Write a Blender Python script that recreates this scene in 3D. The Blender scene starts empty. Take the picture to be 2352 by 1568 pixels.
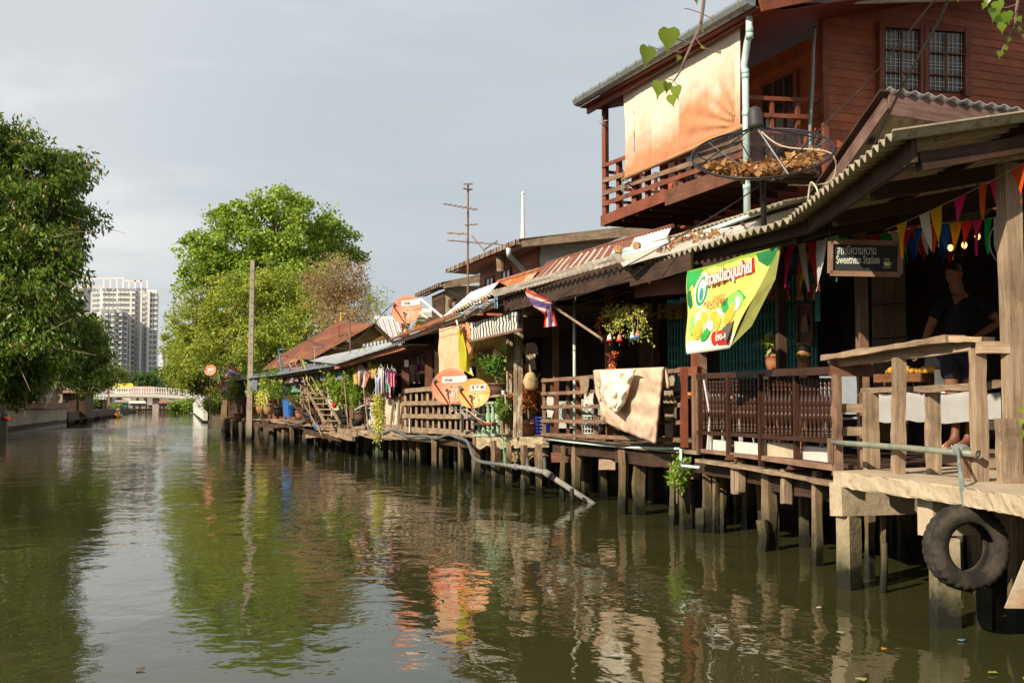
import bpy, math, random
import numpy as np
from mathutils import Vector, Matrix, noise as mnoise
random.seed(7); rng = np.random.default_rng(7)
V = Vector
sc = bpy.context.scene
COL = sc.collection
# ---------------------------------------------------------------- camera (measured on the photograph, 2352x1568 units)
F, CX, CY, H = 2600.0, 1176.0, 784.0, 1.6
TH, PI_ = math.atan(751/2600), math.atan(147/2600)
FWD = V((math.sin(TH)*math.cos(PI_), math.cos(TH)*math.cos(PI_), math.sin(PI_)))
RGT = V((math.cos(TH), -math.sin(TH), 0)); UPV = RGT.cross(FWD)
CAM = V((0, 0, H))
cd = bpy.data.cameras.new('camera'); cam = bpy.data.objects.new('camera', cd); COL.objects.link(cam)
cd.sensor_width = 36; cd.lens = 36*F/2352; cd.clip_start = .05; cd.clip_end = 6000
cam.matrix_world = Matrix(((RGT.x, UPV.x, -FWD.x, 0), (RGT.y, UPV.y, -FWD.y, 0), (RGT.z, UPV.z, -FWD.z, H), (0, 0, 0, 1)))
sc.camera = cam
sc.view_settings.view_transform = 'Standard'; sc.view_settings.look = 'None'; sc.view_settings.exposure = 0.5; sc.view_settings.gamma = 1
# ---------------------------------------------------------------- sun and sky
SUN = V((1, .56, -.68)).normalized()
sl = bpy.data.lights.new('sun', 'SUN'); sl.energy = 5.0; sl.angle = math.radians(.6); sl.color = (1, .86, .66)
so = bpy.data.objects.new('sun', sl); COL.objects.link(so); so.rotation_euler = SUN.to_track_quat('-Z', 'Y').to_euler(); so.location = (-20, -10, 30)
W = bpy.data.worlds.new('World'); sc.world = W; W.use_nodes = True
nt = W.node_tree; nt.nodes.clear()
def wn(t, **k):
    n = nt.nodes.new(t)
    for a, b in k.items(): setattr(n, a, b)
    return n
sky = wn('ShaderNodeTexSky', sky_type='NISHITA', sun_disc=False, sun_elevation=math.asin(-SUN.z), sun_rotation=math.atan2(-SUN.x, -SUN.y), dust_density=3.0, air_density=1.2)
geo = wn('ShaderNodeTexCoord')
def cloudramp(scale, vec, a, b, det=5):
    mp = wn('ShaderNodeMapping'); mp.inputs['Scale'].default_value = vec
    nz = wn('ShaderNodeTexNoise'); nz.inputs['Scale'].default_value = scale; nz.inputs['Detail'].default_value = det; nz.inputs['Roughness'].default_value = .55
    rp = wn('ShaderNodeMapRange', interpolation_type='SMOOTHSTEP'); rp.inputs[1].default_value = a; rp.inputs[2].default_value = b
    nt.links.new(geo.outputs['Generated'], mp.inputs[0]); nt.links.new(mp.outputs[0], nz.inputs['Vector']); nt.links.new(nz.outputs[0], rp.inputs[0])
    return rp.outputs[0]
c1 = cloudramp(2.6, (1, 1, 4.5), .40, .60, 7)
dt = wn('ShaderNodeVectorMath', operation='DOT_PRODUCT'); dt.inputs[1].default_value = (V((.33, .93, .13))).normalized()
nt.links.new(geo.outputs['Generated'], dt.inputs[0])
dm = wn('ShaderNodeMapRange', interpolation_type='SMOOTHSTEP'); dm.inputs[1].default_value = .90; dm.inputs[2].default_value = 1.0
nt.links.new(dt.outputs['Value'], dm.inputs[0])
mA = wn('ShaderNodeMix', data_type='RGBA'); mA.inputs[6].default_value = (5.0, 5.2, 5.35, 1); mA.inputs[7].default_value = (6.6, 6.6, 6.5, 1)
nt.links.new(c1, mA.inputs[0])
mB = wn('ShaderNodeMix', data_type='RGBA'); mB.inputs[7].default_value = (3.75, 4.15, 4.5, 1)
fa = wn('ShaderNodeMath', operation='MULTIPLY'); fa.inputs[1].default_value = .85
nt.links.new(dm.outputs[0], fa.inputs[0]); nt.links.new(fa.outputs[0], mB.inputs[0]); nt.links.new(mA.outputs[2], mB.inputs[6])
mC = wn('ShaderNodeMix', data_type='RGBA'); mC.inputs[0].default_value = .9
nt.links.new(sky.outputs[0], mC.inputs[6]); nt.links.new(mB.outputs[2], mC.inputs[7])
# unseen sky overhead and behind the camera is dimmed to deepen the shadows
bg = wn('ShaderNodeBackground'); bg.inputs[1].default_value = .1
zs = wn('ShaderNodeSeparateXYZ'); nt.links.new(geo.outputs['Generated'], zs.inputs[0])
zr = wn('ShaderNodeMapRange'); zr.inputs[1].default_value = .45; zr.inputs[2].default_value = .95; zr.inputs[3].default_value = 1.0; zr.inputs[4].default_value = .65
nt.links.new(zs.outputs[2], zr.inputs[0])
yr = wn('ShaderNodeMapRange', interpolation_type='SMOOTHSTEP'); yr.inputs[1].default_value = -.5; yr.inputs[2].default_value = .45; yr.inputs[3].default_value = .8; yr.inputs[4].default_value = 1.0; nt.links.new(zs.outputs[1], yr.inputs[0])
ym = wn('ShaderNodeMath', operation='MULTIPLY'); nt.links.new(zr.outputs[0], ym.inputs[0]); nt.links.new(yr.outputs[0], ym.inputs[1])
vm = wn('ShaderNodeVectorMath', operation='SCALE'); nt.links.new(mC.outputs[2], vm.inputs[0]); nt.links.new(ym.outputs[0], vm.inputs['Scale'])
wo = wn('ShaderNodeOutputWorld')
nt.links.new(vm.outputs[0], bg.inputs[0]); nt.links.new(bg.outputs[0], wo.inputs[0])
sc.cycles.max_bounces = 6; sc.cycles.transparent_max_bounces = 8; sc.cycles.caustics_reflective = False; sc.cycles.caustics_refractive = False

# ---------------------------------------------------------------- placing: a photograph point -> a point of the place
def ray(px, py): return RGT*(px-CX) + UPV*(CY-py) + FWD*F
def atz(px, py, z): r = ray(px, py); return CAM + r*((z-H)/r.z)
def aty(px, py, y): r = ray(px, py); return CAM + r*(y/r.y)
def atx(px, py, x): r = ray(px, py); return CAM + r*(x/r.x)
def atd(px, py, d): return CAM + ray(px, py)*(d/F)
def atplane(px, py, p, n): r = ray(px, py); return CAM + r*((p-CAM).dot(n)/r.dot(n))
FRONT = [(5.2, 2), (5.25, 7), (5.6, 8.7), (6.05, 10), (6.15, 13.5), (6.3, 16), (6.1, 18.5), (5.6, 25.6), (4.9, 32), (4.4, 38.5), (2.9, 54), (2.2, 70), (1.6, 90), (1.6, 400)]
def fx(y): return float(np.interp(y, [a[1] for a in FRONT], [a[0] for a in FRONT]))
def fac(px, py, off=0.0):            # on the waterside line of the houses, off metres inland
    r = ray(px, py); lo, hi = 1/F, 400/F
    for _ in range(50):
        m = (lo+hi)/2
        if r.x*m - fx(r.y*m) - off < 0: lo = m
        else: hi = m
    return CAM + r*lo
def dep(p): return (p-CAM).dot(FWD)
def mpp(p): return dep(p)/F          # metres per photograph unit there

# ---------------------------------------------------------------- mesh helpers
class MB:
    def __init__(s): s.v = []; s.f = []; s.uv = []
    def add(s, vs, fs, uvs=None):
        b = len(s.v); s.v += [tuple(v) for v in vs]
        for k, f in enumerate(fs):
            s.f.append([b+i for i in f]); s.uv.append(uvs[k] if uvs else [(0, 0)]*len(f))
        return s
    def beam(s, p0, p1, w, h, side=None, seg=1, j=0.0, taper=1.0):
        p0 = V(p0); p1 = V(p1); d = (p1-p0); L = d.length; d.normalize()
        if side is None: side = d.cross(V((0, 0, 1))) if abs(d.z) < .9 else V((1, 0, 0))
        side = (V(side) - d*V(side).dot(d)).normalized(); up = side.cross(d).normalized()
        o1, o2 = random.random()*60, random.random()*60; vs = []
        for k in range(seg+1):
            t = k/seg; c = p0.lerp(p1, t); q = 1+(taper-1)*t
            for a, b in ((-1, -1), (1, -1), (1, 1), (-1, 1)):
                vs.append(c + side*(a*w/2*q) + up*(b*h/2*q) + V((random.uniform(-j, j), random.uniform(-j, j), random.uniform(-j, j))))
        fs = []; uv = []; per = (w, h, w, h)
        for k in range(seg):
            for e in range(4):
                a = k*4+e; b = k*4+(e+1) % 4; fs.append((a, b, b+4, a+4))
                u0, u1 = o1+L*k/seg, o1+L*(k+1)/seg; v0 = o2+e*.7; uv.append([(u0, v0), (u0, v0+per[e]), (u1, v0+per[e]), (u1, v0)])
        fs.append((3, 2, 1, 0)); n = seg*4; fs.append((n, n+1, n+2, n+3))
        for _ in range(2): uv.append([(o1, o2), (o1, o2+w), (o1+h*.05, o2+w), (o1+h*.05, o2)])
        return s.add(vs, fs, uv)
    def box(s, c, sx, sy, sz, rz=0.0):
        c = V(c); a = V((math.cos(rz), math.sin(rz), 0))
        return s.beam(c-V((0, 0, sz/2)), c+V((0, 0, sz/2)), sx, sy, side=a)
    def tube(s, pts, r, n=8, cap=True):
        pts = [V(p) for p in pts]; m = len(pts); rs = r if isinstance(r, (list, tuple)) else [r]*m
        t0 = (pts[1]-pts[0]).normalized(); nrm = t0.orthogonal().normalized(); vs = []; uv = []; fs = []; L = 0; ls = []
        for k in range(m):
            t = (pts[min(k+1, m-1)]-pts[max(k-1, 0)])
            t = t.normalized() if t.length > 1e-9 else t0
            nrm = (nrm - t*nrm.dot(t)); nrm = nrm.normalized() if nrm.length > 1e-6 else t.orthogonal().normalized()
            bn = t.cross(nrm)
            if k: L += (pts[k]-pts[k-1]).length
            ls.append(L)
            for i in range(n):
                a = 2*math.pi*i/n; vs.append(pts[k] + (nrm*math.cos(a)+bn*math.sin(a))*rs[k])
        o = random.random()*40
        for k in range(m-1):
            for i in range(n):
                i2 = (i+1) % n; fs.append((k*n+i, k*n+i2, (k+1)*n+i2, (k+1)*n+i))
                c0, c1_ = i*2*math.pi/n*rs[k], (i+1)*2*math.pi/n*rs[k]; uv.append([(ls[k]+o, c0), (ls[k]+o, c1_), (ls[k+1]+o, c1_), (ls[k+1]+o, c0)])
        if cap:
            fs.append(tuple(range(n-1, -1, -1))); fs.append(tuple(range((m-1)*n, m*n))); uv += [[(0, 0)]*n]*2
        return s.add(vs, fs, uv)
    def lathe(s, prof, c=(0, 0, 0), n=12, mat=None):
        c = V(c); vs = []; fs = []
        for r, z in prof:
            for i in range(n):
                a = 2*math.pi*i/n; p = V((r*math.cos(a), r*math.sin(a), z)); vs.append((mat @ p if mat else p)+c)
        for k in range(len(prof)-1):
            for i in range(n):
                i2 = (i+1) % n; fs.append((k*n+i, k*n+i2, (k+1)*n+i2, (k+1)*n+i))
        fs.append(tuple(range(n-1, -1, -1))); fs.append(tuple(range((len(prof)-1)*n, len(prof)*n)))
        return s.add(vs, fs)
    def grid(s, fn, nu, nv, th=0.0, tn=None):
        pts = [[V(fn(i/nu, k/nv)) for i in range(nu+1)] for k in range(nv+1)]
        vs = [p for r_ in pts for p in r_]; w = nu+1; fs = []; uv = []
        for k in range(nv):
            for i in range(nu):
                fs.append((k*w+i, k*w+i+1, (k+1)*w+i+1, (k+1)*w+i))
                uv.append([(i/nu, k/nv), ((i+1)/nu, k/nv), ((i+1)/nu, (k+1)/nv), (i/nu, (k+1)/nv)])
        if th:
            N = len(vs); d = V(tn).normalized()*th; vs2 = [p+d for p in vs]; f2 = [tuple(N+i for i in reversed(f)) for f in fs]; u2 = [list(reversed(u)) for u in uv]
            H_ = nv+1; rim = []; 
            loop = [i for i in range(w)] + [k*w+w-1 for k in range(1, H_)] + [(H_-1)*w+i for i in range(w-2, -1, -1)] + [k*w for k in range(H_-2, 0, -1)]
            for a, b in zip(loop, loop[1:]+loop[:1]): rim.append((b, a, a+N, b+N))
            vs += vs2; fs += f2+rim; uv += u2+[[(0, 0), (1, 0), (1, 1), (0, 1)]]*len(rim)
        return s.add(vs, fs, uv)
    def poly(s, pts, th=0.0, n=None):      # flat outline with thickness
        pts = [V(p) for p in pts]; k = len(pts)
        if not th: return s.add(pts, [tuple(range(k))])
        d = V(n).normalized()*th; vs = pts+[p+d for p in pts]
        fs = [tuple(range(k-1, -1, -1)), tuple(range(k, 2*k))]+[(i, (i+1) % k, k+(i+1) % k, k+i) for i in range(k)]
        return s.add(vs, fs)
    def ball(s, c, rx, ry=None, rz=None, n=10, m=7, j=0.0, rot=None):
        c = V(c); ry = ry or rx; rz = rz or rx; vs = []; fs = []
        for k in range(1, m):
            ph = math.pi*k/m
            for i in range(n):
                a = 2*math.pi*i/n; q = 1+random.uniform(-j, j)
                p = V((rx*q*math.sin(ph)*math.cos(a), ry*q*math.sin(ph)*math.sin(a), rz*q*math.cos(ph)))
                vs.append((rot @ p if rot else p)+c)
        tp = len(vs); p = V((0, 0, rz)); vs.append((rot @ p if rot else p)+c); vs.append((rot @ -p if rot else -p)+c)
        for k in range(m-2):
            for i in range(n): fs.append((k*n+i, (k+1)*n+i, (k+1)*n+(i+1) % n, k*n+(i+1) % n))
        for i in range(n): fs.append((tp, i, (i+1) % n)); fs.append((tp+1, (m-2)*n+(i+1) % n, (m-2)*n+i))
        return s.add(vs, fs)
    def build(s, name, mat, parent=None, smooth=False, label=None):
        me = bpy.data.meshes.new(name); me.from_pydata(s.v, [], s.f); uvl = me.uv_layers.new(name='UVMap')
        flat = [c for f in s.uv for p in f for c in p]; uvl.data.foreach_set('uv', flat)
        if smooth: me.polygons.foreach_set('use_smooth', [True]*len(me.polygons))
        me.materials.append(mat); me.update()
        return link(name, me, parent, label)
def link(name, me, parent=None, label=None):
    o = bpy.data.objects.new(name, me); COL.objects.link(o)
    if parent:
        o.parent = parent
        if parent.type == 'EMPTY': o.matrix_parent_inverse = Matrix.Translation(-parent.location)
    if label: o['label'] = label
    return o
def tag(o, label, cat, group=None, kind=None):
    if label: o['label'] = label
    if cat: o['category'] = cat
    if group: o['group'] = group
    if kind: o['kind'] = kind
    return o
def struct(o): o['kind'] = 'structure'; return o
def thing(name, label, cat, loc=(0, 0, 0), group=None):
    o = bpy.data.objects.new(name, None); COL.objects.link(o); o.location = V(loc); o.empty_display_size = .1
    return tag(o, label, cat, group)
def copy_tree(o, parent=None):
    c = o.copy(); COL.objects.link(c)
    if parent: c.parent = parent
    for ch in list(o.children): copy_tree(ch, c)
    return c
def leaves(name, C, D, L, Wd, mat, parent=None, fold=.0, label=None):
    """C (n,3) leaf bases, D (n,3) unit leaf directions; one pointed quad each"""
    n = len(C); C = np.asarray(C, float); D = np.asarray(D, float); R = rng.normal(size=(n, 3)); S = np.cross(D, R); S /= np.linalg.norm(S, axis=1)[:, None]+1e-9
    L = (np.ones(n)*L*rng.uniform(.7, 1.25, n))[:, None]; w = L*Wd/2
    a = C; b = C+D*L*.45+S*w; c = C+D*L; d = C+D*L*.45-S*w
    v = np.stack([a, b, c, d], 1).reshape(-1, 3)
    me = bpy.data.meshes.new(name); me.vertices.add(4*n); me.vertices.foreach_set('co', v.ravel()); me.loops.add(4*n); me.loops.foreach_set('vertex_index', np.arange(4*n, dtype=np.int32))
    me.polygons.add(n); me.polygons.foreach_set('loop_start', np.arange(0, 4*n, 4, dtype=np.int32)); me.polygons.foreach_set('loop_total', np.full(n, 4, np.int32)); me.update(calc_edges=True); me.validate()
    me.materials.append(mat)
    return link(name, me, parent, label)
def unit(a): return a/(np.linalg.norm(a, axis=-1, keepdims=True)+1e-9)
# ---------------------------------------------------------------- materials
def lin(h):
    if isinstance(h, str): h = [int(h[i:i+2], 16)/255 for i in (0, 2, 4)]; return tuple((c/12.92 if c <= .04045 else ((c+.055)/1.055)**2.4) for c in h)
    return h
class NB:
    def __init__(s, name, rough=.8, spec=.3, metal=0):
        s.m = bpy.data.materials.new(name); s.m.use_nodes = True; s.t = s.m.node_tree; s.t.nodes.clear()
        s.out = s.n('ShaderNodeOutputMaterial'); s.b = s.n('ShaderNodeBsdfPrincipled'); s.l(s.b.outputs[0], s.out.inputs[0])
        s.b.inputs['Roughness'].default_value = rough; s.b.inputs['Specular IOR Level'].default_value = spec; s.b.inputs['Metallic'].default_value = metal
    def n(s, t, **k):
        x = s.t.nodes.new(t)
        for a, b in k.items(): setattr(x, a, b)
        return x
    def l(s, a, b): s.t.links.new(a, b)
    def coord(s, kind='Object', scale=(1, 1, 1)):
        c = s.n('ShaderNodeTexCoord'); m = s.n('ShaderNodeMapping'); m.inputs['Scale'].default_value = scale; s.l(c.outputs[kind], m.inputs[0]); return m.outputs[0]
    def noise(s, vec, scale, det=4, rough=.6, dist=0):
        x = s.n('ShaderNodeTexNoise'); x.inputs['Scale'].default_value = scale; x.inputs['Detail'].default_value = det; x.inputs['Roughness'].default_value = rough; x.inputs['Distortion'].default_value = dist
        s.l(vec, x.inputs['Vector']); return x.outputs[0]
    def rng(s, x, a, b, c=0, d=1):
        r = s.n('ShaderNodeMapRange'); s.l(x, r.inputs[0])
        for i, q in enumerate((a, b, c, d)): r.inputs[i+1].default_value = q
        return r.outputs[0]
    def mix(s, f, a, b, blend='MIX'):
        x = s.n('ShaderNodeMix', data_type='RGBA', blend_type=blend)
        for i, q in ((0, f), (6, a), (7, b)):
            if hasattr(q, 'links'): s.l(q, x.inputs[i])
            elif i == 0: x.inputs[0].default_value = q
            else: x.inputs[i].default_value = (*lin(q), 1)
        return x.outputs[2]
    def math(s, op, a, b=0):
        x = s.n('ShaderNodeMath', operation=op)
        for i, q in ((0, a), (1, b)):
            if hasattr(q, 'links'): s.l(q, x.inputs[i])
            else: x.inputs[i].default_value = q
        return x.outputs[0]
    def island(s): return s.n('ShaderNodeNewGeometry').outputs['Random Per Island']
    def posz(s):
        g = s.n('ShaderNodeNewGeometry'); x = s.n('ShaderNodeSeparateXYZ'); s.l(g.outputs['Position'], x.inputs[0]); return x.outputs[2]
    def bump(s, h, st=.3, d=.02):
        x = s.n('ShaderNodeBump'); x.inputs['Strength'].default_value = st; x.inputs['Distance'].default_value = d; s.l(h, x.inputs['Height']); s.l(x.outputs[0], s.b.inputs['Normal'])
    def col(s, c):
        if hasattr(c, 'links'): s.l(c, s.b.inputs['Base Color'])
        else: s.b.inputs['Base Color'].default_value = (*lin(c), 1)
        return s
def wood(name, dark, light, rough=.8, wet=False, var=.35, bump=.5, peel=None, tide=.75):
    b = NB(name, rough, .25); uv = b.coord('UV', (1.2, 22, 1)); g = b.noise(uv, 1.6, 7, .65, .4)
    fine = b.noise(b.coord('UV', (6, 160, 1)), 1.0, 3, .6)
    gg = b.math('ADD', b.math('MULTIPLY', g, .72), b.math('MULTIPLY', fine, .28))
    c = b.mix(b.rng(gg, .34, .66), dark, light)
    blot = b.noise(b.coord('Object', (1, 1, 1)), 3.1, 5, .65)
    c = b.mix(b.rng(blot, .42, .72, 0, .65), c, tuple(x*.45 for x in lin(dark)))
    hv = b.n('ShaderNodeHueSaturation'); b.l(c, hv.inputs['Color']); b.l(b.rng(b.island(), 0, 1, 1-var, 1+var), hv.inputs['Value']); c = hv.outputs[0]
    if peel:
        p = b.noise(b.coord('Object', (1, 1, .35)), 9, 8, .7); c = b.mix(b.rng(p, .46, .52), c, peel)
    if wet:
        z = b.posz(); w = b.math('ADD', z, b.math('MULTIPLY', b.noise(b.coord(), 5, 5, .7), .55)); 
        al = b.mix(b.noise(b.coord(), 14, 5, .7), (.018, .02, .008), (.10, .095, .05))
        c = b.mix(b.rng(w, .5, tide+.1, 1, 0), c, al); c = b.mix(b.rng(w, .40, .60, 1, 0), c, (.012, .012, .007))
        b.l(b.rng(w, .2, .6, .35, rough), b.b.inputs['Roughness'])
    b.col(c); b.bump(gg, bump, .006); return b.m
def rough_mat(name, a, c2, scale=4, rough=.85, bump=.3, bd=.01, spots=None, spec=.25, wet=False, det=6):
    b = NB(name, rough, spec); o = b.coord(); n1 = b.noise(o, scale, det, .62); n2 = b.noise(o, scale*7, 5, .6)
    c = b.mix(b.rng(n1, .35, .68), a, c2); c = b.mix(b.rng(n2, .3, .7, 0, .3), c, tuple(x*.6 for x in lin(a)))
    if spots: n3 = b.noise(o, scale*2.3, 8, .7); c = b.mix(b.rng(n3, .55, .66, 0, .85), c, spots)
    if wet:
        z = b.posz(); w = b.math('ADD', z, b.math('MULTIPLY', b.noise(o, 4, 5, .7), .5)); al = b.mix(b.noise(o, 13, 5, .7), (.022, .023, .010), (.12, .115, .06))
        c = b.mix(b.rng(w, .4, .95, 1, 0), c, al); c = b.mix(b.rng(w, .35, .50, 1, 0), c, (.012, .012, .008))
    b.col(c); b.bump(b.math('ADD', n1, b.math('MULTIPLY', n2, .5)), bump, bd); return b.m
def plain(name, c, rough=.6, spec=.4, metal=0, var=.12, scale=6, bump=.08, dirt=.25):
    b = NB(name, rough, spec, metal); o = b.coord(); n1 = b.noise(o, scale, 5, .6); cc = lin(c)
    x = b.mix(b.rng(n1, .3, .7), tuple(q*(1-var) for q in cc), tuple(min(1, q*(1+var)) for q in cc)); x = b.mix(b.rng(b.noise(o, scale*.6, 7, .7), .52, .75, 0, dirt), x, tuple(q*.4 for q in cc))
    b.col(x); b.bump(n1, bump, .01); return b.m
def cloth(name, a, c2=None, scale=3, rough=.9, trans=.25, stripes=None, spots=None):
    b = NB(name, rough, .15); o = b.coord(); n1 = b.noise(o, scale, 4, .6); x = b.mix(b.rng(n1, .35, .65), a, c2 or tuple(q*.85 for q in lin(a)))
    if spots:
        vo = b.n('ShaderNodeTexVoronoi'); vo.inputs['Scale'].default_value = spots[1]; b.l(o, vo.inputs['Vector']); x = b.mix(b.rng(vo.outputs['Distance'], .25, .35, 1, 0), x, spots[0])
        if len(spots) > 2:
            v2 = b.n('ShaderNodeTexVoronoi'); v2.inputs['Scale'].default_value = spots[1]*.7; b.l(b.coord('Object', (1.1, .9, 1)), v2.inputs['Vector']); x = b.mix(b.rng(v2.outputs['Distance'], .2, .3, 1, 0), x, spots[2])
    b.col(x); b.bump(b.noise(o, 9, 3, .5), .25, .02)
    if trans:
        t = b.n('ShaderNodeBsdfTranslucent'); b.l(x, t.inputs[0]); m = b.n('ShaderNodeMixShader'); m.inputs[0].default_value = trans; b.l(b.b.outputs[0], m.inputs[1]); b.l(t.outputs[0], m.inputs[2]); b.l(m.outputs[0], b.out.inputs[0])
    return b.m
def leafmat(name, dark, light, brown=None, bf=.06, trans=.35, scale=.5, rough=.45):
    b = NB(name, rough, .35); r = b.island(); n1 = b.noise(b.coord(), scale, 3, .6)
    f = b.math('ADD', b.math('MULTIPLY', r, .42), b.math('MULTIPLY', b.rng(n1, .36, .64), .58)); c = b.mix(f, dark, light)  # clump-sized noise imitates sunlit and dark patches in the leaf colour
    if brown: w = b.n('ShaderNodeTexWhiteNoise', noise_dimensions='1D'); b.l(r, w.inputs['W']); c = b.mix(b.rng(w.outputs['Value'], 1-bf, 1-bf+.01), c, brown)
    b.col(c); t = b.n('ShaderNodeBsdfTranslucent'); b.l(b.mix(.5, c, tuple(min(1, q*1.5) for q in lin(light))), t.inputs[0]); m = b.n('ShaderNodeMixShader'); m.inputs[0].default_value = trans
    b.l(b.b.outputs[0], m.inputs[1]); b.l(t.outputs[0], m.inputs[2]); b.l(m.outputs[0], b.out.inputs[0]); return b.m
def rustmat(name, base, rust, amt=.5, metal=.0, rough=.7, sc_=1.2, streak=(1, 1, 1)):
    b = NB(name, rough, .35, metal); o = b.coord('Object', streak); n1 = b.noise(o, sc_, 8, .7, .3); n2 = b.noise(b.coord(), 12, 5, .65)
    c = b.mix(b.rng(n1, amt-.06, amt+.08), rust, base); c = b.mix(b.rng(n2, .35, .7, 0, .35), c, tuple(x*.45 for x in lin(rust))); b.col(c); b.bump(n2, .15, .006); return b.m
M = {}
M['grey_wood'] = wood('weathered grey wood', (.15, .105, .07), (.42, .31, .21))
M['pile'] = wood('wet pile wood', (.10, .065, .04), (.34, .23, .14), wet=True, bump=.9, var=.45, tide=.95)
M['dark_wood'] = wood('dark brown wood', (.035, .02, .013), (.11, .062, .04))
M['fascia'] = wood('old stained fascia wood', (.028, .017, .012), (.09, .05, .032), bump=.8)
M['brown_wood'] = wood('brown painted wood', (.085, .035, .02), (.20, .085, .05), rough=.55)
M['brown_grey'] = wood('sun bleached brown rail', (.13, .07, .045), (.33, .21, .14))
M['red_wood'] = wood('red stained timber', (.14, .042, .022), (.26, .085, .045), rough=.6, var=.2, bump=.25)
M['turned'] = wood('varnished baluster wood', (.026, .012, .008), (.08, .036, .022), rough=.32, var=.25, bump=.2)
M['white_peel'] = wood('peeling white paint timber', (.42, .37, .27), (.60, .55, .44), peel=(.22, .155, .10), var=.08)
M['pale_plank'] = wood('pale picket wood', (.40, .34, .24), (.66, .58, .43), var=.25)
M['porch_board'] = wood('porch barge board', (.10, .055, .045), (.24, .15, .125), rough=.6, var=.1)
M['concrete'] = rough_mat('warm concrete', (.42, .34, .235), (.56, .46, .33), 3, bump=.6, bd=.02, spots=(.25, .20, .14))  # warm tan is the concrete's own colour
M['concrete_wet'] = rough_mat('concrete with tide marks', (.34, .27, .18), (.52, .43, .30), 3, bump=.6, bd=.02, wet=True, spots=(.16, .12, .07))
M['concrete_grey'] = rough_mat('grey concrete', (.30, .28, .24), (.42, .39, .33), 2, spots=(.2, .17, .13))
M['pole_conc'] = rough_mat('concrete pole', (.27, .23, .18), (.38, .33, .26), 3, wet=True)
M['fibre'] = rough_mat('fibre cement sheet', (.30, .26, .19), (.46, .41, .31), 5, bump=.6, spots=(.12, .10, .07))
M['fibre_light'] = rough_mat('pale fibre cement', (.42, .38, .33), (.55, .51, .45), 2, bump=.2, spots=(.33, .28, .22))
M['zinc'] = rustmat('zinc sheet', (.48, .53, .58), (.30, .15, .08), .36, .2, .5, 1.0)
M['zinc_new'] = rustmat('light zinc sheet', (.62, .64, .66), (.42, .36, .30), .32, .1, .5, 1.0)
M['rust_roof'] = rustmat('rusty red roof', (.15, .052, .036), (.24, .10, .045), .46)
M['rust_orange'] = rustmat('orange rusted sheet', (.52, .36, .24), (.36, .115, .03), .52, 0, .8, 2.2, (1, .25, 1))
M['rust_stripe'] = plain('rust strip', (.33, .12, .06), .8, var=.4)
M['white_sheet'] = plain('white roof sheet', (.68, .69, .68), .6)
M['white_paint'] = plain('white paint', (.62, .60, .56), .6, dirt=.3)
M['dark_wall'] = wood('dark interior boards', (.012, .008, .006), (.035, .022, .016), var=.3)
M['teal'] = plain('teal folding gate', (.08, .38, .40), .5, var=.3)
M['black'] = plain('black plastic', (.012, .012, .012), .5)
M['dark_metal'] = plain('dark metal', (.02, .02, .024), .45, metal=.3)
M['steel'] = plain('galvanised steel', (.35, .38, .40), .45, metal=.5)
M['rust_pipe'] = rustmat('rusted pipe', (.30, .27, .20), (.20, .11, .06), .5)
M['pvc_blue'] = plain('pale blue pvc pipe', (.55, .72, .72), .35, dirt=.2)
M['pvc_white'] = plain('off white pvc', (.55, .60, .55), .4, dirt=.35)
M['pvc_vivid'] = plain('blue pvc', (.10, .38, .55), .4)
M['pvc_grey'] = plain('grey hose', (.11, .12, .125), .55, dirt=.4)
M['pipe_green'] = plain('weathered green steel tube', (.20, .22, .17), .55, var=.35, dirt=.4)
M['gutter'] = plain('grey metal gutter', (.19, .225, .235), .4, metal=.25, var=.2, dirt=.5)
M['gutter_rust'] = rustmat('old rusty gutter', (.30, .29, .25), (.17, .08, .04), .5)
M['dish_red'] = plain('coral dish paint', (.72, .20, .105), .45, var=.05, dirt=.12)
M['dish_orange'] = plain('orange dish paint', (.84, .33, .09), .45, var=.05, dirt=.12)
M['white_label'] = plain('white label', (.78, .74, .70), .5, dirt=.05)
M['arm_rust'] = plain('red brown arm', (.22, .05, .025), .5)
M['glass'] = plain('dark window glass', (.03, .035, .035), .08, .6, dirt=0)
M['sky_glass'] = plain('pale window glass', (.30, .34, .35), .08, .6, dirt=0)
M['red_wall'] = wood('dark red siding', (.28, .070, .028), (.39, .11, .042), rough=.5, var=.2, bump=.2)
M['leaf_dry'] = leafmat('dry leaves', (.22, .10, .035), (.55, .32, .14), trans=.15)
M['terracotta'] = plain('terracotta', (.36, .14, .07), .8)
M['clay_glaze'] = plain('brown glazed pot', (.13, .075, .05), .4)
M['ochre_pot'] = plain('ochre glazed pot', (.33, .22, .09), .5)
M['blue_bucket'] = plain('blue plastic', (.03, .13, .42), .4)
M['navy'] = plain('navy plastic basket', (.015, .03, .20), .4)
M['skin'] = plain('brown skin', (.30, .125, .065), .55, var=.08, dirt=0)
M['skin_dark'] = plain('shade darkened skin', (.19, .082, .045), .55, var=.08, dirt=0)  # skin tone lowered to stand in for the shade under the roof
M['hair'] = plain('black hair', (.008, .007, .006), .5)
M['rubber'] = rough_mat('dusty tyre rubber', (.016, .015, .014), (.085, .07, .052), 5, bump=.4)
M['rope'] = plain('old blue grey rope', (.16, .19, .18), .9, var=.4, bump=.6)
M['cable'] = plain('black cable', (.02, .018, .016), .6)
M['cable_white'] = plain('cream cable', (.55, .47, .36), .6)
M['moss'] = leafmat('weed leaves', (.05, .12, .015), (.28, .44, .05))
M['bush'] = leafmat('bush leaves', (.045, .11, .014), (.28, .42, .05), (.34, .24, .07), .08)
M['lime'] = leafmat('lime vine leaves', (.38, .38, .05), (.70, .68, .18), trans=.3)
M['fern'] = leafmat('fern leaves', (.14, .22, .03), (.42, .48, .09))
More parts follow.
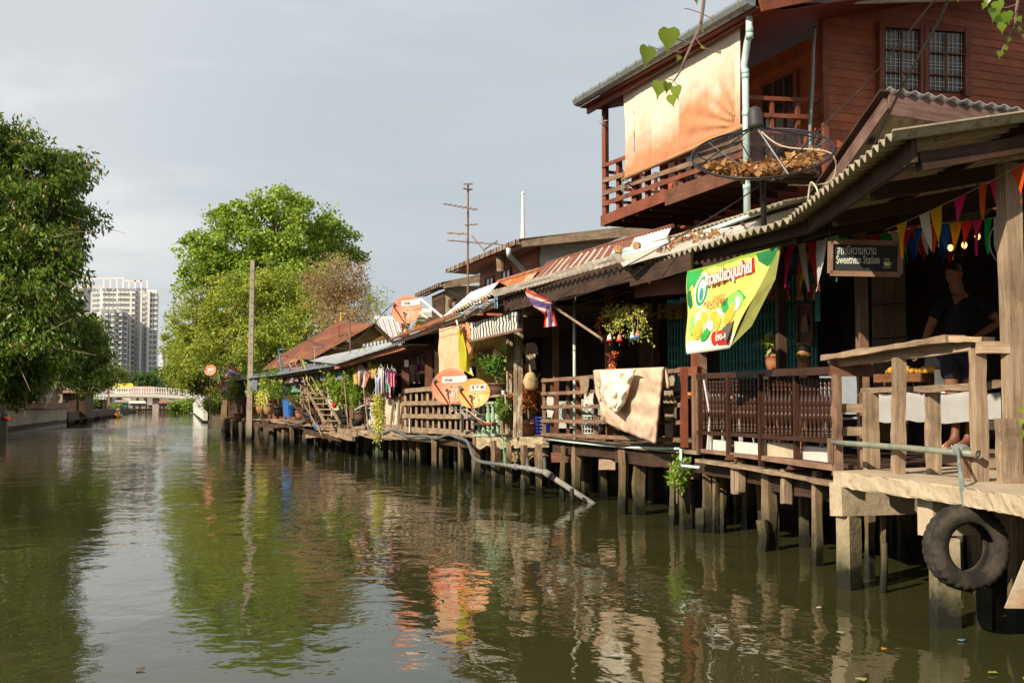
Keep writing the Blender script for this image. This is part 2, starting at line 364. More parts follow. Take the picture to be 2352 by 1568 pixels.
M['tree_far'] = leafmat('peepul leaves', (.085, .18, .014), (.38, .50, .06), (.32, .22, .05), .025, scale=.8, trans=.3)
M['tree_mid'] = leafmat('yellow green leaves', (.09, .16, .014), (.42, .48, .06), (.38, .24, .05), .06, scale=.8, trans=.3)
M['tree_dark'] = leafmat('hanging dark leaves', (.008, .028, .004), (.18, .28, .025), (.35, .20, .06), .035, scale=.9, trans=.28)
M['tree_dry'] = leafmat('drying leaves', (.20, .17, .06), (.42, .32, .16), (.42, .22, .10), .3, scale=.4)
M['tree_haze'] = leafmat('distant leaves', (.03, .065, .02), (.10, .17, .045), scale=.1)
M['croton'] = leafmat('croton leaves', (.20, .04, .015), (.55, .22, .05))
M['pink'] = leafmat('magenta flowers', (.55, .03, .18), (.85, .10, .35)); M['red_fl'] = leafmat('red flowers', (.60, .03, .03), (.80, .12, .10)); M['white_fl'] = leafmat('white flowers', (.7, .68, .6), (.85, .82, .75)); M['yellow_fl'] = leafmat('yellow flowers', (.7, .4, .03), (.85, .6, .06)); M['palepink'] = leafmat('pale pink flowers', (.62, .32, .38), (.85, .60, .62))
M['bark'] = rough_mat('bark', (.12, .09, .065), (.26, .20, .15), 6, bump=.6)
M['twig'] = rough_mat('grey twigs', (.24, .17, .12), (.42, .32, .24), 6)
M['earth'] = rough_mat('earth bank', (.05, .04, .025), (.11, .09, .055), 1.5, bump=.6, bd=.05)
# ================================================================ THE SETTING
def water_mat():
    b = NB('canal water', .025, .5); b.b.inputs['IOR'].default_value = 1.33; o = b.coord()
    murk = b.noise(o, .25, 4, .6); b.col(b.mix(b.rng(murk, .3, .7), (.033, .035, .012), (.050, .050, .019)))
    a = b.noise(b.coord('Object', (.8, .55, 1)), 1.5, 2, .45, .3); s_ = b.noise(b.coord('Object', (1, .8, 1)), 5.2, 2, .5, .4); f = b.noise(b.coord('Object', (1, 1, 1)), 15, 2, .5)
    gust = b.noise(b.coord('Object', (.12, .05, 1)), 1.0, 3, .6); g = b.rng(gust, .42, .62, .35, 1.25)
    far = b.n('ShaderNodeSeparateXYZ'); b.l(o, far.inputs[0]); band = b.math('MULTIPLY', b.rng(far.outputs[1], 58, 72), b.rng(far.outputs[1], 92, 80))
    h = b.math('ADD', b.math('MULTIPLY', a, .030), b.math('MULTIPLY', s_, .0075)); h = b.math('ADD', h, b.math('MULTIPLY', f, b.math('ADD', .0004, b.math('MULTIPLY', band, .022))))
    h = b.math('MULTIPLY', h, g); x = b.n('ShaderNodeBump'); x.inputs['Strength'].default_value = 1; x.inputs['Distance'].default_value = 1; b.l(h, x.inputs['Height']); b.l(x.outputs[0], b.b.inputs['Normal'])
    return b.m
mb = MB(); mb.add([(-60, -60, 0), (40, -60, 0), (40, 420, 0), (-60, 420, 0)], [(0, 1, 2, 3)]); struct(mb.build('canal_water', water_mat()))
mb = MB(); mb.add([(-3000, -300, -1.2), (3000, -300, -1.2), (3000, 4000, -1.2), (-3000, 4000, -1.2)], [(0, 1, 2, 3)]); struct(mb.build('canal_bed', M['earth']))
ys = [-40, 2, 7, 13.5, 18.5, 25.6, 32, 38.5, 54, 70, 90, 160, 262]
mb = MB()
for y0, y1 in zip(ys[:-1], ys[1:]):
    xa, xb = fx(y0)+2.7, fx(y1)+2.7
    if y0 >= 70: xa, xb = (6.0 if y0 == 70 else 2.0), 2.0
    mb.add([(xa, y0, -1), (xb, y1, -1), (xb+.3, y1, 1.0 if y1 < 26 else .75), (xa+.3, y0, 1.0 if y0 < 26 else .75), (300, y0, .75), (300, y1, .75)], [(0, 3, 2, 1), (3, 4, 5, 2)])
struct(mb.build('east_bank', M['earth']))
mb = MB(); mb.add([(-600, -40, .7), (-10.2, -40, .7), (-10.2, 262, .7), (-600, 262, .7), (-10.2, -40, -1), (-10.2, 262, -1)], [(0, 1, 2, 3), (1, 4, 5, 2)]); struct(mb.build('west_bank', M['earth']))
mb = MB(); mb.add([(-1500, 290, .8), (1500, 290, .8), (1500, 2500, 1.2), (-1500, 2500, 1.2), (-1500, 290, -1), (1500, 290, -1)], [(0, 1, 2, 3), (4, 5, 1, 0)]); struct(mb.build('far_bank', M['earth']))

ORD = 'first second third fourth fifth sixth seventh eighth ninth tenth eleventh twelfth thirteenth fourteenth fifteenth sixteenth'.split()
# ================================================================ SHARED BUILDERS
def pile(p, top, w, mat, parent, name='stilt', lean=0.0, round_=False, j=None, base=-.8):
    w *= random.uniform(.78, .98) if mat is M['pile'] else 1; a = V((p.x, p.y, base)); t = V((p.x+random.uniform(-lean, lean)*1.8, p.y+random.uniform(-lean, lean)*1.8, top)); jj = w*.13 if j is None else j
    mb = MB(); rz = random.uniform(-.35, .35)
    if round_:
        pts = [a.lerp(t, k/6) + V((random.uniform(-jj, jj), random.uniform(-jj, jj), 0)) for k in range(7)]; mb.tube(pts, [w/2*random.uniform(.85, 1.12) for _ in pts], 8)
    else: mb.beam(a, t, w, w*random.uniform(.8, 1.1), side=(math.cos(rz), math.sin(rz), 0), seg=7, j=jj)
    return mb.build(name, mat, parent)
def edge_pts(line, off=0.0): return [fac(px, py, off) for px, py in line]
def slab(line, th, deepness, mat, name, parent, j=0.0, n=4, zoff=0.0):
    """deck whose waterside edge passes through photograph points"""
    pts = edge_pts(line); fine = []
    for a, b in zip(pts[:-1], pts[1:]):
        for k in range(n): fine.append(a.lerp(b, k/n))
    fine.append(pts[-1]); mb = MB(); vs = []
    for p in fine:
        q = random.uniform(-j, j)
        vs += [V((p.x+q, p.y, p.z+zoff)), V((p.x+q, p.y, p.z-th+zoff+random.uniform(-j, j)*.5)), V((p.x+deepness, p.y, p.z+zoff)), V((p.x+deepness, p.y, p.z-th+zoff))]
    fs = []; uv = []
    for k in range(len(fine)-1):
        a = 4*k; b = a+4; fs += [(a, b, b+1, a+1), (b, a, a+2, b+2), (a+1, b+1, b+3, a+3)]; u = k*.5
        uv += [[(u, 0), (u+.5, 0), (u+.5, th), (u, th)], [(0, u+.5), (0, u), (deepness, u), (deepness, u+.5)], [(0, u), (0, u+.5), (1, u+.5), (1, u)]]
    m = 4*(len(fine)-1); fs += [(0, 1, 3, 2), (m+1, m, m+2, m+3)]; uv += [[(0, 0), (0, th), (1, th), (1, 0)]]*2
    mb.add(vs, fs, uv); return mb.build(name, mat, parent)
def corr(name, c00, c10, c11, c01, pitch, amp, mat, parent, th=.006, nv=3, sag=0.0, label=None, steps=8):
    """corrugated sheet: waves run from edge c00-c10 (eave) up to c01-c11"""
    c00, c10, c11, c01 = map(V, (c00, c10, c11, c01)); L = (c10-c00).length; nw = max(2, round(L/pitch)); nrm = (c10-c00).cross(c01-c00).normalized()
    if nrm.z < 0: nrm = -nrm
    seed = random.random()*9
    def fn(u, v):
        p = c00.lerp(c10, u).lerp(c01.lerp(c11, u), v); return p + nrm*(amp*math.cos(2*math.pi*u*nw) - sag*math.sin(math.pi*v)) + nrm*.012*mnoise.noise(V((u*nw*.35+seed, v*2, 0)))
    mb = MB(); mb.grid(fn, nw*steps, nv, th=th, tn=-nrm); o = mb.build(name, mat, parent, smooth=False, label=label); return o
def rail_beam(mb, a, b, w, h, off=0, seg=6, j=.004): mb.beam(fac(*a, off), fac(*b, off), w, h, seg=seg, j=j)
def strip_text(s, name, mat, parent, origin, ex, ey, height, ext=.0015, bold=0.0, width=None, shear=0.0, label=None):
    """lettering as mesh: origin lower left, ex reading direction, ey up"""
    cu = bpy.data.curves.new(name, 'FONT'); cu.body = s; cu.size = 1; cu.extrude = 0; cu.offset = bold; cu.shear = shear; cu.resolution_u = 3
    t = bpy.data.objects.new(name+'_curve', cu); COL.objects.link(t); bpy.context.view_layer.update()
    me = bpy.data.meshes.new_from_object(t.evaluated_get(bpy.context.evaluated_depsgraph_get())); bpy.data.objects.remove(t)
    if not len(me.vertices): return None
    co = np.empty(len(me.vertices)*3); me.vertices.foreach_get('co', co); co = co.reshape(-1, 3); co[:, 0] -= co[:, 0].min(); co[:, 1] -= co[:, 1].min(); w, h = co[:, 0].max(), co[:, 1].max()
    k = height/h; kx = width/w if width else k; ex = V(ex).normalized(); ey = V(ey).normalized(); nn = ex.cross(ey).normalized()
    P = np.array(origin)[None]+co[:, :1]*kx*np.array(ex)[None]+co[:, 1:2]*k*np.array(ey)[None]+np.array(nn)[None]*ext
    me.vertices.foreach_set('co', P.ravel()); me.materials.clear(); me.materials.append(mat); me.update(); return link(name, me, parent, label)
def drape(name, corners, mat, folds=5, amp=.03, nu=40, nv=14, parent=None, wob=.01, nrm=None, hem=None, fr=.5):
    """hanging cloth: corners TL TR BR BL, vertical folds growing downward"""
    tl, tr, br, bl = map(V, corners); n = nrm or (tr-tl).cross(bl-tl).normalized(); sd = random.random()*20
    def fn(u, v):
        p = tl.lerp(tr, u).lerp(bl.lerp(br, u), v); f = amp*(fr+(1-fr)*v)*math.sin(2*math.pi*(u*folds+.35*mnoise.noise(V((u*3+sd, v*1.5, 0)))))
        p = p + n*(f+wob*2*mnoise.noise(V((u*5+sd, v*4, 3))))
        if hem: p = p + V((0, 0, hem*mnoise.noise(V((u*4+sd, 7, 0)))*v))
        return p
    mb = MB(); mb.grid(fn, nu, nv); return mb.build(name, mat, parent, smooth=True)
def plant(name, label, cat, base, radius, height, n, mat, leaf=.06, wd=.5, group=None, droop=.0, stems=5, flowers=None, pot=None, potr=.14, poth=.25, spread=1.0, core=.3):
    base = V(base); t = thing(name, label, cat, base, group); top = base
    if pot:
        mb = MB(); mb.lathe([(potr*.65, 0), (potr*.95, poth*.55), (potr*.9, poth*.85), (potr*1.05, poth*.88), (potr*1.05, poth), (potr*.85, poth), (potr*.8, poth*.9)], base, 14); mb.build('pot', pot, t, smooth=True); top = base+V((0, 0, poth))
    mb = MB(); tips = []
    for k in range(stems):
        a = random.random()*6.28; r_ = radius*random.uniform(.2, .8)*spread; e = top+V((math.cos(a)*r_, math.sin(a)*r_, height*random.uniform(.55, .95))); m = top.lerp(e, .5)+V((math.cos(a)*r_*-.2, math.sin(a)*r_*-.2, height*.1)); mb.tube([top-V((0, 0, .03)), m, e], [.012, .009, .004], 5); tips += [m, e, m.lerp(e, .5)]
    mb.build('stem', M['bark'], t)
    T = np.array([tuple(p) for p in tips]); idx = rng.integers(0, len(T), n); c = T[idx]+unit(rng.normal(size=(n, 3)))*rng.uniform(core, 1, (n, 1))**.7*np.array([radius*.55, radius*.55, height*.24])
    c[:, 2] = np.maximum(c[:, 2], top.z-.02) if droop < .8 else c[:, 2]
    d = unit(rng.normal(size=(n, 3))+np.array([0, 0, -droop*2])+(c-np.array(top))*.8/max(radius, .1)); leaves('foliage', c, d, leaf, wd, mat, t)
    for fm, fn_, fs in (flowers or []):
        idx = rng.integers(0, len(T), fn_); ctr = T[idx[:max(1, fn_//14)]]+rng.normal(size=(max(1, fn_//14), 3))*radius*.3; c = ctr[rng.integers(0, len(ctr), fn_)]+rng.normal(size=(fn_, 3))*radius*.09
        leaves('flower_cluster', c, unit(rng.normal(size=(fn_, 3))), fs, .9, fm, t)
    return t
def trailing(name, label, base, w, h, n, mat, leaf=.035, strands=14, group=None, cat='vine', loc2=None):
    base = V(base); t = thing(name, label, cat, base, group); mb = MB(); C = []
    ax = V(loc2)-base if loc2 else V((w, 0, 0))
    for k in range(strands):
        s0 = base+ax*random.random()+V((random.uniform(-.04, .04), random.uniform(-.04, .04), random.uniform(-.03, .05))); L = h*random.uniform(.45, 1); pts = [s0+V((random.uniform(-.03, .03)*q, random.uniform(-.03, .03)*q, -L*q/5)) for q in range(6)]; mb.tube(pts, .003, 4); C += [p for q in range(5) for p in (pts[q].lerp(pts[q+1], x) for x in np.linspace(0, 1, max(2, n//(strands*5))))]
    mb.build('stem', M['moss'], t); C = np.array([tuple(p) for p in C])+rng.normal(size=(len(C), 3))*.018; leaves('foliage', C, unit(rng.normal(size=C.shape)+np.array([0, 0, -.8])), leaf, .75, mat, t); return t
# ================================================================ CONCRETE LANDING AND ITS TIMBER RAIL (east end)
deckA = thing('concrete_landing', 'cast concrete landing slab on square piles with an old tyre hung from it', 'landing', fac(2000, 1350))
mb = MB()
e0, e1, e2 = atz(1912, 1079, 1.06), atz(2215, 1115, 1.06), atz(2420, 1114, 1.06)
e1 = V((5.12, e1.y, 1.06)); 
top = [V((5.3, 9.0, 1.06)), V((5.2, 7.0, 1.06)), V((5.14, 4.2, 1.06)), V((9.6, 4.2, 1.06)), V((9.6, 9.3, 1.06))]
top = [atz(1914, 1081, 1.06), atz(2205, 1117, 1.055), atz(2420, 1150, 1.055), V((9.6, 3.2, 1.06)), V((9.6, 9.3, 1.06))]
def ring(mb, top, th, seg=24, j=.007):
    vs = []; k = len(top); P = []
    for a, b in zip(top, top[1:]+top[:1]):
        for q in range(seg): P.append(a.lerp(b, q/seg))
    n = len(P); lay = []
    for z in (0, -.012, -th*.5, -th+.015, -th):
        lay += [p+V((random.uniform(-j, j)*.8, random.uniform(-j, j)*.8, z+random.uniform(-j, j)*(.9 if z == -th else .15))) for p in P]
    fs = [tuple(range(n))]+[(l*n+i, l*n+(i+1) % n, (l+1)*n+(i+1) % n, (l+1)*n+i) for l in range(4) for i in range(n)]+[tuple(range(5*n-1, 4*n-1, -1))]
    mb.add(lay, fs)
ring(mb, top, .125); mb.build('slab', M['concrete'], deckA)
pA, pB = atz(1948, 1353, 0), atz(2168, 1441, 0)
mb = MB()
b0 = V((pA.x-.1, pA.y+.02, .78)); mb.beam(b0, b0+V((4.0, .35, 0)), .17, .285, seg=12, j=.006)
mb.build('beam', M['concrete'], deckA)
mb = MB(); b0 = V((pB.x-.1, pB.y+.05, .79)); mb.beam(b0, b0+V((4.2, .3, 0)), .17, .27, seg=12, j=.006); mb.build('beam', M['concrete'], deckA)
for p in (pA, pB):
    for k in range(3): pile(V((p.x+.03+k*1.6, p.y+.02+k*.12, 0)), .64, .165, M['concrete_wet'], deckA, 'pile', j=.004)
for px, py, tz, w in ((2335, 1450, .93, .13), (2000, 1330, .9, .09), (2030, 1345, .95, .05), (2290, 1300, .9, .12)): pile(atz(px, py, 0), tz, w, M['pile'], deckA, 'stilt', .02)
for k in range(10): pile(V((random.uniform(6.3, 9.4), random.uniform(4.5, 9.2), 0)), .93, random.uniform(.09, .14), M['pile'], deckA, 'stilt', .06)
o = pile(atz(2016, 1358, 0), .42, .07, M['pile'], None, 'broken_pile', .05, True, .012); tag(o, 'thin rotten pile stump leaning beside the square concrete pile', 'pile')
o = pile(atz(2266, 1438, 0), .27, .19, M['pile'], None, 'broken_pile', .01, True, .02); tag(o, 'thick black pile stump standing in the water below the tyre', 'pile')
o = pile(atz(1610, 1222, 0), .30, .16, M['pile'], None, 'broken_pile', .02, True, .02); tag(o, 'mossy pile stump standing before the stilts where baluster rail meets ladder rail', 'pile')
o = pile(atz(1755, 1265, 0), .34, .15, M['pile'], None, 'broken_pile', .02, True, .02); tag(o, 'mossy pile stump in the water below the middle of the baluster railing', 'pile')
o = pile(atz(1312, 1157, 0), .25, .09, M['pile'], None, 'broken_pile', .02, True, .012); tag(o, 'low pale stump sticking up just before the end of the grey pipe', 'pile')

# timber rail on the landing
rl = thing('timber_railing', 'grey weathered timber railing of heavy posts on the concrete landing', 'railing', fac(2060, 1095))
XA = 5.32
def lp(px, py, dx=0.0): return atplane(px, py, V((5.42+dx, 8.3, 1)), V((1, .07, 0)).normalized())
def post(mb, px0, px1, pyt, pyb, dx=0.0, dpx=0, d=None, j=.006, seg=8, mat=None):
    b = lp((px0+px1)/2, pyb, dx); t = V((b.x, b.y, lp((px0+px1)/2+dpx, pyt, dx).z)); w = (px1-px0)*mpp(b)*.93
    tt = t + RGT*(dpx*mpp(b)); mb.beam(V((b.x, b.y, 1.0)), tt, w, d or w*.85, side=(1, -.12, 0), seg=seg, j=j)
for args in ((2049, 2077, 822, 1094, .0, 7), (2131, 2160, 900, 1094, .25, 0), (2236, 2268, 800, 1112, .0, 0), (2297, 2345, 960, 1113, .05, -2)):
    mb = MB(); post(mb, args[0], args[1], args[2], args[3], dx=args[4], dpx=args[5]); mb.build('post', M['grey_wood'], rl)
mb = MB(); post(mb, 1984, 2021, 902, 1078, dx=.25, d=.05); mb.build('post', M['grey_wood'], rl)
mb = MB(); post(mb, 1916, 1931, 858, 1078, dx=-.02, d=.09); mb.build('post', M['brown_grey'], rl)
mb = MB(); post(mb, 1973, 1982, 858, 1070, dx=.3, d=.06); mb.build('post', M['brown_grey'], rl)
mb = MB(); a, b, c = lp(1906, 822), lp(2194, 778), lp(2270, 779, .06); mb.beam(a, b, .20, .045, seg=14, j=.007); mb.beam(b-V((0, 0, .004)), c-V((0, 0, .004)), .16, .042, seg=4, j=.005); mb.build('top_rail', M['grey_wood'], rl)
mb = MB(); mb.beam(lp(1908, 836, .04), lp(2236, 795, .04), .05, .07, seg=10, j=.005); mb.build('under_rail', M['grey_wood'], rl)
mb = MB(); mb.beam(lp(2242, 798, -.04), lp(2325, 798, .1), .05, .085, seg=4, j=.003); mb.build('rail', M['grey_wood'], rl)
mb = MB(); mb.beam(lp(1984, 897, .30), lp(2244, 888, .10), .06, .05, seg=10, j=.008); mb.beam(lp(2262, 886, .16), lp(2325, 877, .14), .06, .055, seg=4, j=.004); mb.build('middle_rail', M['grey_wood'], rl)
for y in (937, 990):
    mb = MB(); mb.beam(lp(1926, y, .02), lp(1984, y, .22), .035, .075, seg=4, j=.003); mb.build('rail', M['grey_wood'], rl)
mb = MB(); mb.beam(lp(1906, 848, 0), lp(2003, 850, .3), .16, .11, seg=3, j=.003); mb.build('bracket_board', M['brown_wood'], rl)
mb = MB(); mb.beam(lp(2262, 975, .3), lp(2320, 975, .25), .035, .08, seg=3, j=.003); mb.build('rail', M['grey_wood'], rl)
# mooring pipe on two brackets
pp = thing('mooring_pipe', 'grey green steel pipe slung low across the posts of the landing', 'pipe', lp(1915, 1017, -.12))
mb = MB(); mb.tube([lp(1914, 1016, -.1), lp(1990, 1021, -.1), lp(2080, 1028, -.1), lp(2246, 1043, -.1)], .024, 14); mb.build('tube', M['pipe_green'], pp, smooth=True)
mb = MB(); mb.tube([lp(2236, 1042, -.1), lp(2248, 1043.3, -.1)], [.027, .03], 14, cap=False); mb.build('rusty_end', M['rust_pipe'], pp, label='rust red open end of the pipe')
for x0, x1, y0, y1 in ((1901, 1914, 1006, 1062), (2210, 2228, 1028, 1098)):
    mb = MB(); mb.beam(lp((x0+x1)/2, y1, -.07), lp((x0+x1)/2-1, y0, -.07), (x1-x0)*.0032, .03, side=(1, -.1, 0), seg=4, j=.002); mb.build('bracket', M['brown_grey'], pp)
    mb = MB(); mb.beam(lp((x0+x1)/2+9, y1-8, -.02), lp((x0+x1)/2+9, y0+12, -.02), .03, .05, side=(1, -.1, 0), seg=3, j=.003); mb.build('bracket', M['white_peel'], pp)
# tyre and its rope
tp = atplane(2219, 1257, V((5.0, 7.4, .3)), V((1, .0, 0)))
TC = atd(2219, 1256, 7.6); TR = 98*mpp(TC); 
ty = thing('tyre_fender', 'dusty black car tyre hanging by a rope under the concrete landing', 'tyre', TC)
ax = (V((-.14, -1, .04))).normalized(); uu = ax.cross(V((0, 0, 1))).normalized(); vv = uu.cross(ax).normalized()
def tyre_ring(prof, n=72, tread=False):
    mb = MB(); vs = []; m = len(prof)
    for i in range(n):
        a = 2*math.pi*i/n; e = uu*math.cos(a)+vv*math.sin(a)
        for k, (r, x) in enumerate(prof):
            rr = r - (.012 if tread and (i % 3 == 0) and k in (4, 5, 6, 9, 11, 14, 15) else 0); vs.append(TC+e*rr+ax*x)
    fs = [(i*m+k, ((i+1) % n)*m+k, ((i+1) % n)*m+(k+1) % m, i*m+(k+1) % m) for i in range(n) for k in range(m)]
    return mb.add(vs, fs)
hw = .095; R0, R1 = TR, TR*.56
prof = [(R1, hw*.72), (R1+.015, hw*.86), (R1+.05, hw*1.0), (R0-.055, hw*1.02), (R0-.02, hw*.9), (R0-.006, hw*.72), (R0, hw*.5), (R0-.016, hw*.38), (R0-.016, hw*.30), (R0+.001, hw*.24), (R0+.003, 0), (R0+.001, -hw*.24), (R0-.016, -hw*.30), (R0-.016, -hw*.38), (R0, -hw*.5), (R0-.006, -hw*.72), (R0-.02, -hw*.9), (R0-.055, -hw*1.02), (R1+.05, -hw), (R1+.015, -hw*.86), (R1, -hw*.72), (R1+.012, -hw*.66), (R1+.05, -hw*.86), (R0-.06, -hw*.88), (R0-.022, -hw*.5), (R0-.02, 0), (R0-.022, hw*.5), (R0-.06, hw*.88), (R1+.05, hw*.86), (R1+.012, hw*.66)]
tyre_ring(prof, 90, True).build('carcass', M['rubber'], ty, smooth=True)
tt = TC+vv*(TR-.01); rp = thing('mooring_rope', 'frayed grey rope looped from the pipe bracket down to the tyre', 'rope', tt)
ra = lp(2200, 1036, -.12)
for dx, mid in ((-.03, .02), (.0, -.012), (.03, .015)):
    mb = MB(); mb.tube([ra+V((0, 0, .03)), atx(2206+mid*90, 1085, 5.06), atx(2208+(mid+dx)*110, 1122, 5.02), tt+RGT*dx+ax*.05, tt+RGT*dx-V((0, 0, .035))], .011, 7); mb.build('strand', M['rope'], rp)
mb = MB(); 
for k in range(4): mb.lathe([(.036, -.008), (.046, 0), (.036, .008)], ra+V((-.004+.012*k, -.012*k, .012-.002*k)), 12, mat=Matrix.Rotation(math.radians(84), 3, 'X'))
mb.build('knot', M['rope'], rp)
# rusty sheet at the edge of the picture: bow plate of a landing ramp
mb = MB(); c = [atd(2308, 1396, 7.1), atd(2352, 1289, 7.1), atd(2420, 1180, 7.1), atd(2440, 1398, 7.1)]; mb.poly(c, .012, V((.3, .95, 0))); o = mb.build('metal_plate', rustmat('stained plate', (.50, .43, .33), (.36, .16, .07), .5, streak=(1, 1, 3))); tag(o, 'slanted rust streaked metal plate beside the wooden pile at the landing', 'metal plate')

# pavilion: posts, fibre cement roof, back wall
pav = thing('cafe_pavilion', 'open timber shop pavilion with a wavy fibre cement roof and dark inside', 'pavilion', V((7, 8, 1.06)))
mb = MB(); b = lp(2338, 1113, .15); mb.beam(V((b.x, b.y, 1.0)), V((b.x-.02, b.y, 3.33)), .125, .12, side=(1, -.1, 0), seg=8, j=.004); mb.build('post', M['grey_wood'], pav)
for px, off, w in ((1984, .75, .10), (1797, .55, .10)):
    p = fac(px, 1000, off); mb = MB(); mb.beam(V((p.x, p.y, 1.05)), V((p.x, p.y, 3.45)), w, w, side=(1, -.1, 0), seg=5, j=.003); mb.build('post', M['brown_grey'] if px == 1984 else M['dark_wood'], pav)
ZE = 3.35
EA, EM, EB = atz(2052, 306, ZE), atz(1812, 501, ZE-.03), atz(1478, 606, ZE)
up = V((1, .06, .21)); A1, M1, B1 = EA+up*4.6, EM+up*3.9, EB+up*3.4
corr('roof_sheet', EA, EM, M1, A1, .15, .028, M['fibre'], pav, th=.012, nv=6, sag=.02, steps=10)
corr('roof_sheet', EM+V((.02, .0, -.012)), EB, B1, M1+V((.02, 0, -.012)), .15, .028, M['fibre'], pav, th=.012, nv=6, sag=.02, steps=10)
def ev(f): return EA.lerp(EM, f*2) if f < .5 else EM.lerp(EB, f*2-1)
mb = MB(); mb.beam(EA+V((.24, .12, -.07)), EM+V((.22, 0, -.05)), .045, .16, seg=8, j=.006); mb.beam(EM+V((.22, 0, -.05)), EB+V((.22, 0, -.02)), .045, .16, seg=8, j=.006); mb.build('eave_beam', M['fascia'], pav)
for f in (.03, .2, .38, .55, .75, .95):
    a = ev(f)+V((.25, 0, -.13)); mb = MB(); mb.beam(a, a+up*3.1, .06, .12, seg=5, j=.004); mb.build('rafter', M['fascia'], pav)
for f in (.28, .62):
    for p, q in ((EA+up*(4.2*f), EM+up*(3.7*f)), (EM+up*(3.7*f), EB+up*(3.2*f))): mb = MB(); mb.beam(p+V((0, .02, -.07)), q+V((0, 0, -.07)), .05, .08, seg=8, j=.004); mb.build('purlin', M['fascia'], pav)
# back wall, plus an unseen end wall added to keep the inside dark
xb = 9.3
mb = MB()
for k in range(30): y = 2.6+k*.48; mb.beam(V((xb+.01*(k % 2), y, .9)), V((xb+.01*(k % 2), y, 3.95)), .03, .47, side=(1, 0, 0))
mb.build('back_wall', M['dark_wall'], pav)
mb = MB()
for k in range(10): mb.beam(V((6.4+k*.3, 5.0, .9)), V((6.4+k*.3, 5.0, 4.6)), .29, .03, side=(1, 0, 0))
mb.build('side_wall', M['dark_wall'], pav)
mb = MB(); mb.poly([(5.95, 9.15, 1.05), (9.4, 9.4, 1.05), (9.4, 13.6, 1.05), (6.3, 13.6, 1.05)], .04, V((0, 0, -1))); mb.build('floor', M['dark_wood'], pav)
mb = MB(); mb.beam((9.15, 2.5, .9), (9.15, 2.5, 4.6), .4, .4); mb.build('post', M['dark_wood'], pav)

# porch gable above
YG = 10.0
ap, rt = aty(2036, 212, YG), aty(2460, 278, YG)
ft = atx(1858, 474, ap.x); down = (ft-ap)
gb = thing('porch_roof', 'porch roof with mauve grey barge boards and a zinc sheet along its crest', 'roof', ap)
corr('roof_sheet', ap+down*1.02, rt+down*1.02, rt, ap, .16, .024, M['fibre'], gb, th=.01, nv=4)
mb = MB(); mb.beam(ap+V((-.02, -.02, -.10)), ft+V((-.02, 0, -.10)), .035, .20, seg=8, j=.002); mb.build('barge_board', M['porch_board'], gb)
mb = MB(); mb.beam(ap+V((0, -.03, -.13)), rt+V((0, -.03, -.15)), .035, .23, seg=8, j=.002); mb.build('barge_board', M['porch_board'], gb)
mb = MB(); mb.beam(ap+V((-.05, -.05, .0)), ft+V((-.05, 0, .0)), .12, .022, seg=8, j=.003); mb.build('verge_cap', M['fascia'], gb)
corr('ridge_sheet', ap+V((-.03, -.10, .015)), rt+V((0, -.10, .015)), rt+V((0, .35, -.14)), ap+V((-.03, .35, -.14)), .16, .018, M['zinc'], gb, th=.006, nv=2)
mb = MB()
for f in (.35, .7): q = ap+down*f; mb.beam(q+V((0, 0, -.05)), rt+down*f+V((0, 0, -.05)), .05, .05)
mb.build('rafter', M['fascia'], gb)
# ================================================================ BALUSTER SECTION
deckB = thing('timber_deck', 'sagging dark plank deck on stilts below the row of turned balusters', 'deck', fac(1750, 1090))
slab([(1925, 1112), (1850, 1095), (1775, 1080), (1690, 1066), (1595, 1053)], .045, 3.3, M['grey_wood'], 'plank_floor', deckB, .012)
for px0, py0, px1, py1, h in ((1925, 1135, 1760, 1108, .16), (1770, 1100, 1600, 1070, .15)):
    mb = MB(); mb.beam(fac(px0, py0, .22), fac(px1, py1, .22), .08, h, seg=8, j=.008); mb.build('edge_beam', M['fascia'], deckB)
for px, py, z1, w in ((1575, 1214, .92, .12), (1590, 1208, .92, .08), (1624, 1222, .95, .12), (1661, 1221, .9, .06), (1640, 1225, .85, .07), (1765, 1262, .92, .13), (1778, 1262, .85, .09), (1874, 1298, .95, .085), (1548, 1205, .9, .11)): pile(atz(px, py, 0), z1, w, M['pile'], deckB, 'stilt', .03)
for px, py in ((1700, 1105), (1806, 1130), (1690, 1110)):
    p = fac(px, py, .1); mb = MB(); mb.beam(p-V((0, 0, .12)), p+V((0, 0, .25)), .09, .08, side=(1, 0, 0), seg=3, j=.006); mb.build('joist_end', M['grey_wood'], deckB)
for k in range(24): y = 9.2+random.random()*4.6; pile(V((fx(y)+random.uniform(.7, 3.2), y, 0)), .95, random.uniform(.08, .14), M['pile'], deckB, 'stilt', .05)

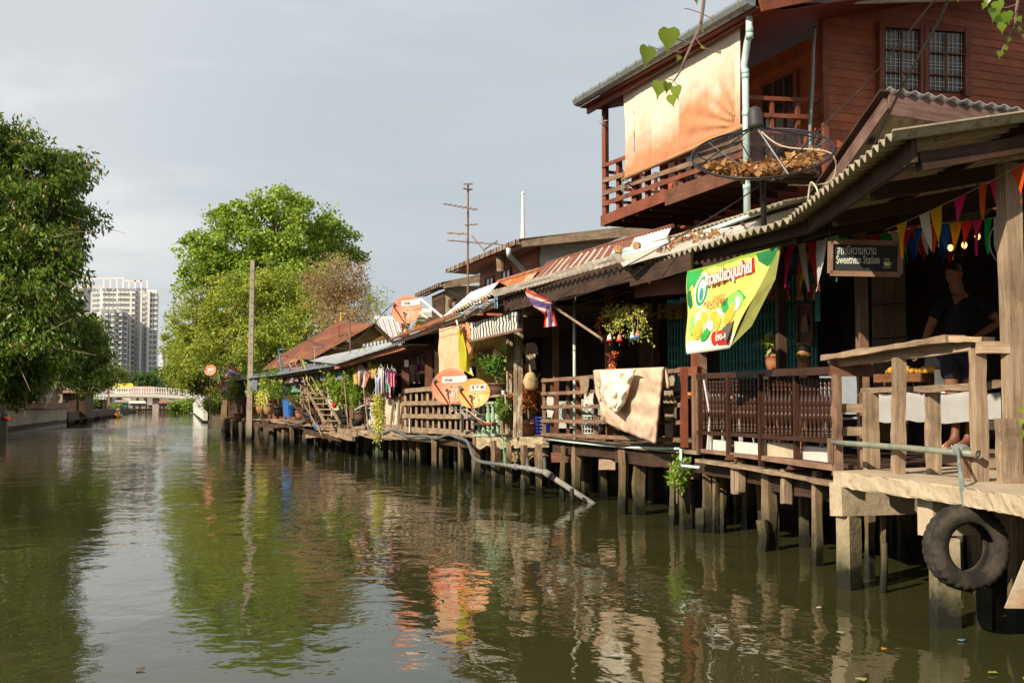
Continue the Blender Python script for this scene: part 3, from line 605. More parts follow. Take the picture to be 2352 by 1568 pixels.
bal = thing('baluster_railing', 'dark varnished railing of turned balusters above four white boards', 'railing', fac(1750, 1060))
OB = .03
P = lambda px, py, off=OB: fac(px, py, off)
mb = MB(); mb.beam(P(1602, 864), P(1760, 858), .075, .07, seg=6, j=.003); mb.beam(P(1760, 857), P(1926, 850), .07, .075, seg=6, j=.003); mb.build('top_rail', M['turned'], bal)
mb = MB(); mb.beam(P(1604, 992), P(1746, 1001), .06, .045, seg=6, j=.003); mb.beam(P(1746, 1001), P(1923, 1013), .06, .045, seg=6, j=.003); mb.build('lower_rail', M['turned'], bal)
mb = MB(); mb.beam(P(1606, 1033), P(1746, 1051), .07, .045, seg=5, j=.004); mb.beam(P(1746, 1050), P(1920, 1074), .07, .05, seg=5, j=.004); mb.build('bottom_rail', M['brown_grey'], bal)
for px0, px1, yt, yb, off in ((1590, 1603, 857, 1030, 0), (1603, 1611, 870, 1040, .01), (1668, 1676, 862, 1045, .0), (1741, 1751, 858, 1070, 0), (1822, 1833, 856, 1064, 0), (1917, 1930, 858, 1085, .0)):
    a, b = P((px0+px1)/2, yb, off), P((px0+px1)/2, yt, off); a = V((b.x, b.y, a.z)); mb = MB(); mb.beam(a, b, (px1-px0)*mpp(b), .075, side=(1, -.2, 0), seg=4, j=.002); mb.build('post', M['brown_grey'] if px0 in (1590, 1917) else M['turned'], bal)
bprof = [(.020, 0), (.021, .03), (.013, .045), (.026, .065), (.013, .085), (.015, .11), (.021, .13), (.013, .15), (.0135, .19), (.017, .26), (.025, .33), (.029, .37), (.021, .405), (.015, .42), (.028, .44), (.015, .46), (.030, .485), (.016, .51), (.022, .535), (.029, .57), (.026, .62), (.018, .68), (.015, .73), (.013, .78), (.020, .80), (.013, .82), (.014, .86), (.024, .885), (.013, .91), (.020, .93), (.021, .97), (.021, 1)]
bme = None
bays = ((1613, 1666, 7, 880, 989, 993), (1680, 1738, 7, 877, 995, 1000), (1754, 1819, 7, 876, 1001, 1006), (1837, 1913, 8, 874, 1007, 1012))
for x0, x1, n, yt, y0, y1 in bays:
    for k in range(n):
        px = x0+(x1-x0)*(k+.5)/n; t_ = P(px, yt-6); b_ = P(px, (y0+y1)/2-4); b_ = V((t_.x, t_.y, b_.z)); h = t_.z-b_.z
        if bme is None:
            mb = MB(); mb.lathe([(r, z) for r, z in bprof], (0, 0, 0), 14); o = mb.build('baluster', M['turned'], bal, smooth=True); bme = o
        else: o = bme.copy(); COL.objects.link(o)
        o.location = b_; o.scale = (1, 1, h)
for x0, x1, ya, yb, yc, yd, m in ((1624, 1666, 1008, 1012, 1040, 1034, 'white_paint'), (1686, 1741, 1013, 1018, 1050, 1042, 'white_paint'), (1753, 1823, 1014, 1019, 1060, 1050, 'pale_plank'), (1840, 1916, 1023, 1030, 1072, 1062, 'white_paint')):
    mb = MB(); mb.poly([P(x0, ya, .07), P(x1, yb, .07), P(x1, yc, .07), P(x0, yd, .07)], .012, V((1, 0, 0))); mb.build('panel_board', M[m], bal)
for px, py in ((1682, 1056), (1826, 1078)):
    p = fac(px, py, -.02); mb = MB(); mb.poly([p+RGT*(.09*math.cos(a))+V((0, 0, .065*math.sin(a))) for a in np.linspace(0, math.pi, 10)], .04, V((1, 0, 0))); mb.build('foot_bracket', M['brown_wood'], bal)

# shop front behind: two folding gates, wall, pictures
shop = thing('stilt_house', 'dark timber shop house behind the baluster railing with teal folding gates', 'house', fac(1700, 1000, 2.5))
def wallstrip(px0, px1, off, z0, z1, mat, name, parent, bw=.22):
    a, b = fac(px0, 931, off), fac(px1, 931, off); L = (b-a).length; n = max(1, int(L/bw)); mb = MB(); s = (b-a).normalized()
    for k in range(n):
        p = a.lerp(b, (k+.5)/n); o_ = .006*(k % 3); mb.beam(V((p.x+o_, p.y, z0)), V((p.x+o_, p.y, z1)), L/n*.985, .03, side=s)
    return mb.build(name, mat, parent)
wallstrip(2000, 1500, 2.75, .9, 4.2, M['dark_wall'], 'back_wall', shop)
def gate(px0, px1, off, pyt, pyb, label):
    g = thing('folding_gate', label, 'folding gate', fac((px0+px1)/2, pyb, off)); a, b = fac(px0, 931, off), fac(px1, 931, off); z0, z1 = fac(px1, pyb, off).z, fac(px1, pyt, off).z; n = int((b-a).length/.11); s = (b-a).normalized()
    for k in range(n+1):
        p = a.lerp(b, k/n); mb = MB(); mb.beam(V((p.x-.02, p.y, z0)), V((p.x-.02, p.y, z1)), .022, .03, side=s); mb.build('upright', M['teal'], g)
    mb = MB()
    for k in range(n):
        p, q = a.lerp(b, k/n), a.lerp(b, (k+1)/n)
        for zz in np.arange(z0+.1, z1-.3, .42): mb.beam(V((p.x, p.y, zz)), V((q.x, q.y, zz+.3)), .006, .018); mb.beam(V((p.x+.012, p.y, zz+.3)), V((q.x+.012, q.y, zz)), .006, .018)
    mb.build('lattice_bar', M['teal'], g); return g
gate(1798, 1660, 2.3, 640, 905, 'teal folding shop gate behind the yellow banner and baluster railing')
gate(1880, 1806, 2.35, 640, 905, 'short teal folding gate behind the hanging photograph by the seated man')
gate(1600, 1540, 2.3, 650, 900, 'teal folding gate behind the brown corner post by the comforter')
# deep eave fascia above this section
fasc = MB(); fasc.beam(atz(1480, 625, 3.2)+V((.25, 0, 0)), atz(1860, 505, 3.28)+V((.25, 0, 0)), .04, .2, seg=8, j=.006); fasc.build('fascia_board', M['fascia'], pav)

# man seated behind the railing
def head_mesh(mb, c, r, fwd, up=V((0, 0, 1))):
    f = V(fwd).normalized(); s = up.cross(f).normalized(); u = f.cross(s).normalized()
    def fn(a, b):
        th = a*2*math.pi; ph = b*math.pi; x, y, z = math.sin(ph)*math.cos(th), math.sin(ph)*math.sin(th), math.cos(ph)
        X = x*1.0; Y = y*.82; Z = z*1.22
        if z < 0: k = 1+z*.16; Y *= k; X = X*(k if X < 0 else 1+z*.04)
        if x > .8 and -.35 < z < .12 and abs(y) < .22: X += .20*(1-abs(y)/.22)*(1-abs(z+.14)/.26)     # nose
        if x > .75 and .05 < z < .25 and abs(y) > .15: X -= .07                                    # eye sockets
        if x > .8 and -.62 < z < -.45 and abs(y) < .3: X += .05                                    # lips
        if abs(y) > .9 and abs(z) < .25: Y *= 1.12                                                 # ears
        return c + (f*X+s*Y+u*Z)*r
    mb.grid(fn, 28, 20); return f, s, u
def body_from(joints, edges, name='body', sub=2):
    import bmesh
    me = bpy.data.meshes.new(name); names = list(joints); idx = {n: i for i, n in enumerate(names)}
    me.from_pydata([tuple(joints[n][0]) for n in names], [(idx[a], idx[b]) for a, b in edges], [])
    o = bpy.data.objects.new(name, me); COL.objects.link(o); md = o.modifiers.new('s', 'SKIN'); md.use_smooth_shade = True
    for i, n in enumerate(names): me.skin_vertices[0].data[i].radius = (joints[n][1], joints[n][2] if len(joints[n]) > 2 else joints[n][1])
    me.skin_vertices[0].data[0].use_root = True; ss = o.modifiers.new('b', 'SUBSURF'); ss.levels = sub; ss.render_levels = sub
    bpy.context.view_layer.update(); m2 = bpy.data.meshes.new_from_object(o.evaluated_get(bpy.context.evaluated_depsgraph_get())); bpy.data.objects.remove(o)
    return [v.co.copy() for v in m2.vertices], [tuple(p.vertices) for p in m2.polygons]
def hand_chain(J, E, root, tag_, wrist, direction, palm_n, s=1.0, curl=.4):
    d = V(direction).normalized(); n_ = V(palm_n).normalized(); sd = d.cross(n_).normalized()
    J[tag_+'palm'] = (wrist+d*.045*s, .022*s, .030*s); E.append((root, tag_+'palm'))
    for k, (o_, L) in enumerate(((-.030, .062), (-.010, .075), (.010, .080), (.028, .070))):
        b0 = wrist+d*.085*s+sd*o_*s; m_ = b0+(d*math.cos(curl*.5)+n_*math.sin(curl*.5))*L*.5*s; t_ = m_+(d*math.cos(curl*1.6)+n_*math.sin(curl*1.6))*L*.5*s
        J[f'{tag_}f{k}a'] = (b0, .0095*s); J[f'{tag_}f{k}b'] = (m_, .0085*s); J[f'{tag_}f{k}c'] = (t_, .007*s); E += [(tag_+'palm', f'{tag_}f{k}a'), (f'{tag_}f{k}a', f'{tag_}f{k}b'), (f'{tag_}f{k}b', f'{tag_}f{k}c')]
    b0 = wrist+d*.03*s+sd*.036*s; m_ = b0+(d*.6+sd*.7+n_*.2).normalized()*.035*s; t_ = m_+(d*.9+sd*.3+n_*.3).normalized()*.03*s
    J[tag_+'t1'] = (b0, .011*s); J[tag_+'t2'] = (m_, .010*s); J[tag_+'t3'] = (t_, .008*s); E += [(tag_+'palm', tag_+'t1'), (tag_+'t1', tag_+'t2'), (tag_+'t2', tag_+'t3')]
hc = fac(1846, 818, .75); mm = mpp(hc); man = thing('person', 'man in sunglasses and dark shirt seated behind the baluster railing', 'person', V((hc.x, hc.y, 1.06)))
ff = V((-.75, -.6, -.12)).normalized(); sdv = V((0, 0, 1)).cross(ff).normalized(); B = hc+V((.02, .03, 0)); fl = V((ff.x, ff.y, 0)).normalized()
hip = V((B.x, B.y, 1.50))-fl*.02; J = {'hip': (hip, .13, .15), 'waist': (hip+V((0, 0, .14)), .12, .14), 'chest': (hip+V((0, 0, .30))+fl*.01, .13, .17), 'sh': (hip+V((0, 0, .45)), .09, .12), 'neck': (hip+V((0, 0, .53))+fl*.02, .075), 'nk2': (B+V((0, 0, .02)), .06)}
E = [('hip', 'waist'), ('waist', 'chest'), ('chest', 'sh'), ('sh', 'neck'), ('neck', 'nk2')]
for s_, q in ((1, 'l'), (-1, 'r')):
    J[q+'hip'] = (hip+sdv*.09*s_+fl*.05, .085); J[q+'kn'] = (hip+sdv*.13*s_+fl*.43+V((0, 0, .0)), .062); J[q+'an'] = (hip+sdv*.12*s_+fl*.40+V((0, 0, -.40)), .038); J[q+'ft'] = (hip+sdv*.13*s_+fl*.56+V((0, 0, -.425)), .03)
    E += [('hip', q+'hip'), (q+'hip', q+'kn'), (q+'kn', q+'an'), (q+'an', q+'ft')]
    J[q+'sh'] = (hip+sdv*.19*s_+V((0, 0, .42)), .055); J[q+'el'] = (hip+sdv*.24*s_+fl*.06+V((0, 0, .16)), .04); J[q+'wr'] = (hip+sdv*.14*s_+fl*.27+V((0, 0, .12)), .026)
    E += [('sh', q+'sh'), (q+'sh', q+'el'), (q+'el', q+'wr')]; hand_chain(J, E, q+'wr', q, J[q+'wr'][0], fl*.9-sdv*.2*s_+V((0, 0, -.1)), V((0, 0, -1)))
J['lsh'] = (J['lsh'][0]+V((0, 0, .03)), .07); J['rsh'] = (J['rsh'][0]+V((0, 0, .03)), .07); vs, fs = body_from(J, E); mb = MB(); mb.add(vs, fs); f_, s_, u_ = head_mesh(mb, B+V((0, 0, .012)), .092, ff); mb.build('body', M['skin'], man, smooth=True)
mb = MB(); HC = B+V((0, 0, .012))
def cap(a, b):
    th = a*2*math.pi; ph = b*1.45; x, y, z = math.sin(ph)*math.cos(th), math.sin(ph)*math.sin(th), math.cos(ph)
    k = 1.07; 
    if x > 0: z = max(z, .55*x+.1) if b > .6 else z
    return HC+(f_*x*1.0*k+s_*y*.84*k+u_*z*1.24*k)*.092
mb.grid(cap, 24, 10); mb.build('hair', M['hair'], man, smooth=True)
mb = MB()
for s2 in (-1, 1): mb.ball(HC+f_*.094+s_*.034*s2+u_*.016, .011, .028, .019, rot=Matrix((f_, s_, u_)).transposed())
mb.beam(HC+f_*.10-s_*.03+u_*.02, HC+f_*.10+s_*.03+u_*.02, .004, .005)
for s2 in (-1, 1): mb.beam(HC+f_*.09+s_*.062*s2+u_*.02, HC-f_*.01+s_*.083*s2+u_*.015, .004, .005)
mb.build('sunglasses', plain('mirror lens', (.10, .10, .02), .1, .8), man)
mb = MB(); J2 = {k: (v[0], *(r*1.12 for r in v[1:])) for k, v in J.items() if k in ('waist', 'chest', 'sh', 'lsh', 'rsh')}; J2['hip'] = (hip, .15, .17)
for q in 'lr': J2[q+'el'] = (J[q+'sh'][0].lerp(J[q+'el'][0], .7), .055)
vs, fs = body_from({k: J2[k] for k in ('hip', 'waist', 'chest', 'sh', 'lsh', 'rsh', 'lel', 'rel')}, [('hip', 'waist'), ('waist', 'chest'), ('chest', 'sh'), ('sh', 'lsh'), ('sh', 'rsh'), ('lsh', 'lel'), ('rsh', 'rel')]); mb.add(vs, fs); mb.build('shirt', cloth('maroon shirt', (.05, .02, .02)), man, smooth=True)
bn = MB(); bn.beam(hip+V((0, 0, -.17))-sdv*.5, hip+V((0, 0, -.17))+sdv*.5, .3, .04); 
for s2 in (-1, 1): bn.beam(hip+sdv*.4*s2+V((0, 0, -.19)), V((hip.x, hip.y, 1.06))+sdv*.4*s2, .05, .05)
tag(bn.build('bench', M['dark_wood']), 'dark plank bench under the seated man behind the balusters', 'bench')
# ================================================================ LADDER RAIL SECTION WITH THE COMFORTER
LG = 'weathered stilts under the houses'
deckC = thing('timber_deck', 'dark beamed deck on stilts below the ladder rail with the beige comforter', 'deck', fac(1420, 1040))
slab([(1600, 1034), (1500, 1027), (1400, 1018), (1300, 1008), (1246, 1003)], .05, 3.3, M['grey_wood'], 'plank_floor', deckC, .012)
mb = MB(); mb.beam(fac(1570, 1060, .12), fac(1420, 1047, .12), .10, .19, seg=8, j=.008); mb.beam(fac(1420, 1042, .14), fac(1275, 1030, .14), .09, .15, seg=8, j=.008); mb.build('edge_beam', M['fascia'], deckC)
for px0, px1, py in ((1378, 1416, 1066), (1546, 1600, 1085), (1272, 1315, 1050)):
    a, b = fac(px0, py, .05), fac(px1, py, .25); mb = MB(); mb.beam(a, b, .14, .16, seg=3, j=.006); mb.build('joist_end', M['grey_wood'] if px0 != 1272 else M['brown_wood'], deckC)
for px, py, z1, w in ((1426, 1180, .95, .11), (1466, 1181, .92, .16), (1436, 1178, .9, .07), (1322, 1152, .92, .13), (1288, 1150, .92, .09), (1296, 1150, .8, .07), (1170, 1128, .9, .12), (1209, 1136, .9, .11), (1241, 1143, .92, .12)): pile(atz(px, py, 0), z1, w, M['pile'], deckC, 'stilt', .03)
for k in range(26): y = 13.6+random.random()*6; pile(V((fx(y)+random.uniform(.7, 3.2), y, 0)), .95, random.uniform(.08, .15), M['pile'], deckC, 'stilt', .05)
lr = thing('ladder_railing', 'brown timber railing of flat rails with the beige comforter hung over it', 'railing', fac(1420, 1010))
for x, off, w, yt, yb in ((1249, 0, .05, 868, 1004), (1268, .05, .055, 870, 1003), (1304, .05, .05, 866, 1005), (1329, .05, .08, 864, 1008), (1368, 0, .06, 860, 1010), (1415, .05, .08, 856, 1014), (1512, .05, .085, 850, 1020)):
    a, b = fac(x, yb, off), fac(x, yt, off); mb = MB(); mb.beam(V((b.x, b.y, a.z)), b, w, .06, side=(1, -.2, 0), seg=4, j=.003); mb.build('post', M['brown_grey'] if off == 0 else M['brown_wood'], lr)
for y0, y1 in ((874, 850), (904, 890), (934, 930), (966, 970), (997, 1010)):
    mb = MB(); mb.beam(fac(1246, y0, -.02), fac(1566, y1, -.02), .05, .055, seg=12, j=.004); mb.build('rail', M['brown_grey'], lr)
cp = thing('corner_post', 'square red brown corner post of the shop, boxed in where two railings meet', 'post', fac(1570, 1030))
for px0, px1, yt, yb, off in ((1563, 1577, 845, 1027, 0), (1588, 1602, 700, 1032, .12)):
    a, b = fac((px0+px1)/2, yb, off), fac((px0+px1)/2, yt, off); mb = MB(); mb.beam(V((b.x, b.y, a.z)), b, (px1-px0)*mpp(b), .11, side=(1, -.2, 0), seg=6, j=.003); mb.build('post', M['red_wood'], cp)
mb = MB(); mb.beam(fac(1562, 853, 0), fac(1606, 852, .14), .09, .11, seg=3, j=.003); mb.build('rail', M['red_wood'], cp)
# comforter and white sheet
def over_rail(px, py, off): return fac(px, py, off)
def comf(u, v):
    top = (1375+ (1512-1375)*u, 851-(851-848)*u); bl = (1392, 985); br = (1495, 1015)
    tl = (1362, 853); tr = (1520, 846)
    yb = float(np.interp(u, [0, .16, .42, 1], [905, 966, 986, 1018])); px = tl[0]+(tr[0]-tl[0])*u + v*(6 if u < .1 else (-(u)*18)); py = (852-6*u)+(yb-(852-6*u))*v
    q = mnoise.noise(V((u*7, v*7, 1))); tuft = math.sin(u*12.6)*math.sin(v*9.4)
    return fac(px, py, -.36 - .035*abs(tuft) - .02*q - .013*mnoise.noise(V((u*13, v*11, 5))) - .01*math.sin(u*50)*(v > .8))
mb = MB()
def comf2(u, v):
    if v < .22:      # over the rail
        w = v/.22; p = comf(u, 0); b = V((p.x+.09, p.y+.02, p.z-.25*(1-w))); return b.lerp(p, w)+V((0, 0, .05*math.sin(w*math.pi)))
    return comf(u, (v-.22)/.78)
mb.grid(comf2, 60, 40, th=.035, tn=V((1, 0, 0))); tag(mb.build('comforter', cloth('beige comforter', (.50, .37, .27), (.58, .44, .33), 2, trans=0), smooth=True), 'thick beige quilted comforter draped over the brown ladder railing', 'comforter')
mb = MB()
def sht(u, v):
    l = [(1374, 850), (1380, 880), (1388, 915), (1398, 936), (1410, 945)]; r = [(1458, 848), (1449, 870), (1441, 900), (1432, 926), (1418, 945)]
    k = v*4; i = min(3, int(k)); t = k-i; a = (l[i][0]*(1-t)+l[i+1][0]*t, l[i][1]*(1-t)+l[i+1][1]*t); b = (r[i][0]*(1-t)+r[i+1][0]*t, r[i][1]*(1-t)+r[i+1][1]*t)
    return fac(a[0]*(1-u)+b[0]*u, a[1]*(1-u)+b[1]*u, -.50-.05*math.sin(u*math.pi)-.016*math.sin(u*14+v*5)-.04*mnoise.noise(V((u*3, v*5, 0)))-.012*mnoise.noise(V((u*8, v*8, 0))))
mb.grid(sht, 36, 36, th=.02, tn=V((1, 0, 0))); tag(mb.build('bed_sheet', cloth('cream sheet', (.80, .72, .60), (.86, .79, .68), 3, trans=.1), smooth=True), 'crumpled cream bed sheet bunched over the beige comforter', 'bed sheet')
def small_cloth(name, label, cat, px0, py0, px1, py1, off, mat, folds=3, amp=.02, taper=.8, group=None):
    m = (px0+px1)/2; o = drape(name, (fac(px0, py0, off), fac(px1, py0, off), fac(m+(px1-m)*taper, py1, off), fac(m+(px0-m)*taper, py1, off)), mat, folds, amp, 20, 12, hem=.05); return tag(o, label, cat, group)
small_cloth('towel', 'small taupe towel on the ladder rail beside the comforter', 'towel', 1332, 864, 1352, 905, -.24, cloth('taupe', (.34, .25, .18)))
small_cloth('towel', 'white rag hanging below the taupe towel on the ladder rail', 'towel', 1339, 902, 1364, 930, -.2, M['white_paint'] if 0 else cloth('white rag', (.66, .63, .56)))
small_cloth('towel', 'narrow white rag on the second rail by the white peeling post', 'towel', 1256, 908, 1270, 958, -.02, cloth('white rag 2', (.62, .60, .52)), taper=1.0)
small_cloth('garment', 'grey beige slack cloth sagging behind the rails near the corner post', 'cloth', 1522, 862, 1548, 950, .4, cloth('linen', (.42, .33, .24)), 3, .05)
# posts of this house, pvc down pipe, walls
hC = thing('stilt_house', 'brown timber house front with dark shutters behind the beige comforter', 'house', fac(1400, 1000, 2.5))
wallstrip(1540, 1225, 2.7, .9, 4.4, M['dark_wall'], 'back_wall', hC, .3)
for px, w, off, yt, yb, m in ((1276, .10, .35, 700, 1000, 'brown_wood'), (1399, .12, .35, 680, 1000, 'brown_wood'), (1505, .11, 1.2, 650, 960, 'dark_wood'), (1611, .10, .5, 640, 960, 'brown_grey')):
    b = fac(px, yt, off); mb = MB(); mb.beam(V((b.x, b.y, .95)), b+V((0, 0, .1)), w, w, side=(1, -.2, 0), seg=5, j=.003); mb.build('post', M[m], hC)
p = fac(1319, 640, .12); mb = MB(); mb.tube([V((p.x, p.y, .95)), p+V((0, 0, .1))], .028, 12); tag(mb.build('down_pipe', M['pvc_white'], smooth=True), 'thin off white plastic pipe standing behind the ladder rail', 'pipe')
wallstrip(1500, 1470, 2.4, .9, 3.6, M['dark_wood'], 'door_panel', hC)
# under eave boards
mb = MB(); mb.beam(fac(1460, 655, -.25), fac(1585, 640, -.25), .03, .34, seg=4, j=.004); mb.build('hanging_board', M['red_wood'], hC)
# banner
bn = thing('shop_banner', 'yellow and green sticky rice banner with red lettering hung from the eave', 'banner', fac(1650, 814, -.3))
bp, bnn = fac(1581, 720, -.80), V((-1, -.18, 0)).normalized()
def bq(px, py, o=0.0): return atplane(px, py, bp, V((-1, -.22, 0)).normalized())+V((-1, -.22, 0)).normalized()*(o+.0)
def bw(px, py): return .018*math.sin(px*.045)+.012*math.sin(py*.05+px*.02)
BL = [(1581, 623), (1580, 720), (1579, 814)]
def bfn(u, v):
    l = (1581-2*v, 623+191*v); r = (1792-118*v, 564+235*v); px = l[0]*(1-u)+r[0]*u; py = l[1]*(1-u)+r[1]*u; return bq(px, py, bw(px, py))
def bcol():
    b = NB('banner yellow', .45, .4); uv = b.n('ShaderNodeTexCoord'); s = b.n('ShaderNodeSeparateXYZ'); b.l(uv.outputs['UV'], s.inputs[0]); nz = b.noise(b.coord('UV', (3, 3, 1)), 2, 3, .5)
    y = b.math('ADD', s.outputs[1], b.math('MULTIPLY', b.math('SUBTRACT', nz, .5), .12)); c = b.mix(b.rng(nz, .35, .6), (.70, .60, .09), (.80, .70, .18)); c = b.mix(b.rng(y, .84, .87), c, (.74, .76, .70)); c = b.mix(b.rng(y, .06, .03), c, (.20, .32, .03)); b.col(c); return b.m
mb = MB(); mb.grid(bfn, 40, 24, th=.002, tn=(1, 0, 0)); mb.build('sheet', bcol(), bn, smooth=True)
mb = MB(); f0, f1, f2 = (1792, 564), (1674, 799), (1690, 752)
mb.poly([bq(1792, 564, -.01), bq(1772, 640, -.05), bq(1716, 748, -.06), bq(1672, 800, -.01), bq(1735, 680, .012)], .002, (1, 0, 0)); mb.build('folded_edge', plain('banner back', (.28, .30, .08), .6), bn)
mb = MB(); mb.poly([bq(1664, 753, .03), bq(1692, 735, .03), bq(1684, 764, .05), bq(1672, 790, .03)], .002, (1, 0, 0)); mb.build('curled_corner', plain('banner curl', (.10, .09, .07), .6), bn)
def bpoly(name, pts, mat, o=.004):
    out = []; k = len(pts)
    mb = MB(); cx = sum(p[0] for p in pts)/k; cy = sum(p[1] for p in pts)/k; ring_ = []
    for i in range(k):
        a, b = pts[i], pts[(i+1) % k]
        for t in (0, .5): ring_.append((a[0]*(1-t)+b[0]*t, a[1]*(1-t)+b[1]*t))
    vs = [bq(cx, cy, bw(cx, cy)+o)]+[bq(x, y, bw(x, y)+o) for x, y in ring_]; n = len(ring_); mb.add(vs, [(0, 1+i, 1+(i+1) % n) for i in range(n)]); return mb.build(name, mat, bn)
def bell(cx, cy, rx, ry, rot=0, n=18): return [(cx+rx*math.cos(a)*math.cos(rot)-ry*math.sin(a)*math.sin(rot), cy+rx*math.cos(a)*math.sin(rot)+ry*math.sin(a)*math.cos(rot)) for a in np.linspace(0, 2*math.pi, n, endpoint=False)]
G1, G2, G3 = plain('print green', (.03, .33, .07), .5), plain('print dark green', (.015, .17, .05), .5), plain('print light green', (.25, .52, .12), .5)
MY, MW, MR = plain('print mango', (.75, .42, .04), .5), plain('print white', (.80, .82, .74), .5), plain('print red', (.62, .02, .02), .5)
bpoly('printed_leaf', [(1582, 625), (1614, 617), (1609, 640), (1598, 662), (1590, 650), (1583, 676)], G1); bpoly('printed_leaf', [(1582, 676), (1590, 665), (1592, 700), (1587, 712), (1582, 700)], G2); bpoly('printed_leaf', [(1740, 583), (1790, 566), (1775, 595), (1762, 612), (1745, 600)], G2); bpoly('printed_leaf', [(1776, 580), (1786, 572), (1762, 628), (1752, 650)], G1)
bpoly('printed_oval', bell(1612, 667, 14, 42, .25), MW); bpoly('printed_oval', bell(1613, 668, 11, 36, .25), G1, .007); bpoly('printed_oval', bell(1613, 668, 7, 27, .2), MW, .010); bpoly('printed_oval', bell(1612, 676, 4, 16, .2), plain('print teal', (.05, .30, .30), .5), .013)
bpoly('printed_leaf', [(1652, 695), (1690, 668), (1700, 665), (1716, 682), (1700, 706), (1670, 722), (1655, 715)], G1); bpoly('printed_leaf', bell(1690, 690, 20, 22, .6), G3, .006)
bpoly('printed_leaf', bell(1608, 738, 14, 30, .2), plain('print mint', (.45, .62, .50), .5)); bpoly('printed_leaf', bell(1640, 735, 16, 30, .4), plain('print mint two', (.48, .62, .55), .5), .005)
for cx, cy, rx, ry, ro in ((1606, 756, 9, 26, .2), (1617, 728, 7, 14, -.2), (1638, 728, 10, 15, .3), (1648, 742, 7, 20, .3), (1592, 748, 5, 24, 0)): bpoly('printed_fruit', bell(cx, cy, rx, ry, ro), MY if cx != 1592 else G3, .010)
bpoly('printed_fruit', bell(1679, 722, 11, 26, .5), MY, .010); bpoly('printed_leaf', bell(1622, 768, 7, 18, .5), G1, .012); bpoly('printed_fruit', bell(1633, 748, 6, 12, 0), MW, .013); bpoly('printed_spoon', bell(1698, 690, 7, 9, 0), MW, .012)
bpoly('printed_stem', [(1696, 700), (1704, 698), (1700, 712), (1690, 714)], MW, .012); bpoly('printed_panel', [(1647, 762), (1676, 750), (1676, 790), (1646, 792)], MR, .012)
bpoly('printed_phone', bell(1640, 777, 6, 16, .1), MR, .014)
ex = (bq(1730, 592)-bq(1625, 625)).normalized(); ey = (V((0, 0, 1))-ex*ex.z).normalized(); ey = (ey+ex*.12).normalized()
hT = (bq(1640, 628)-bq(1640, 668)).length
strip_text('ข้าวเหนียวมูนป้าณี', 'red_outline', MR, bn, bq(1624, 669, .030), ex, ey, hT*1.12, .002, bold=.085, width=(bq(1737, 590)-bq(1624, 622)).length*1.0)
strip_text('ข้าวเหนียวมูนป้าณี', 'lettering', MW, bn, bq(1626, 666, .036), ex, ey, hT, .002, bold=.035, width=(bq(1735, 592)-bq(1626, 622)).length*.98)
strip_text('หอมหวาน', 'small_lettering', MR, bn, bq(1622, 706, .03), ex, ey, .055, .002, bold=.02); strip_text('อุดมอร่อย', 'small_lettering', MR, bn, bq(1645, 690, .03), ex, ey, .055, .002, bold=.02)
strip_text('090-4', 'phone_number', MW, bn, bq(1649, 784, .034), ex, ey, .07, .002, bold=.01, width=.17)
# hanging vine with bells and tinsel
tr_ = trailing('hanging_vine', 'yellow green trailing vine hanging in a clump with four small bells below', fac(1383, 722, -.3), .6, .42, 420, M['lime'], .034, 14, loc2=fac(1488, 722, -.3), cat='plant')
mb = MB(); 
C = np.array([tuple(fac(1390+random.random()*90, 722+random.gauss(0, 6)-(8 if random.random() < .5 else 0), -.3)) for _ in range(420)])+rng.normal(size=(420, 3))*.03; leaves('foliage', C, unit(rng.normal(size=C.shape)), .035, .8, M['lime'], tr_)
mb.tube([fac(1383, 724, -.3), fac(1440, 712, -.3), fac(1488, 720, -.3)], .012, 6); mb.tube([fac(1440, 712, -.3), fac(1440, 640, -.3)], .004, 4); mb.build('rod', M['dark_metal'], tr_)
def bell_(px, py, label, mat, s=1.0, off=-.3, g='little wind bells'):
    c = fac(px, py, off); t = thing('wind_bell', label, 'bell', c, g); mb = MB(); mb.lathe([(.045*s, -.05*s), (.038*s, -.045*s), (.034*s, 0), (.022*s, .035*s), (.008*s, .05*s)], c, 12); mb.build('shell', mat, t, smooth=True)
    mb = MB(); mb.tube([c+V((0, 0, .045*s)), c+V((0, 0, .25*s))], .003, 4); mb.tube([c+V((0, 0, -.12*s)), c], .002, 4); mb.build('cord', M['cable_white'], t); mb = MB(); mb.lathe([(.047*s, -.055*s), (.047*s, -.030*s)], c, 12); mb.build('band', M['blue_bucket'] if 'blue' in label else MR, t)
bell_(1400, 775, 'small red and white bell under the lime vine, first of four', MW); bell_(1423, 775, 'red rimmed bell, second of four under the lime vine', M['dish_red']); bell_(1453, 770, 'pale blue bell under the lime vine', M['pvc_blue']); bell_(1465, 766, 'red bell beside the pale blue one under the lime vine', M['dish_red'])
bell_(1114, 720, 'small yellow bell above the striped roller blind', M['ochre_pot']); bell_(931, 762, 'orange bell under the eave by the timber post', M['dish_orange'], 1.5, -.2); bell_(918, 790-22, 'green and yellow bell under the zinc eave corner', M['fern'], 1.4, -.2)
def tinsel(label, pts, r=.045, n=260, off=.2):
    P_ = [fac(a, b, off) for a, b in pts]; t = thing('tinsel_garland', label, 'garland', P_[0], 'tinsel garlands'); 
    for m, k in ((MR, .6), (MY, .25), (M['steel'], .15)):
        q = int(n*k); idx = rng.integers(0, len(P_)-1, q); f = rng.random(q); C = np.array([tuple(P_[i].lerp(P_[i+1], float(x))) for i, x in zip(idx, f)])+rng.normal(size=(q, 3))*r*.5; leaves('tinsel', C, unit(rng.normal(size=C.shape)), r, .5, m, t)
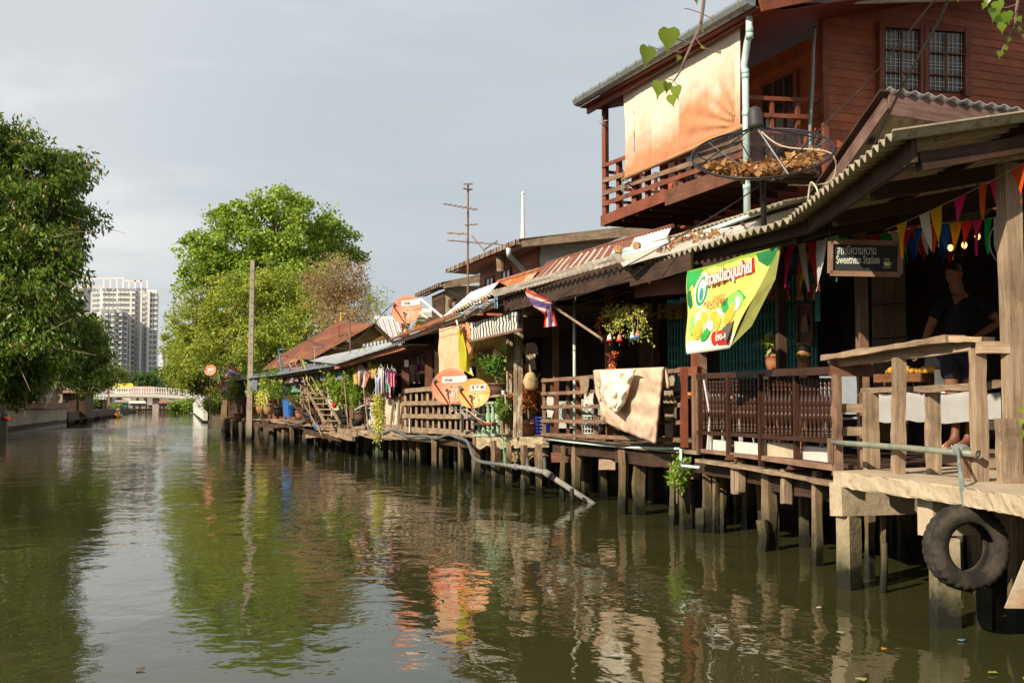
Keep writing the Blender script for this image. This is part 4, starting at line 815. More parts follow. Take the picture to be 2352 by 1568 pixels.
tinsel('red tinsel garland looped beside the lime vine', [(1384, 725), (1374, 745), (1377, 770), (1384, 780)]); tinsel('red and gold tinsel hanging just above the comforter', [(1413, 808), (1406, 830), (1408, 848), (1398, 850)])
o = MB(); o.tube([fac(1450, 728, .3), fac(1500, 722, .3), fac(1560, 700, .2), fac(1600, 680, .1)], .022, 6); tag(o.build('wrapped_branch', M['dark_wood']), 'thin reddish wrapped pole slung under the eave behind the vine', 'pole')
yl = MB(); yl.grid(lambda u, v: fac(1428+150*u, 700+34*v-4*math.sin(u*12)**2, 1.2+.05*math.sin(u*40)), 40, 3); tag(yl.build('valance', cloth('yellow cloth trim', (.42, .30, .01), trans=.4)), 'yellow translucent cloth trim hung inside behind the lime vine', 'cloth')
# blue pvc elbow
o = MB(); o.tube([fac(1564, 1030, -.03), fac(1563.5, 1062, -.03), fac(1566, 1069, -.03), fac(1606, 1073, -.02)], .018, 10); tag(o.build('water_pipe', M['pvc_blue'], smooth=True), 'pale blue plastic elbow pipe under the brown corner post', 'pipe')
o = MB(); o.tube([fac(1262, 1009, -.02), fac(1310, 1015, -.02), fac(1420, 1026, -.02), fac(1560, 1030, -.02)], .015, 8); tag(o.build('water_pipe', M['pvc_blue'], smooth=True), 'thin pale blue pipe running along the deck edge under the comforter', 'pipe')
# things on the deck
def ac(px, py, w, h, off, label, fan=True):
    c = fac(px, py, off); m = mpp(c); t = thing('air_conditioner_unit', label, 'air conditioner', c, 'outdoor air conditioner boxes'); mb = MB(); mb.beam(c-V((0, 0, h/2)), c+V((0, 0, h/2)), w, .28, side=(1, -.2, 0)); mb.build('case', M['pvc_white'], t)
    a = V((-.25, -.97, 0)).normalized(); 
    mb = MB()
    for r in (.05, .09, .13, .17): mb.tube([c+a*.15+RGT*(r*math.cos(q))+V((0, 0, r*math.sin(q)+.05)) for q in np.linspace(0, 6.283, 20)], .004, 4)
    mb.build('fan_grille', M['dark_metal'], t)
ac(1300, 952, .5, .5, .9, 'cream air conditioner box with round grille behind the ladder rail'); ac(1352, 945, .5, .45, 1.0, 'second cream air conditioner box beside the mesh laundry basket')
def basket(name, label, px, py, off, r, h, mat, cat='basket', z0=None):
    c = fac(px, py, off); 
    if z0: c.z = z0
    t = thing(name, label, cat, c); mb = MB(); n = 16
    for k in range(n): a = 2*math.pi*k/n; mb.tube([c+V((r*.8*math.cos(a), r*.8*math.sin(a), 0)), c+V((r*math.cos(a+.1), r*math.sin(a+.1), h))], r*.06, 4)
    for q in np.linspace(0, 1, 6): rr = r*(.8+.2*q); mb.tube([c+V((rr*math.cos(a), rr*math.sin(a), h*q)) for a in np.linspace(0, 6.283, 17)], r*.05, 4)
    mb.lathe([(r*.8, 0), (r*.8, .01)], c, n); mb.build('weave', mat, t); mb = MB(); mb.tube([c+V((r*math.cos(a), r*math.sin(a), h)) for a in np.linspace(0, 6.283, 17)], r*.1, 5); mb.build('rim', mat, t); return t
basket('laundry_basket', 'white mesh laundry basket behind the ladder rail under the white rag', 1357, 1004, .45, .16, .36, M['pvc_white']); basket('laundry_basket', 'dark blue plastic basket beside the peeling white posts', 1249, 998, .5, .18, .32, M['navy'])
def bucket(label, px, py, off, r, h, mat, z0=None, tilt=None, name='bucket'):
    c = fac(px, py, off); 
    if z0: c.z = z0
    t = thing(name, label, 'bucket', c); mt = Matrix.Rotation(tilt, 3, 'Y') if tilt else None; mb = MB(); mb.lathe([(r*.72, 0), (r*.98, h*.97), (r*1.05, h*.97), (r*1.05, h), (r*.93, h), (r*.7, h*.05)], c, 16, mat=mt); mb.build('shell', mat, t, smooth=False)
    mb = MB(); pts = [V((r*math.cos(a), .01, h-abs(math.sin(a))*r*.5)) for a in np.linspace(0, 3.14, 9)]; mb.tube([c+(mt @ q if mt else q) for q in pts], .004, 4); mb.build('handle', M['steel'], t); return t
o = MB(); b = fac(1540, 912, .8); o.beam(b, b+V((.7, -.1, 0)), .35, .04); 
for q in (0, .65): o.beam(b+V((q, -.1*q, -.02)), V((b.x+q, b.y-.1*q, 1.0)), .06, .3)
tag(o.build('bench', M['grey_wood']), 'low grey bench with an orange cloth behind the ladder rail', 'bench')
o = MB(); o.beam(b+V((.2, -.1, .05)), b+V((.9, -.2, .05)), .3, .05); tag(o.build('cushion', M['dish_orange']), 'bright orange cushion on the low grey bench', 'cushion')
# T-shirt, bag, notice
t = thing('tshirt', 'grey beige T-shirt on a hanger in the dark behind the peeling posts', 't-shirt', fac(1218, 800, .5)); o = drape('shirt_body', (fac(1208, 788, .5), fac(1228, 786, .5), fac(1230, 848, .5), fac(1207, 850, .5)), cloth('shirt beige', (.42, .34, .27)), 3, .02, parent=t)
sm_ = cloth('shirt beige two', (.42, .34, .27)); mb = MB(); mb.grid(lambda u, v: fac(1203-u+v*3, 790+v*20+u*6, .5), 3, 5); mb.build('sleeve', sm_, t); mb = MB(); mb.grid(lambda u, v: fac(1228+u*7, 788+v*18+u*8, .5), 3, 5); mb.build('sleeve', sm_, t)
bg_ = thing('shopping_bag', 'bulging cream plastic bag with green print tied to the peeling post', 'bag', fac(1219, 870, -.05)); mb = MB(); c = fac(1219, 875, -.05); m = mpp(c)
def bagf(u, v):
    a = u*2*math.pi; ph = v*math.pi; r = math.sin(ph)**.6*(1+.10*mnoise.noise(V((math.cos(a)*2, math.sin(a)*2, v*5)))); z = math.cos(ph); return c+V((math.cos(a)*r*.125*(1.1-.35*max(z, 0)), math.sin(a)*r*.11, z*.165+.0))
mb.grid(bagf, 24, 16); mb.build('pouch', cloth('cream bag', (.62, .42, .22), (.66, .49, .29), 5), bg_, smooth=True); mb = MB(); mb.tube([c+V((0, 0, .15)), c+V((-.02, 0, .3))], [.03, .012], 6); mb.build('knot', cloth('knot bag', (.55, .46, .36)), bg_)
strip_text('กำแพงเพชร', 'print', G2, bg_, c+V((-.085, -.125, .02)), RGT, V((0, 0, 1)), .045, .0, bold=.01, width=.17); strip_text('ข้าวหอม', 'print', G2, bg_, c+V((-.06, -.118, .085)), RGT, V((0, 0, 1)), .03, .0, bold=.01, width=.10)
# ================================================================ DISH AND PEELING POST SECTION
deckD = thing('timber_deck', 'crumbling plank and concrete deck on stilts under the three orange dishes', 'deck', fac(1100, 1010))
slab([(1246, 1003), (1170, 1003), (1092, 1002)], .06, 3.2, M['grey_wood'], 'plank_floor', deckD, .02)
slab([(1092, 1000), (1010, 993), (926, 989)], .05, 3.2, M['grey_wood'], 'plank_floor', deckD, .015)
mb = MB(); mb.grid(lambda u, v: fac(1094+152*u, 1003+v*(24+9*mnoise.noise(V((u*9, 0, 0)))), -.03+.03*mnoise.noise(V((u*12, v*3, 0)))), 40, 5, th=.12, tn=(1, 0, 0)); mb.build('skirt', rough_mat('stained plaster skirt', (.34, .27, .17), (.52, .43, .28), 4, spots=(.12, .08, .05), bump=.8, bd=.03), deckD)
mb = MB(); mb.grid(lambda u, v: fac(1130+120*u, 1020+v*(50-20*u+14*mnoise.noise(V((u*7, 2, 0)))), .12+.05*mnoise.noise(V((u*12, v*5, 4)))), 30, 8, th=.1, tn=(1, 0, 0)); mb.build('skirt', rough_mat('dark stained skirt', (.16, .12, .07), (.30, .23, .13), 5, spots=(.05, .035, .02), bump=.9, bd=.04), deckD)
for px, py, z1, w in ((1000, 1091, .9, .14), (1012, 1088, .85, .1), (1090, 1110, .95, .15), (1142, 1120, .92, .13), (931, 1070, .9, .13), (948, 1073, .9, .14), (963, 1076, .9, .1), (898, 1064, .88, .10), (915, 1066, .8, .07), (1060, 1100, .9, .1)): pile(atz(px, py, 0), z1, w, M['pile'], deckD, 'stilt', .04)
p = atz(871, 1058, 0); o = pile(p, .85, .17, rough_mat('green painted pile', (.03, .15, .10), (.07, .24, .17), 3, wet=True), deckD, 'stilt'); o['label'] = 'green painted pile'
for k in range(34): y = 19.6+random.random()*9; pile(V((fx(y)+random.uniform(.8, 3.0), y, 0)), .9, random.uniform(.08, .15), M['pile'], deckD, 'stilt', .05)
for a, b, m in (((926, 1003), (1000, 1010), 'grey_wood'), ((1000, 1012), (1085, 1022), 'dark_wood'), ((1085, 1030), (1100, 1060), 'white_peel')):
    mb = MB(); mb.beam(fac(*a, .08), fac(*b, .08), .08, .13, seg=5, j=.01); mb.build('edge_beam', M[m], deckD)
# peeling white posts
for lab, px0, px1, yt, yb, off, d in (('narrow peeling white post with a green curtain beside it', 1165, 1180, 769, 1000, .12, .12), ('wide peeling white post, cracked, holding up the eave', 1184, 1205, 698, 1003, 0, .16)):
    a, b = fac((px0+px1)/2-4, yb, off), fac((px0+px1)/2, yt, off); t = thing('peeling_post', lab, 'post', a); w = (px1-px0)*mpp(b); mb = MB(); mb.beam(V((b.x-.03, b.y, a.z)), b, w*.62, d, side=(1, -.2, 0), seg=8, j=.006); mb.build('timber', M['white_peel'], t)
    mb = MB(); q = V((w*.47, -.08*w, 0)); mb.beam(V((b.x-.03, b.y-.03, a.z))-q, b-q+V((0, -.03, 0)), w*.3, d*.7, side=(1, -.2, 0), seg=8, j=.006); mb.build('timber', M['white_peel'], t)
o = MB(); o.beam(fac(1160, 717, .0), fac(1215, 700, .0), .12, .3, seg=4, j=.004); tag(o.build('lintel_board', M['white_peel']), 'short dirty white lintel board above the wide peeling post', 'board')
# lattice railing
lf = thing('lattice_railing', 'grey timber lattice railing of thick slats behind the two orange dishes', 'railing', fac(1000, 990))
for k in range(13):
    px = 931+k*12.9; w = .05 if k % 2 else .065; a, b = fac(px, 992+k*1.0, .0), fac(px+1, 897-k*.75, .0); mb = MB(); mb.beam(V((b.x, b.y, a.z)), b, w, .05, side=(.75, -.65, 0), seg=6, j=.005); mb.build('slat', M['grey_wood'], lf)
for y0, y1 in ((898, 884), (927, 922), (955, 957)): mb = MB(); mb.beam(fac(926, y0, -.04), fac(1092, y1, -.04), .06, .10, seg=14, j=.007); mb.build('rail', M['grey_wood'], lf)
mb = MB(); mb.beam(fac(926, 985, .02), fac(1090, 995, .02), .04, .12, seg=14, j=.01); mb.build('kick_board', M['grey_wood'], lf)
hD = thing('stilt_house', 'old brown timber house behind the lattice railing and peach curtain', 'house', fac(1050, 1000, 2.5))
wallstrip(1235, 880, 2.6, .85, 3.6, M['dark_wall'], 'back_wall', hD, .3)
for px, w, yt, yb, lab in ((932, .19, 770, 895, 0), (985, .18, 765, 890, 0), (1003, .10, 770, 890, 1)):
    b = fac(px, yt, .12); a = fac(px, yb+90, .12); mb = MB(); mb.beam(V((b.x, b.y, a.z)), b+V((0, 0, .35)), w, .15, side=(1, -.2, 0), seg=8, j=.004); mb.build('post', M['brown_wood'] if not lab else M['dark_wood'], hD)
o = MB(); o.poly([fac(929, 826, -.01), fac(938, 826, -.01), fac(938, 842, -.01), fac(929, 842, -.01)], .004, (1, 0, 0)); tag(o.build('notice', M['white_label']), 'small white paper notice nailed to the brown post', 'notice')
# dishes
def dish(lab, px, py, rx, ry, off, mat, text=None, group='orange satellite dishes', tilt=0.12, arm=(-.55, -.2), face=None):
    c = fac(px, py, off); m = mpp(c); R = rx*m; f = (face or V((-.55, -.82, .18))).normalized(); t = thing('satellite_dish', lab, 'satellite dish', c, group)
    s = f.cross(V((0, 0, 1))).normalized()*-1; s = V((0, 0, 1)).cross(f).normalized(); u = f.cross(s).normalized(); 
    if s.dot(RGT) < 0: s = -s
    k = ry/rx; dp = R*.17
    def fn(a, b):
        th = a*2*math.pi; r = b; return c + s*(R*r*math.cos(th)) + u*(R*k*r*math.sin(th)) + f*(dp*(r*r-1))
    mb = MB(); mb.grid(fn, 48, 10, th=.012, tn=-f); mb.build('reflector', mat, t, smooth=True)
    mb = MB(); mb.tube([fn(a, 1.0) for a in np.linspace(0, 1, 49)], .009, 6); mb.build('rim', mat, t, smooth=True)
    low = fn(.75, .98)+s*arm[0]*R*.0; lnb = c+s*(R*arm[0])+u*(R*.12)+f*R*.75
    base = c-u*(R*k*1.0)+f*.03; mb = MB(); mb.tube([base-f*.2, base, lnb-u*.05], .018, 8); mb.build('feed_arm', M['arm_rust'], t)
    mb = MB(); mb.tube([lnb+f*.04+u*.02, lnb-f*.09-u*.0], [.04, .03], 10); mb.tube([lnb+u*.02, lnb-u*.07], .022, 8); mb.build('feed_head', M['black'], t)
    mb = MB(); pts = [lnb-f*.05, lnb.lerp(c, .45)+s*.10-u*.02, c+s*.05-u*R*.55+f*.1, base+f*.06+s*.03, base-u*.12+s*.15, base-f*.15-u*.1+s*.3]; mb.tube(smooth_pts(pts), .006, 5); mb.build('cable', M['cable_white'], t)
    mb = MB(); mb.tube([c-f*(dp+.02), c-f*(dp+.15), c-f*(dp+.15)-u*R*1.2], .022, 8); mb.build('mount_pole', M['steel'], t)
    for bx, by in ((-.2, -.12), (.2, -.1), (-.12, -.45), (.28, -.42)):
        th = math.atan2(by, bx)/6.2832; r = math.hypot(bx, by); q = fn(th, r); mb = MB(); mb.ball(q, .012, n=6, m=5); mb.build('bolt', M['dark_metal'], t)
    def on(x, y, h=.01): th = math.atan2(y, x)/6.2832; return fn(th, math.hypot(x, y))+f*h
    if text:
        y0, y1, x0, x1 = text[1]
        mb = MB(); mb.grid(lambda a, b: on(x0+(x1-x0)*a, y0+(y1-y0)*b+.05*a, .008), 12, 4, th=.002, tn=f); mb.build('logo_panel', M['white_label'], t)
        for (st, xx, yy, hh, ww, mm) in text[2]: strip_text(st, 'lettering', mm, t, on(xx, yy, .022), (on(xx+.2, yy+.01)-on(xx, yy)).normalized(), (on(xx, yy+.2)-on(xx, yy)).normalized(), hh*R, .002, bold=.015, width=ww*R)
    return t, c, s, u, f, R
def smooth_pts(p, n=6):
    p = [V(q) for q in p]; q = [p[0]]+p+[p[-1]]; out = []
    for i in range(1, len(q)-2):
        for k in range(n):
            t = k/n; a, b, c, d = q[i-1:i+3]; out.append(.5*((2*b)+(c-a)*t+(2*a-5*b+4*c-d)*t*t+(3*b-a-3*c+d)*t**3))
    out.append(p[-1]); return out
ML = M['arm_rust']; pale = plain('faded label ink', (.78, .62, .56), .6)
dish('upper coral dish on the roof edge with a white label reading true', 934, 711, 36, 33, -.1, M['dish_red'], ('l', (.30, .68, -.42, .88), [('true', -.25, .38, .20, .42, ML)]))
dish('big coral dish before the peach curtain, white label reading true', 1034, 887, 45, 41, -.75, M['dish_red'], ('l', (.22, .56, -.50, .85), [('true', -.36, .29, .17, .42, ML), ('visions', .12, .33, .15, .55, pale)]))
dish('amber dish marked IPM in front of the green balusters', 1088, 903, 39, 34, -.9, M['dish_orange'], ('l', (.18, .58, -.26, .74), [('I', -.14, .32, .2, .09, ML), ('P', .12, .33, .2, .12, ML), ('M', .38, .34, .2, .2, ML), ('Tel. 02-243-0900', -.22, .205, .09, .86, pale)]))
o = MB(); o.tube([fac(1060, 945, -.6), fac(1075, 960, -.6), fac(1105, 962, -.3)], .03, 8); o.tube([fac(1062, 930, -.6), fac(1062, 990, -.1)], .03, 8); tag(o.build('bracket_pole', M['steel']), 'bent grey steel bracket holding the two lower dishes to the railing', 'bracket')
o = MB(); o.tube([fac(967, 687, .0), fac(1018, 730, .3)], .03, 8); tag(o.build('strut', M['white_paint']), 'long white strut from the upper dish down to the roof', 'strut')
o = MB(); o.tube([fac(962, 716, .0), fac(995, 742, .3)], .025, 8); tag(o.build('strut', M['white_paint']), 'shorter white strut under the upper dish', 'strut')
o = MB(); o.tube([fac(923, 752, -.05), fac(922, 735, -.05), fac(932, 715, .0)], .025, 8); tag(o.build('bracket_pole', M['arm_rust']), 'red brown pole carrying the upper coral dish', 'pole')
o = MB(); o.tube(smooth_pts([fac(1092, 930, -.5), fac(1094, 955, -.5), fac(1108, 972, -.4), fac(1140, 973, -.3)]), .03, 8); tag(o.build('curved_pipe', M['arm_rust'], smooth=True), 'curved red brown pipe bending under the amber dish', 'pipe')
o = MB(); o.tube(smooth_pts([fac(1045, 935, -.6), fac(1052, 950, -.6), (fac(1070, 940, -.6)), fac(1100, 962, -.7), fac(1130, 970, -.5), fac(1158, 940, -.2), fac(1160, 905, -.1)]), .009, 5); tag(o.build('coiled_cable', M['cable_white']), 'cream cable looping from the dishes up to the peeling post', 'cable')
# peach curtain, drape, yellow flag, striped blind
def cur(name, label, tl, tr, br, bl, off, mat, folds, amp=.05, cat='curtain', **k): o = drape(name, (fac(*tl, off), fac(*tr, off), fac(*br, off), fac(*bl, off)), mat, folds, amp, 80, 20, **k); return tag(o, label, cat)
peach = cloth('peach curtain cloth', (.72, .42, .26), (.84, .56, .38), 3, trans=.2)
cur('curtain', 'peach pleated curtain hanging straight above the coral dish', (1009, 756), (1060, 745), (1066, 868), (1011, 872), -.42, peach, 9, .07, fr=.6)
cur('curtain', 'darker peach curtain pulled aside behind the yellow cloth', (1058, 744), (1083, 738), (1092, 815), (1070, 850), -.3, cloth('peach shade cloth', (.50, .27, .14), (.62, .36, .2)), 3, .06)
yf = thing('yellow_flag', 'yellow green cloth flag folded down its short pole by the curtain', 'flag', fac(1052, 745, -.25))
mb = MB(); mb.tube([fac(1049, 738, -.5), fac(1085, 860, -.6)], .018, 8); mb.ball(fac(1049, 737, -.5), .025); mb.build('pole', M['white_paint'], yf)
def yfn(u, v):
    l = [(1052, 753), (1053, 800), (1054, 845)]; r = [(1061, 760), (1079, 820), (1088, 864)]; k = v*2; i = min(1, int(k)); t_ = k-i
    a = [l[i][q]*(1-t_)+l[i+1][q]*t_ for q in (0, 1)]; b = [r[i][q]*(1-t_)+r[i+1][q]*t_ for q in (0, 1)]; return fac(a[0]*(1-u)+b[0]*u, a[1]*(1-u)+b[1]*u, -.58-.09*math.sin(u*3.1)-.04*math.sin(u*7+v*6))
mb = MB(); mb.grid(yfn, 16, 24); mb.build('cloth', cloth('yellow green cloth', (.55, .52, .03), (.68, .63, .06), 3, trans=.35), yf, smooth=True)
def stripes():
    b = NB('navy stripe cloth', .9, .1); c = b.n('ShaderNodeTexCoord'); s = b.n('ShaderNodeSeparateXYZ'); b.l(c.outputs['UV'], s.inputs[0]); w = b.math('FRACT', b.math('MULTIPLY', s.outputs[0], 17)); t_ = b.math('FRACT', b.math('MULTIPLY', s.outputs[0], 51))
    x = b.mix(b.rng(w, .50, .54), (.66, .61, .52), (.03, .04, .07)); x = b.mix(b.math('MULTIPLY', b.rng(t_, .8, .82), .7), x, (.12, .13, .16)); b.col(x); return b.m
o = drape('roller_blind', (fac(1081, 742, -.7), fac(1190, 714, -.7), fac(1190, 760, -.76), fac(1085, 783, -.76)), stripes(), 3, .012, 120, 10, wob=.012); tag(o, 'navy and cream striped roller blind hanging between the posts', 'blind')
o = MB(); o.tube([fac(1083, 784, -.76), fac(1196, 757, -.76)], .03, 8); tag(o.build('blind_roller', M['brown_grey']), 'wooden roller rod along the bottom of the striped blind', 'rod')
o = MB(); o.beam(fac(1068, 722, -.9), fac(1140, 694, -.9), .05, .15, seg=5, j=.006); tag(o.build('eave_board', M['grey_wood']), 'short grey board under the eave with blue rags on it', 'board')
o = MB(); o.grid(lambda u, v: fac(1057+84*u, 716-32*u+(5+4*math.sin(u*25))*v+3*math.sin(u*14), -1.0-.05*math.sin(v*3.1)), 50, 4); o.grid(lambda u, v: fac(1136+7*u, 682+26*v, -1.0-.02*math.sin(u*9)), 5, 8); tag(o.build('blue_rag', cloth('blue rag', (.10, .27, .48), (.42, .58, .66), 9)), 'pale blue rags and cord bundled along the eave board', 'rag')
cur('curtain', 'yellow green curtain inside behind the striped blind', (1093, 770), (1160, 760), (1162, 884), (1095, 884), .45, cloth('olive curtain', (.42, .42, .12), (.55, .54, .2)), 6)
C = rng.normal(size=(700, 3)); C = unit(C)*rng.uniform(.5, 1, (700, 1))*np.array([.24, .15, .17]); c = fac(1117, 815, .1); t = thing('twig_nest', 'round tangle of dry grey twigs hanging behind the potted tree', 'nest', c); leaves('twig_tangle', C+np.array(c), unit(rng.normal(size=C.shape)), .18, .06, M['twig'], t)
mb = MB(); mb.tube([c, c+V((0, 0, .5))], .006, 4); mb.build('cord', M['cable'], t)
# potted citrus, green balusters, shelf
c = fac(1142, 908, -.05); mb = MB(); t = plant('potted_tree', 'small glossy potted tree in a wide brown glazed bowl', 'potted plant', c, .42, .62, 520, leafmat('citrus leaf', (.04, .13, .015), (.18, .36, .05)), .10, .5, pot=M['clay_glaze'], potr=.22, poth=.24, stems=7)
gbl = thing('green_balustrade', 'stacked pale green turned concrete balusters under the potted tree', 'balustrade', fac(1120, 995))
gp = rough_mat('pale green paint', (.24, .36, .24), (.40, .52, .38), 5, spots=(.22, .17, .10))
for row, (yt, yb) in enumerate(((928, 972), (975, 998))):
    for k in range(5):
        px = 1101+k*10.5; a, b = fac(px, yb, .02), fac(px, yt, .02); h = b.z-a.z; mb = MB(); mb.lathe([(.055, 0), (.055, .04*h), (.035, .1*h), (.06, .3*h), (.05, .5*h), (.03, .62*h), (.045, .72*h), (.032, .84*h), (.06, .93*h), (.06, h)], V((b.x, b.y, a.z)), 10); mb.build('baluster', gp, gbl, smooth=True)
for y in (925, 973, 999): mb = MB(); mb.beam(fac(1094, y, .03), fac(1152, y-1, .03), .16, .05, seg=4, j=.003); mb.build('rail', gp, gbl)
o = MB(); o.beam(fac(1120, 911, .0), fac(1166, 908, .0), .35, .05, seg=3, j=.004); o.beam(fac(1150, 915, .05), fac(1157, 1000, .05), .10, .10, side=(1, 0, 0), seg=4, j=.004); tag(o.build('plant_shelf', M['grey_wood']), 'grey plank shelf carrying the brown bowl', 'shelf')
bucket('tiny white and blue tub on the shelf end by the peeling post', 1156, 907, -.05, .04, .09, M['pvc_blue'])
plant('croton_bush', 'red and orange croton bush on the deck behind the peeling posts', 'plant', fac(1215, 1000, .35), .38, .95, 420, M['croton'], .15, .3, pot=M['terracotta'], potr=.15)
plant('vine_shoot', 'green climbing shoots at the foot of the narrow peeling post', 'plant', fac(1158, 992, -.08), .16, .55, 120, M['moss'], .10, .7, pot=None, stems=4)
plant('weed_clump', 'weeds sprouting from the mossy stilts under the corner post', 'weeds', fac(1555, 1150, -.05), .22, .55, 420, M['moss'], .06, .5, stems=6, droop=.3)
# grey hose and pipe that dips into the canal
hs = [(832, 978, .0), (850, 980, -.05), (863, 993, -.05), (880, 994, -.05), (900, 988, -.05), (915, 990, -.1), (925, 997, -.1), (940, 1003, -.1), (975, 1001, -.1), (1003, 1006, -.12), (1030, 998, -.12), (1050, 1004, -.15), (1071, 1012, -.2), (1080, 1028, -.25), (1088, 1049, -.3), (1105, 1060, -.3), (1148, 1066, -.3)]
o = MB(); o.tube(smooth_pts([fac(*q) for q in hs]), .035, 10); hp_ = thing('drain_pipe', 'long grey corrugated hose running along the deck edges and into the water', 'pipe', fac(832, 978)); o.build('hose', M['pvc_grey'], hp_, smooth=True)
o = MB(); o.tube([fac(1148, 1066, -.3), fac(1211, 1075, -.32), fac(1251, 1084, -.35)], .04, 10); o.tube([fac(1251, 1083, -.35), fac(1262, 1090, -.35)], .058, 10); e = atz(1364, 1158, -.03); o.tube([fac(1255, 1086, -.35), e+V((0, 0, -.0)), e+(e-fac(1255, 1086, -.35)).normalized()*.3], .045, 10); o.build('rigid_pipe', rough_mat('grey old pipe', (.20, .20, .18), (.34, .33, .29), 6), hp_, smooth=True)
for px, py in ((1185, 1071), (1213, 1075), (1232, 1079), (1262, 1090)): mb = MB(); a = fac(px, py, -.32); d = (fac(px+10, py+3, -.33)-a).normalized(); mb.tube([a-d*.06, a+d*.06], .055, 10); mb.build('coupling', M['steel'], hp_)
for px in (1212, 1251): mb = MB(); mb.tube([fac(px-1, 1048, .0), fac(px, 1062, -.2), fac(px, 1078, -.32)], .028, 8); mb.build('branch_pipe', M['pvc_grey'], hp_)
o = MB(); o.tube(smooth_pts([fac(1154, 1000, -.1), fac(1158, 1040, -.2), fac(1160, 1068, -.35)]), .012, 5); tag(o.build('green_rope', plain('green cord', (.05, .45, .22), .5)), 'bright green cord hanging from the skirt to the grey pipe', 'cord')
o = MB(); o.tube(smooth_pts([fac(930, 990, .15), fac(950, 986, .1), fac(975, 988, .1)]), .02, 6); tag(o.build('blue_tube', M['pvc_vivid']), 'short vivid blue tube poking through the lattice foot', 'pipe')
o = MB(); o.tube([fac(941, 993, -.05), fac(941, 960, -.05), fac(946, 958, -.05)], .02, 8); tag(o.build('water_pipe', M['pvc_white']), 'short upright white pipe at the start of the lattice railing', 'pipe')
# flag of the peeling post
ft_ = thing('striped_flag', 'red white and blue striped flag knotted on a slanting pole by the eave', 'flag', fac(1200, 655, -.6))
mb = MB(); mb.tube([fac(1196, 653, -.95), fac(1385, 780, -.5)], .02, 8); mb.build('pole', M['grey_wood'], ft_)
def flagcol(name, fade=0, horiz=True, n=2.0):
    b = NB(name, .9, .1); c = b.n('ShaderNodeTexCoord'); s = b.n('ShaderNodeSeparateXYZ'); b.l(c.outputs['UV'], s.inputs[0]); v = s.outputs[1 if horiz else 0]; r = b.n('ShaderNodeValToRGB'); r.color_ramp.interpolation = 'CONSTANT'
    R_, W_, B_ = (.62, .06, .045), (.72, .66, .58), (.17, .10, .30)
    if fade: R_, W_, B_ = (.60, .20, .16), (.70, .60, .52), (.42, .30, .36)
    e = r.color_ramp.elements; e[0].color = (*R_, 1); e[1].position = .17; e[1].color = (*W_, 1)
    for p_, c_ in ((.34, B_), (.66, W_), (.83, R_)): q = e.new(p_); q.color = (*c_, 1)
    b.l(v, r.inputs[0]); b.l(r.outputs[0], b.b.inputs['Base Color']); t = b.n('ShaderNodeBsdfTranslucent'); b.l(r.outputs[0], t.inputs[0]); m = b.n('ShaderNodeMixShader'); m.inputs[0].default_value = .35; b.l(b.b.outputs[0], m.inputs[1]); b.l(t.outputs[0], m.inputs[2]); b.l(m.outputs[0], b.out.inputs[0]); return b.m
def flag_sheet(name, hoist, fly, mat, parent, off, amp=.05, nu=30, nv=16, label=None):
    """hoist/fly: point lists down the two edges in photograph units"""
    def ed(l, v): k = v*(len(l)-1); i = min(len(l)-2, int(k)); t = k-i; return [l[i][q]*(1-t)+l[i+1][q]*t for q in (0, 1)]
    sd = random.random()*9
    def fn(u, v): a, b = ed(hoist, v), ed(fly, v); return fac(a[0]*(1-u)+b[0]*u, a[1]*(1-u)+b[1]*u, off-amp*math.sin(u*9+v*3+sd)-amp*.6*mnoise.noise(V((u*4+sd, v*4, 0))))
    mb = MB(); mb.grid(fn, nu, nv); return mb.build(name, mat, parent, smooth=True)
FC = flagcol('flag stripes')
flag_sheet('cloth', [(1202, 661), (1210, 680), (1222, 700), (1246, 718)], [(1268, 692), (1266, 700), (1262, 712), (1254, 726)], FC, ft_, -.92, .03)
flag_sheet('cloth_tail', [(1280, 748), (1272, 720), (1266, 692)], [(1249, 752), (1252, 722), (1260, 692)], flagcol('flag stripes tail', 0, False), ft_, -.9, .03)
# ================================================================ CLUTTERED FAR SECTION
deckE = thing('timber_deck', 'low ramshackle plank deck on stilts crowded with plants and pots', 'deck', fac(760, 990))
slab([(926, 990), (880, 990), (820, 985), (770, 983), (722, 984)], .05, 3.2, M['grey_wood'], 'plank_floor', deckE, .03)
slab([(722, 978), (690, 972), (650, 962), (560, 962)], .05, 3.2, M['grey_wood'], 'plank_floor', deckE, .03)
slab([(560, 966), (520, 963)], .05, 3.2, M['grey_wood'], 'plank_floor', deckE, .02)
for x0, y0, x1, y1, m in ((778, 988, 822, 996, 'grey_wood'), (826, 992, 880, 1006, 'grey_wood'), (862, 1000, 905, 1004, 'brown_grey'), (704, 1000, 765, 996, 'grey_wood'), (760, 994, 812, 1006, 'grey_wood'), (640, 975, 700, 980, 'dark_wood'), (584, 975, 640, 978, 'dark_wood'), (880, 998, 926, 1003, 'grey_wood'), (700, 990, 780, 1008, 'dark_wood')):
    mb = MB(); mb.beam(fac(x0, y0, .0), fac(x1, y1, .05), .08, .16, seg=6, j=.015); mb.build('edge_beam', M[m], deckE)
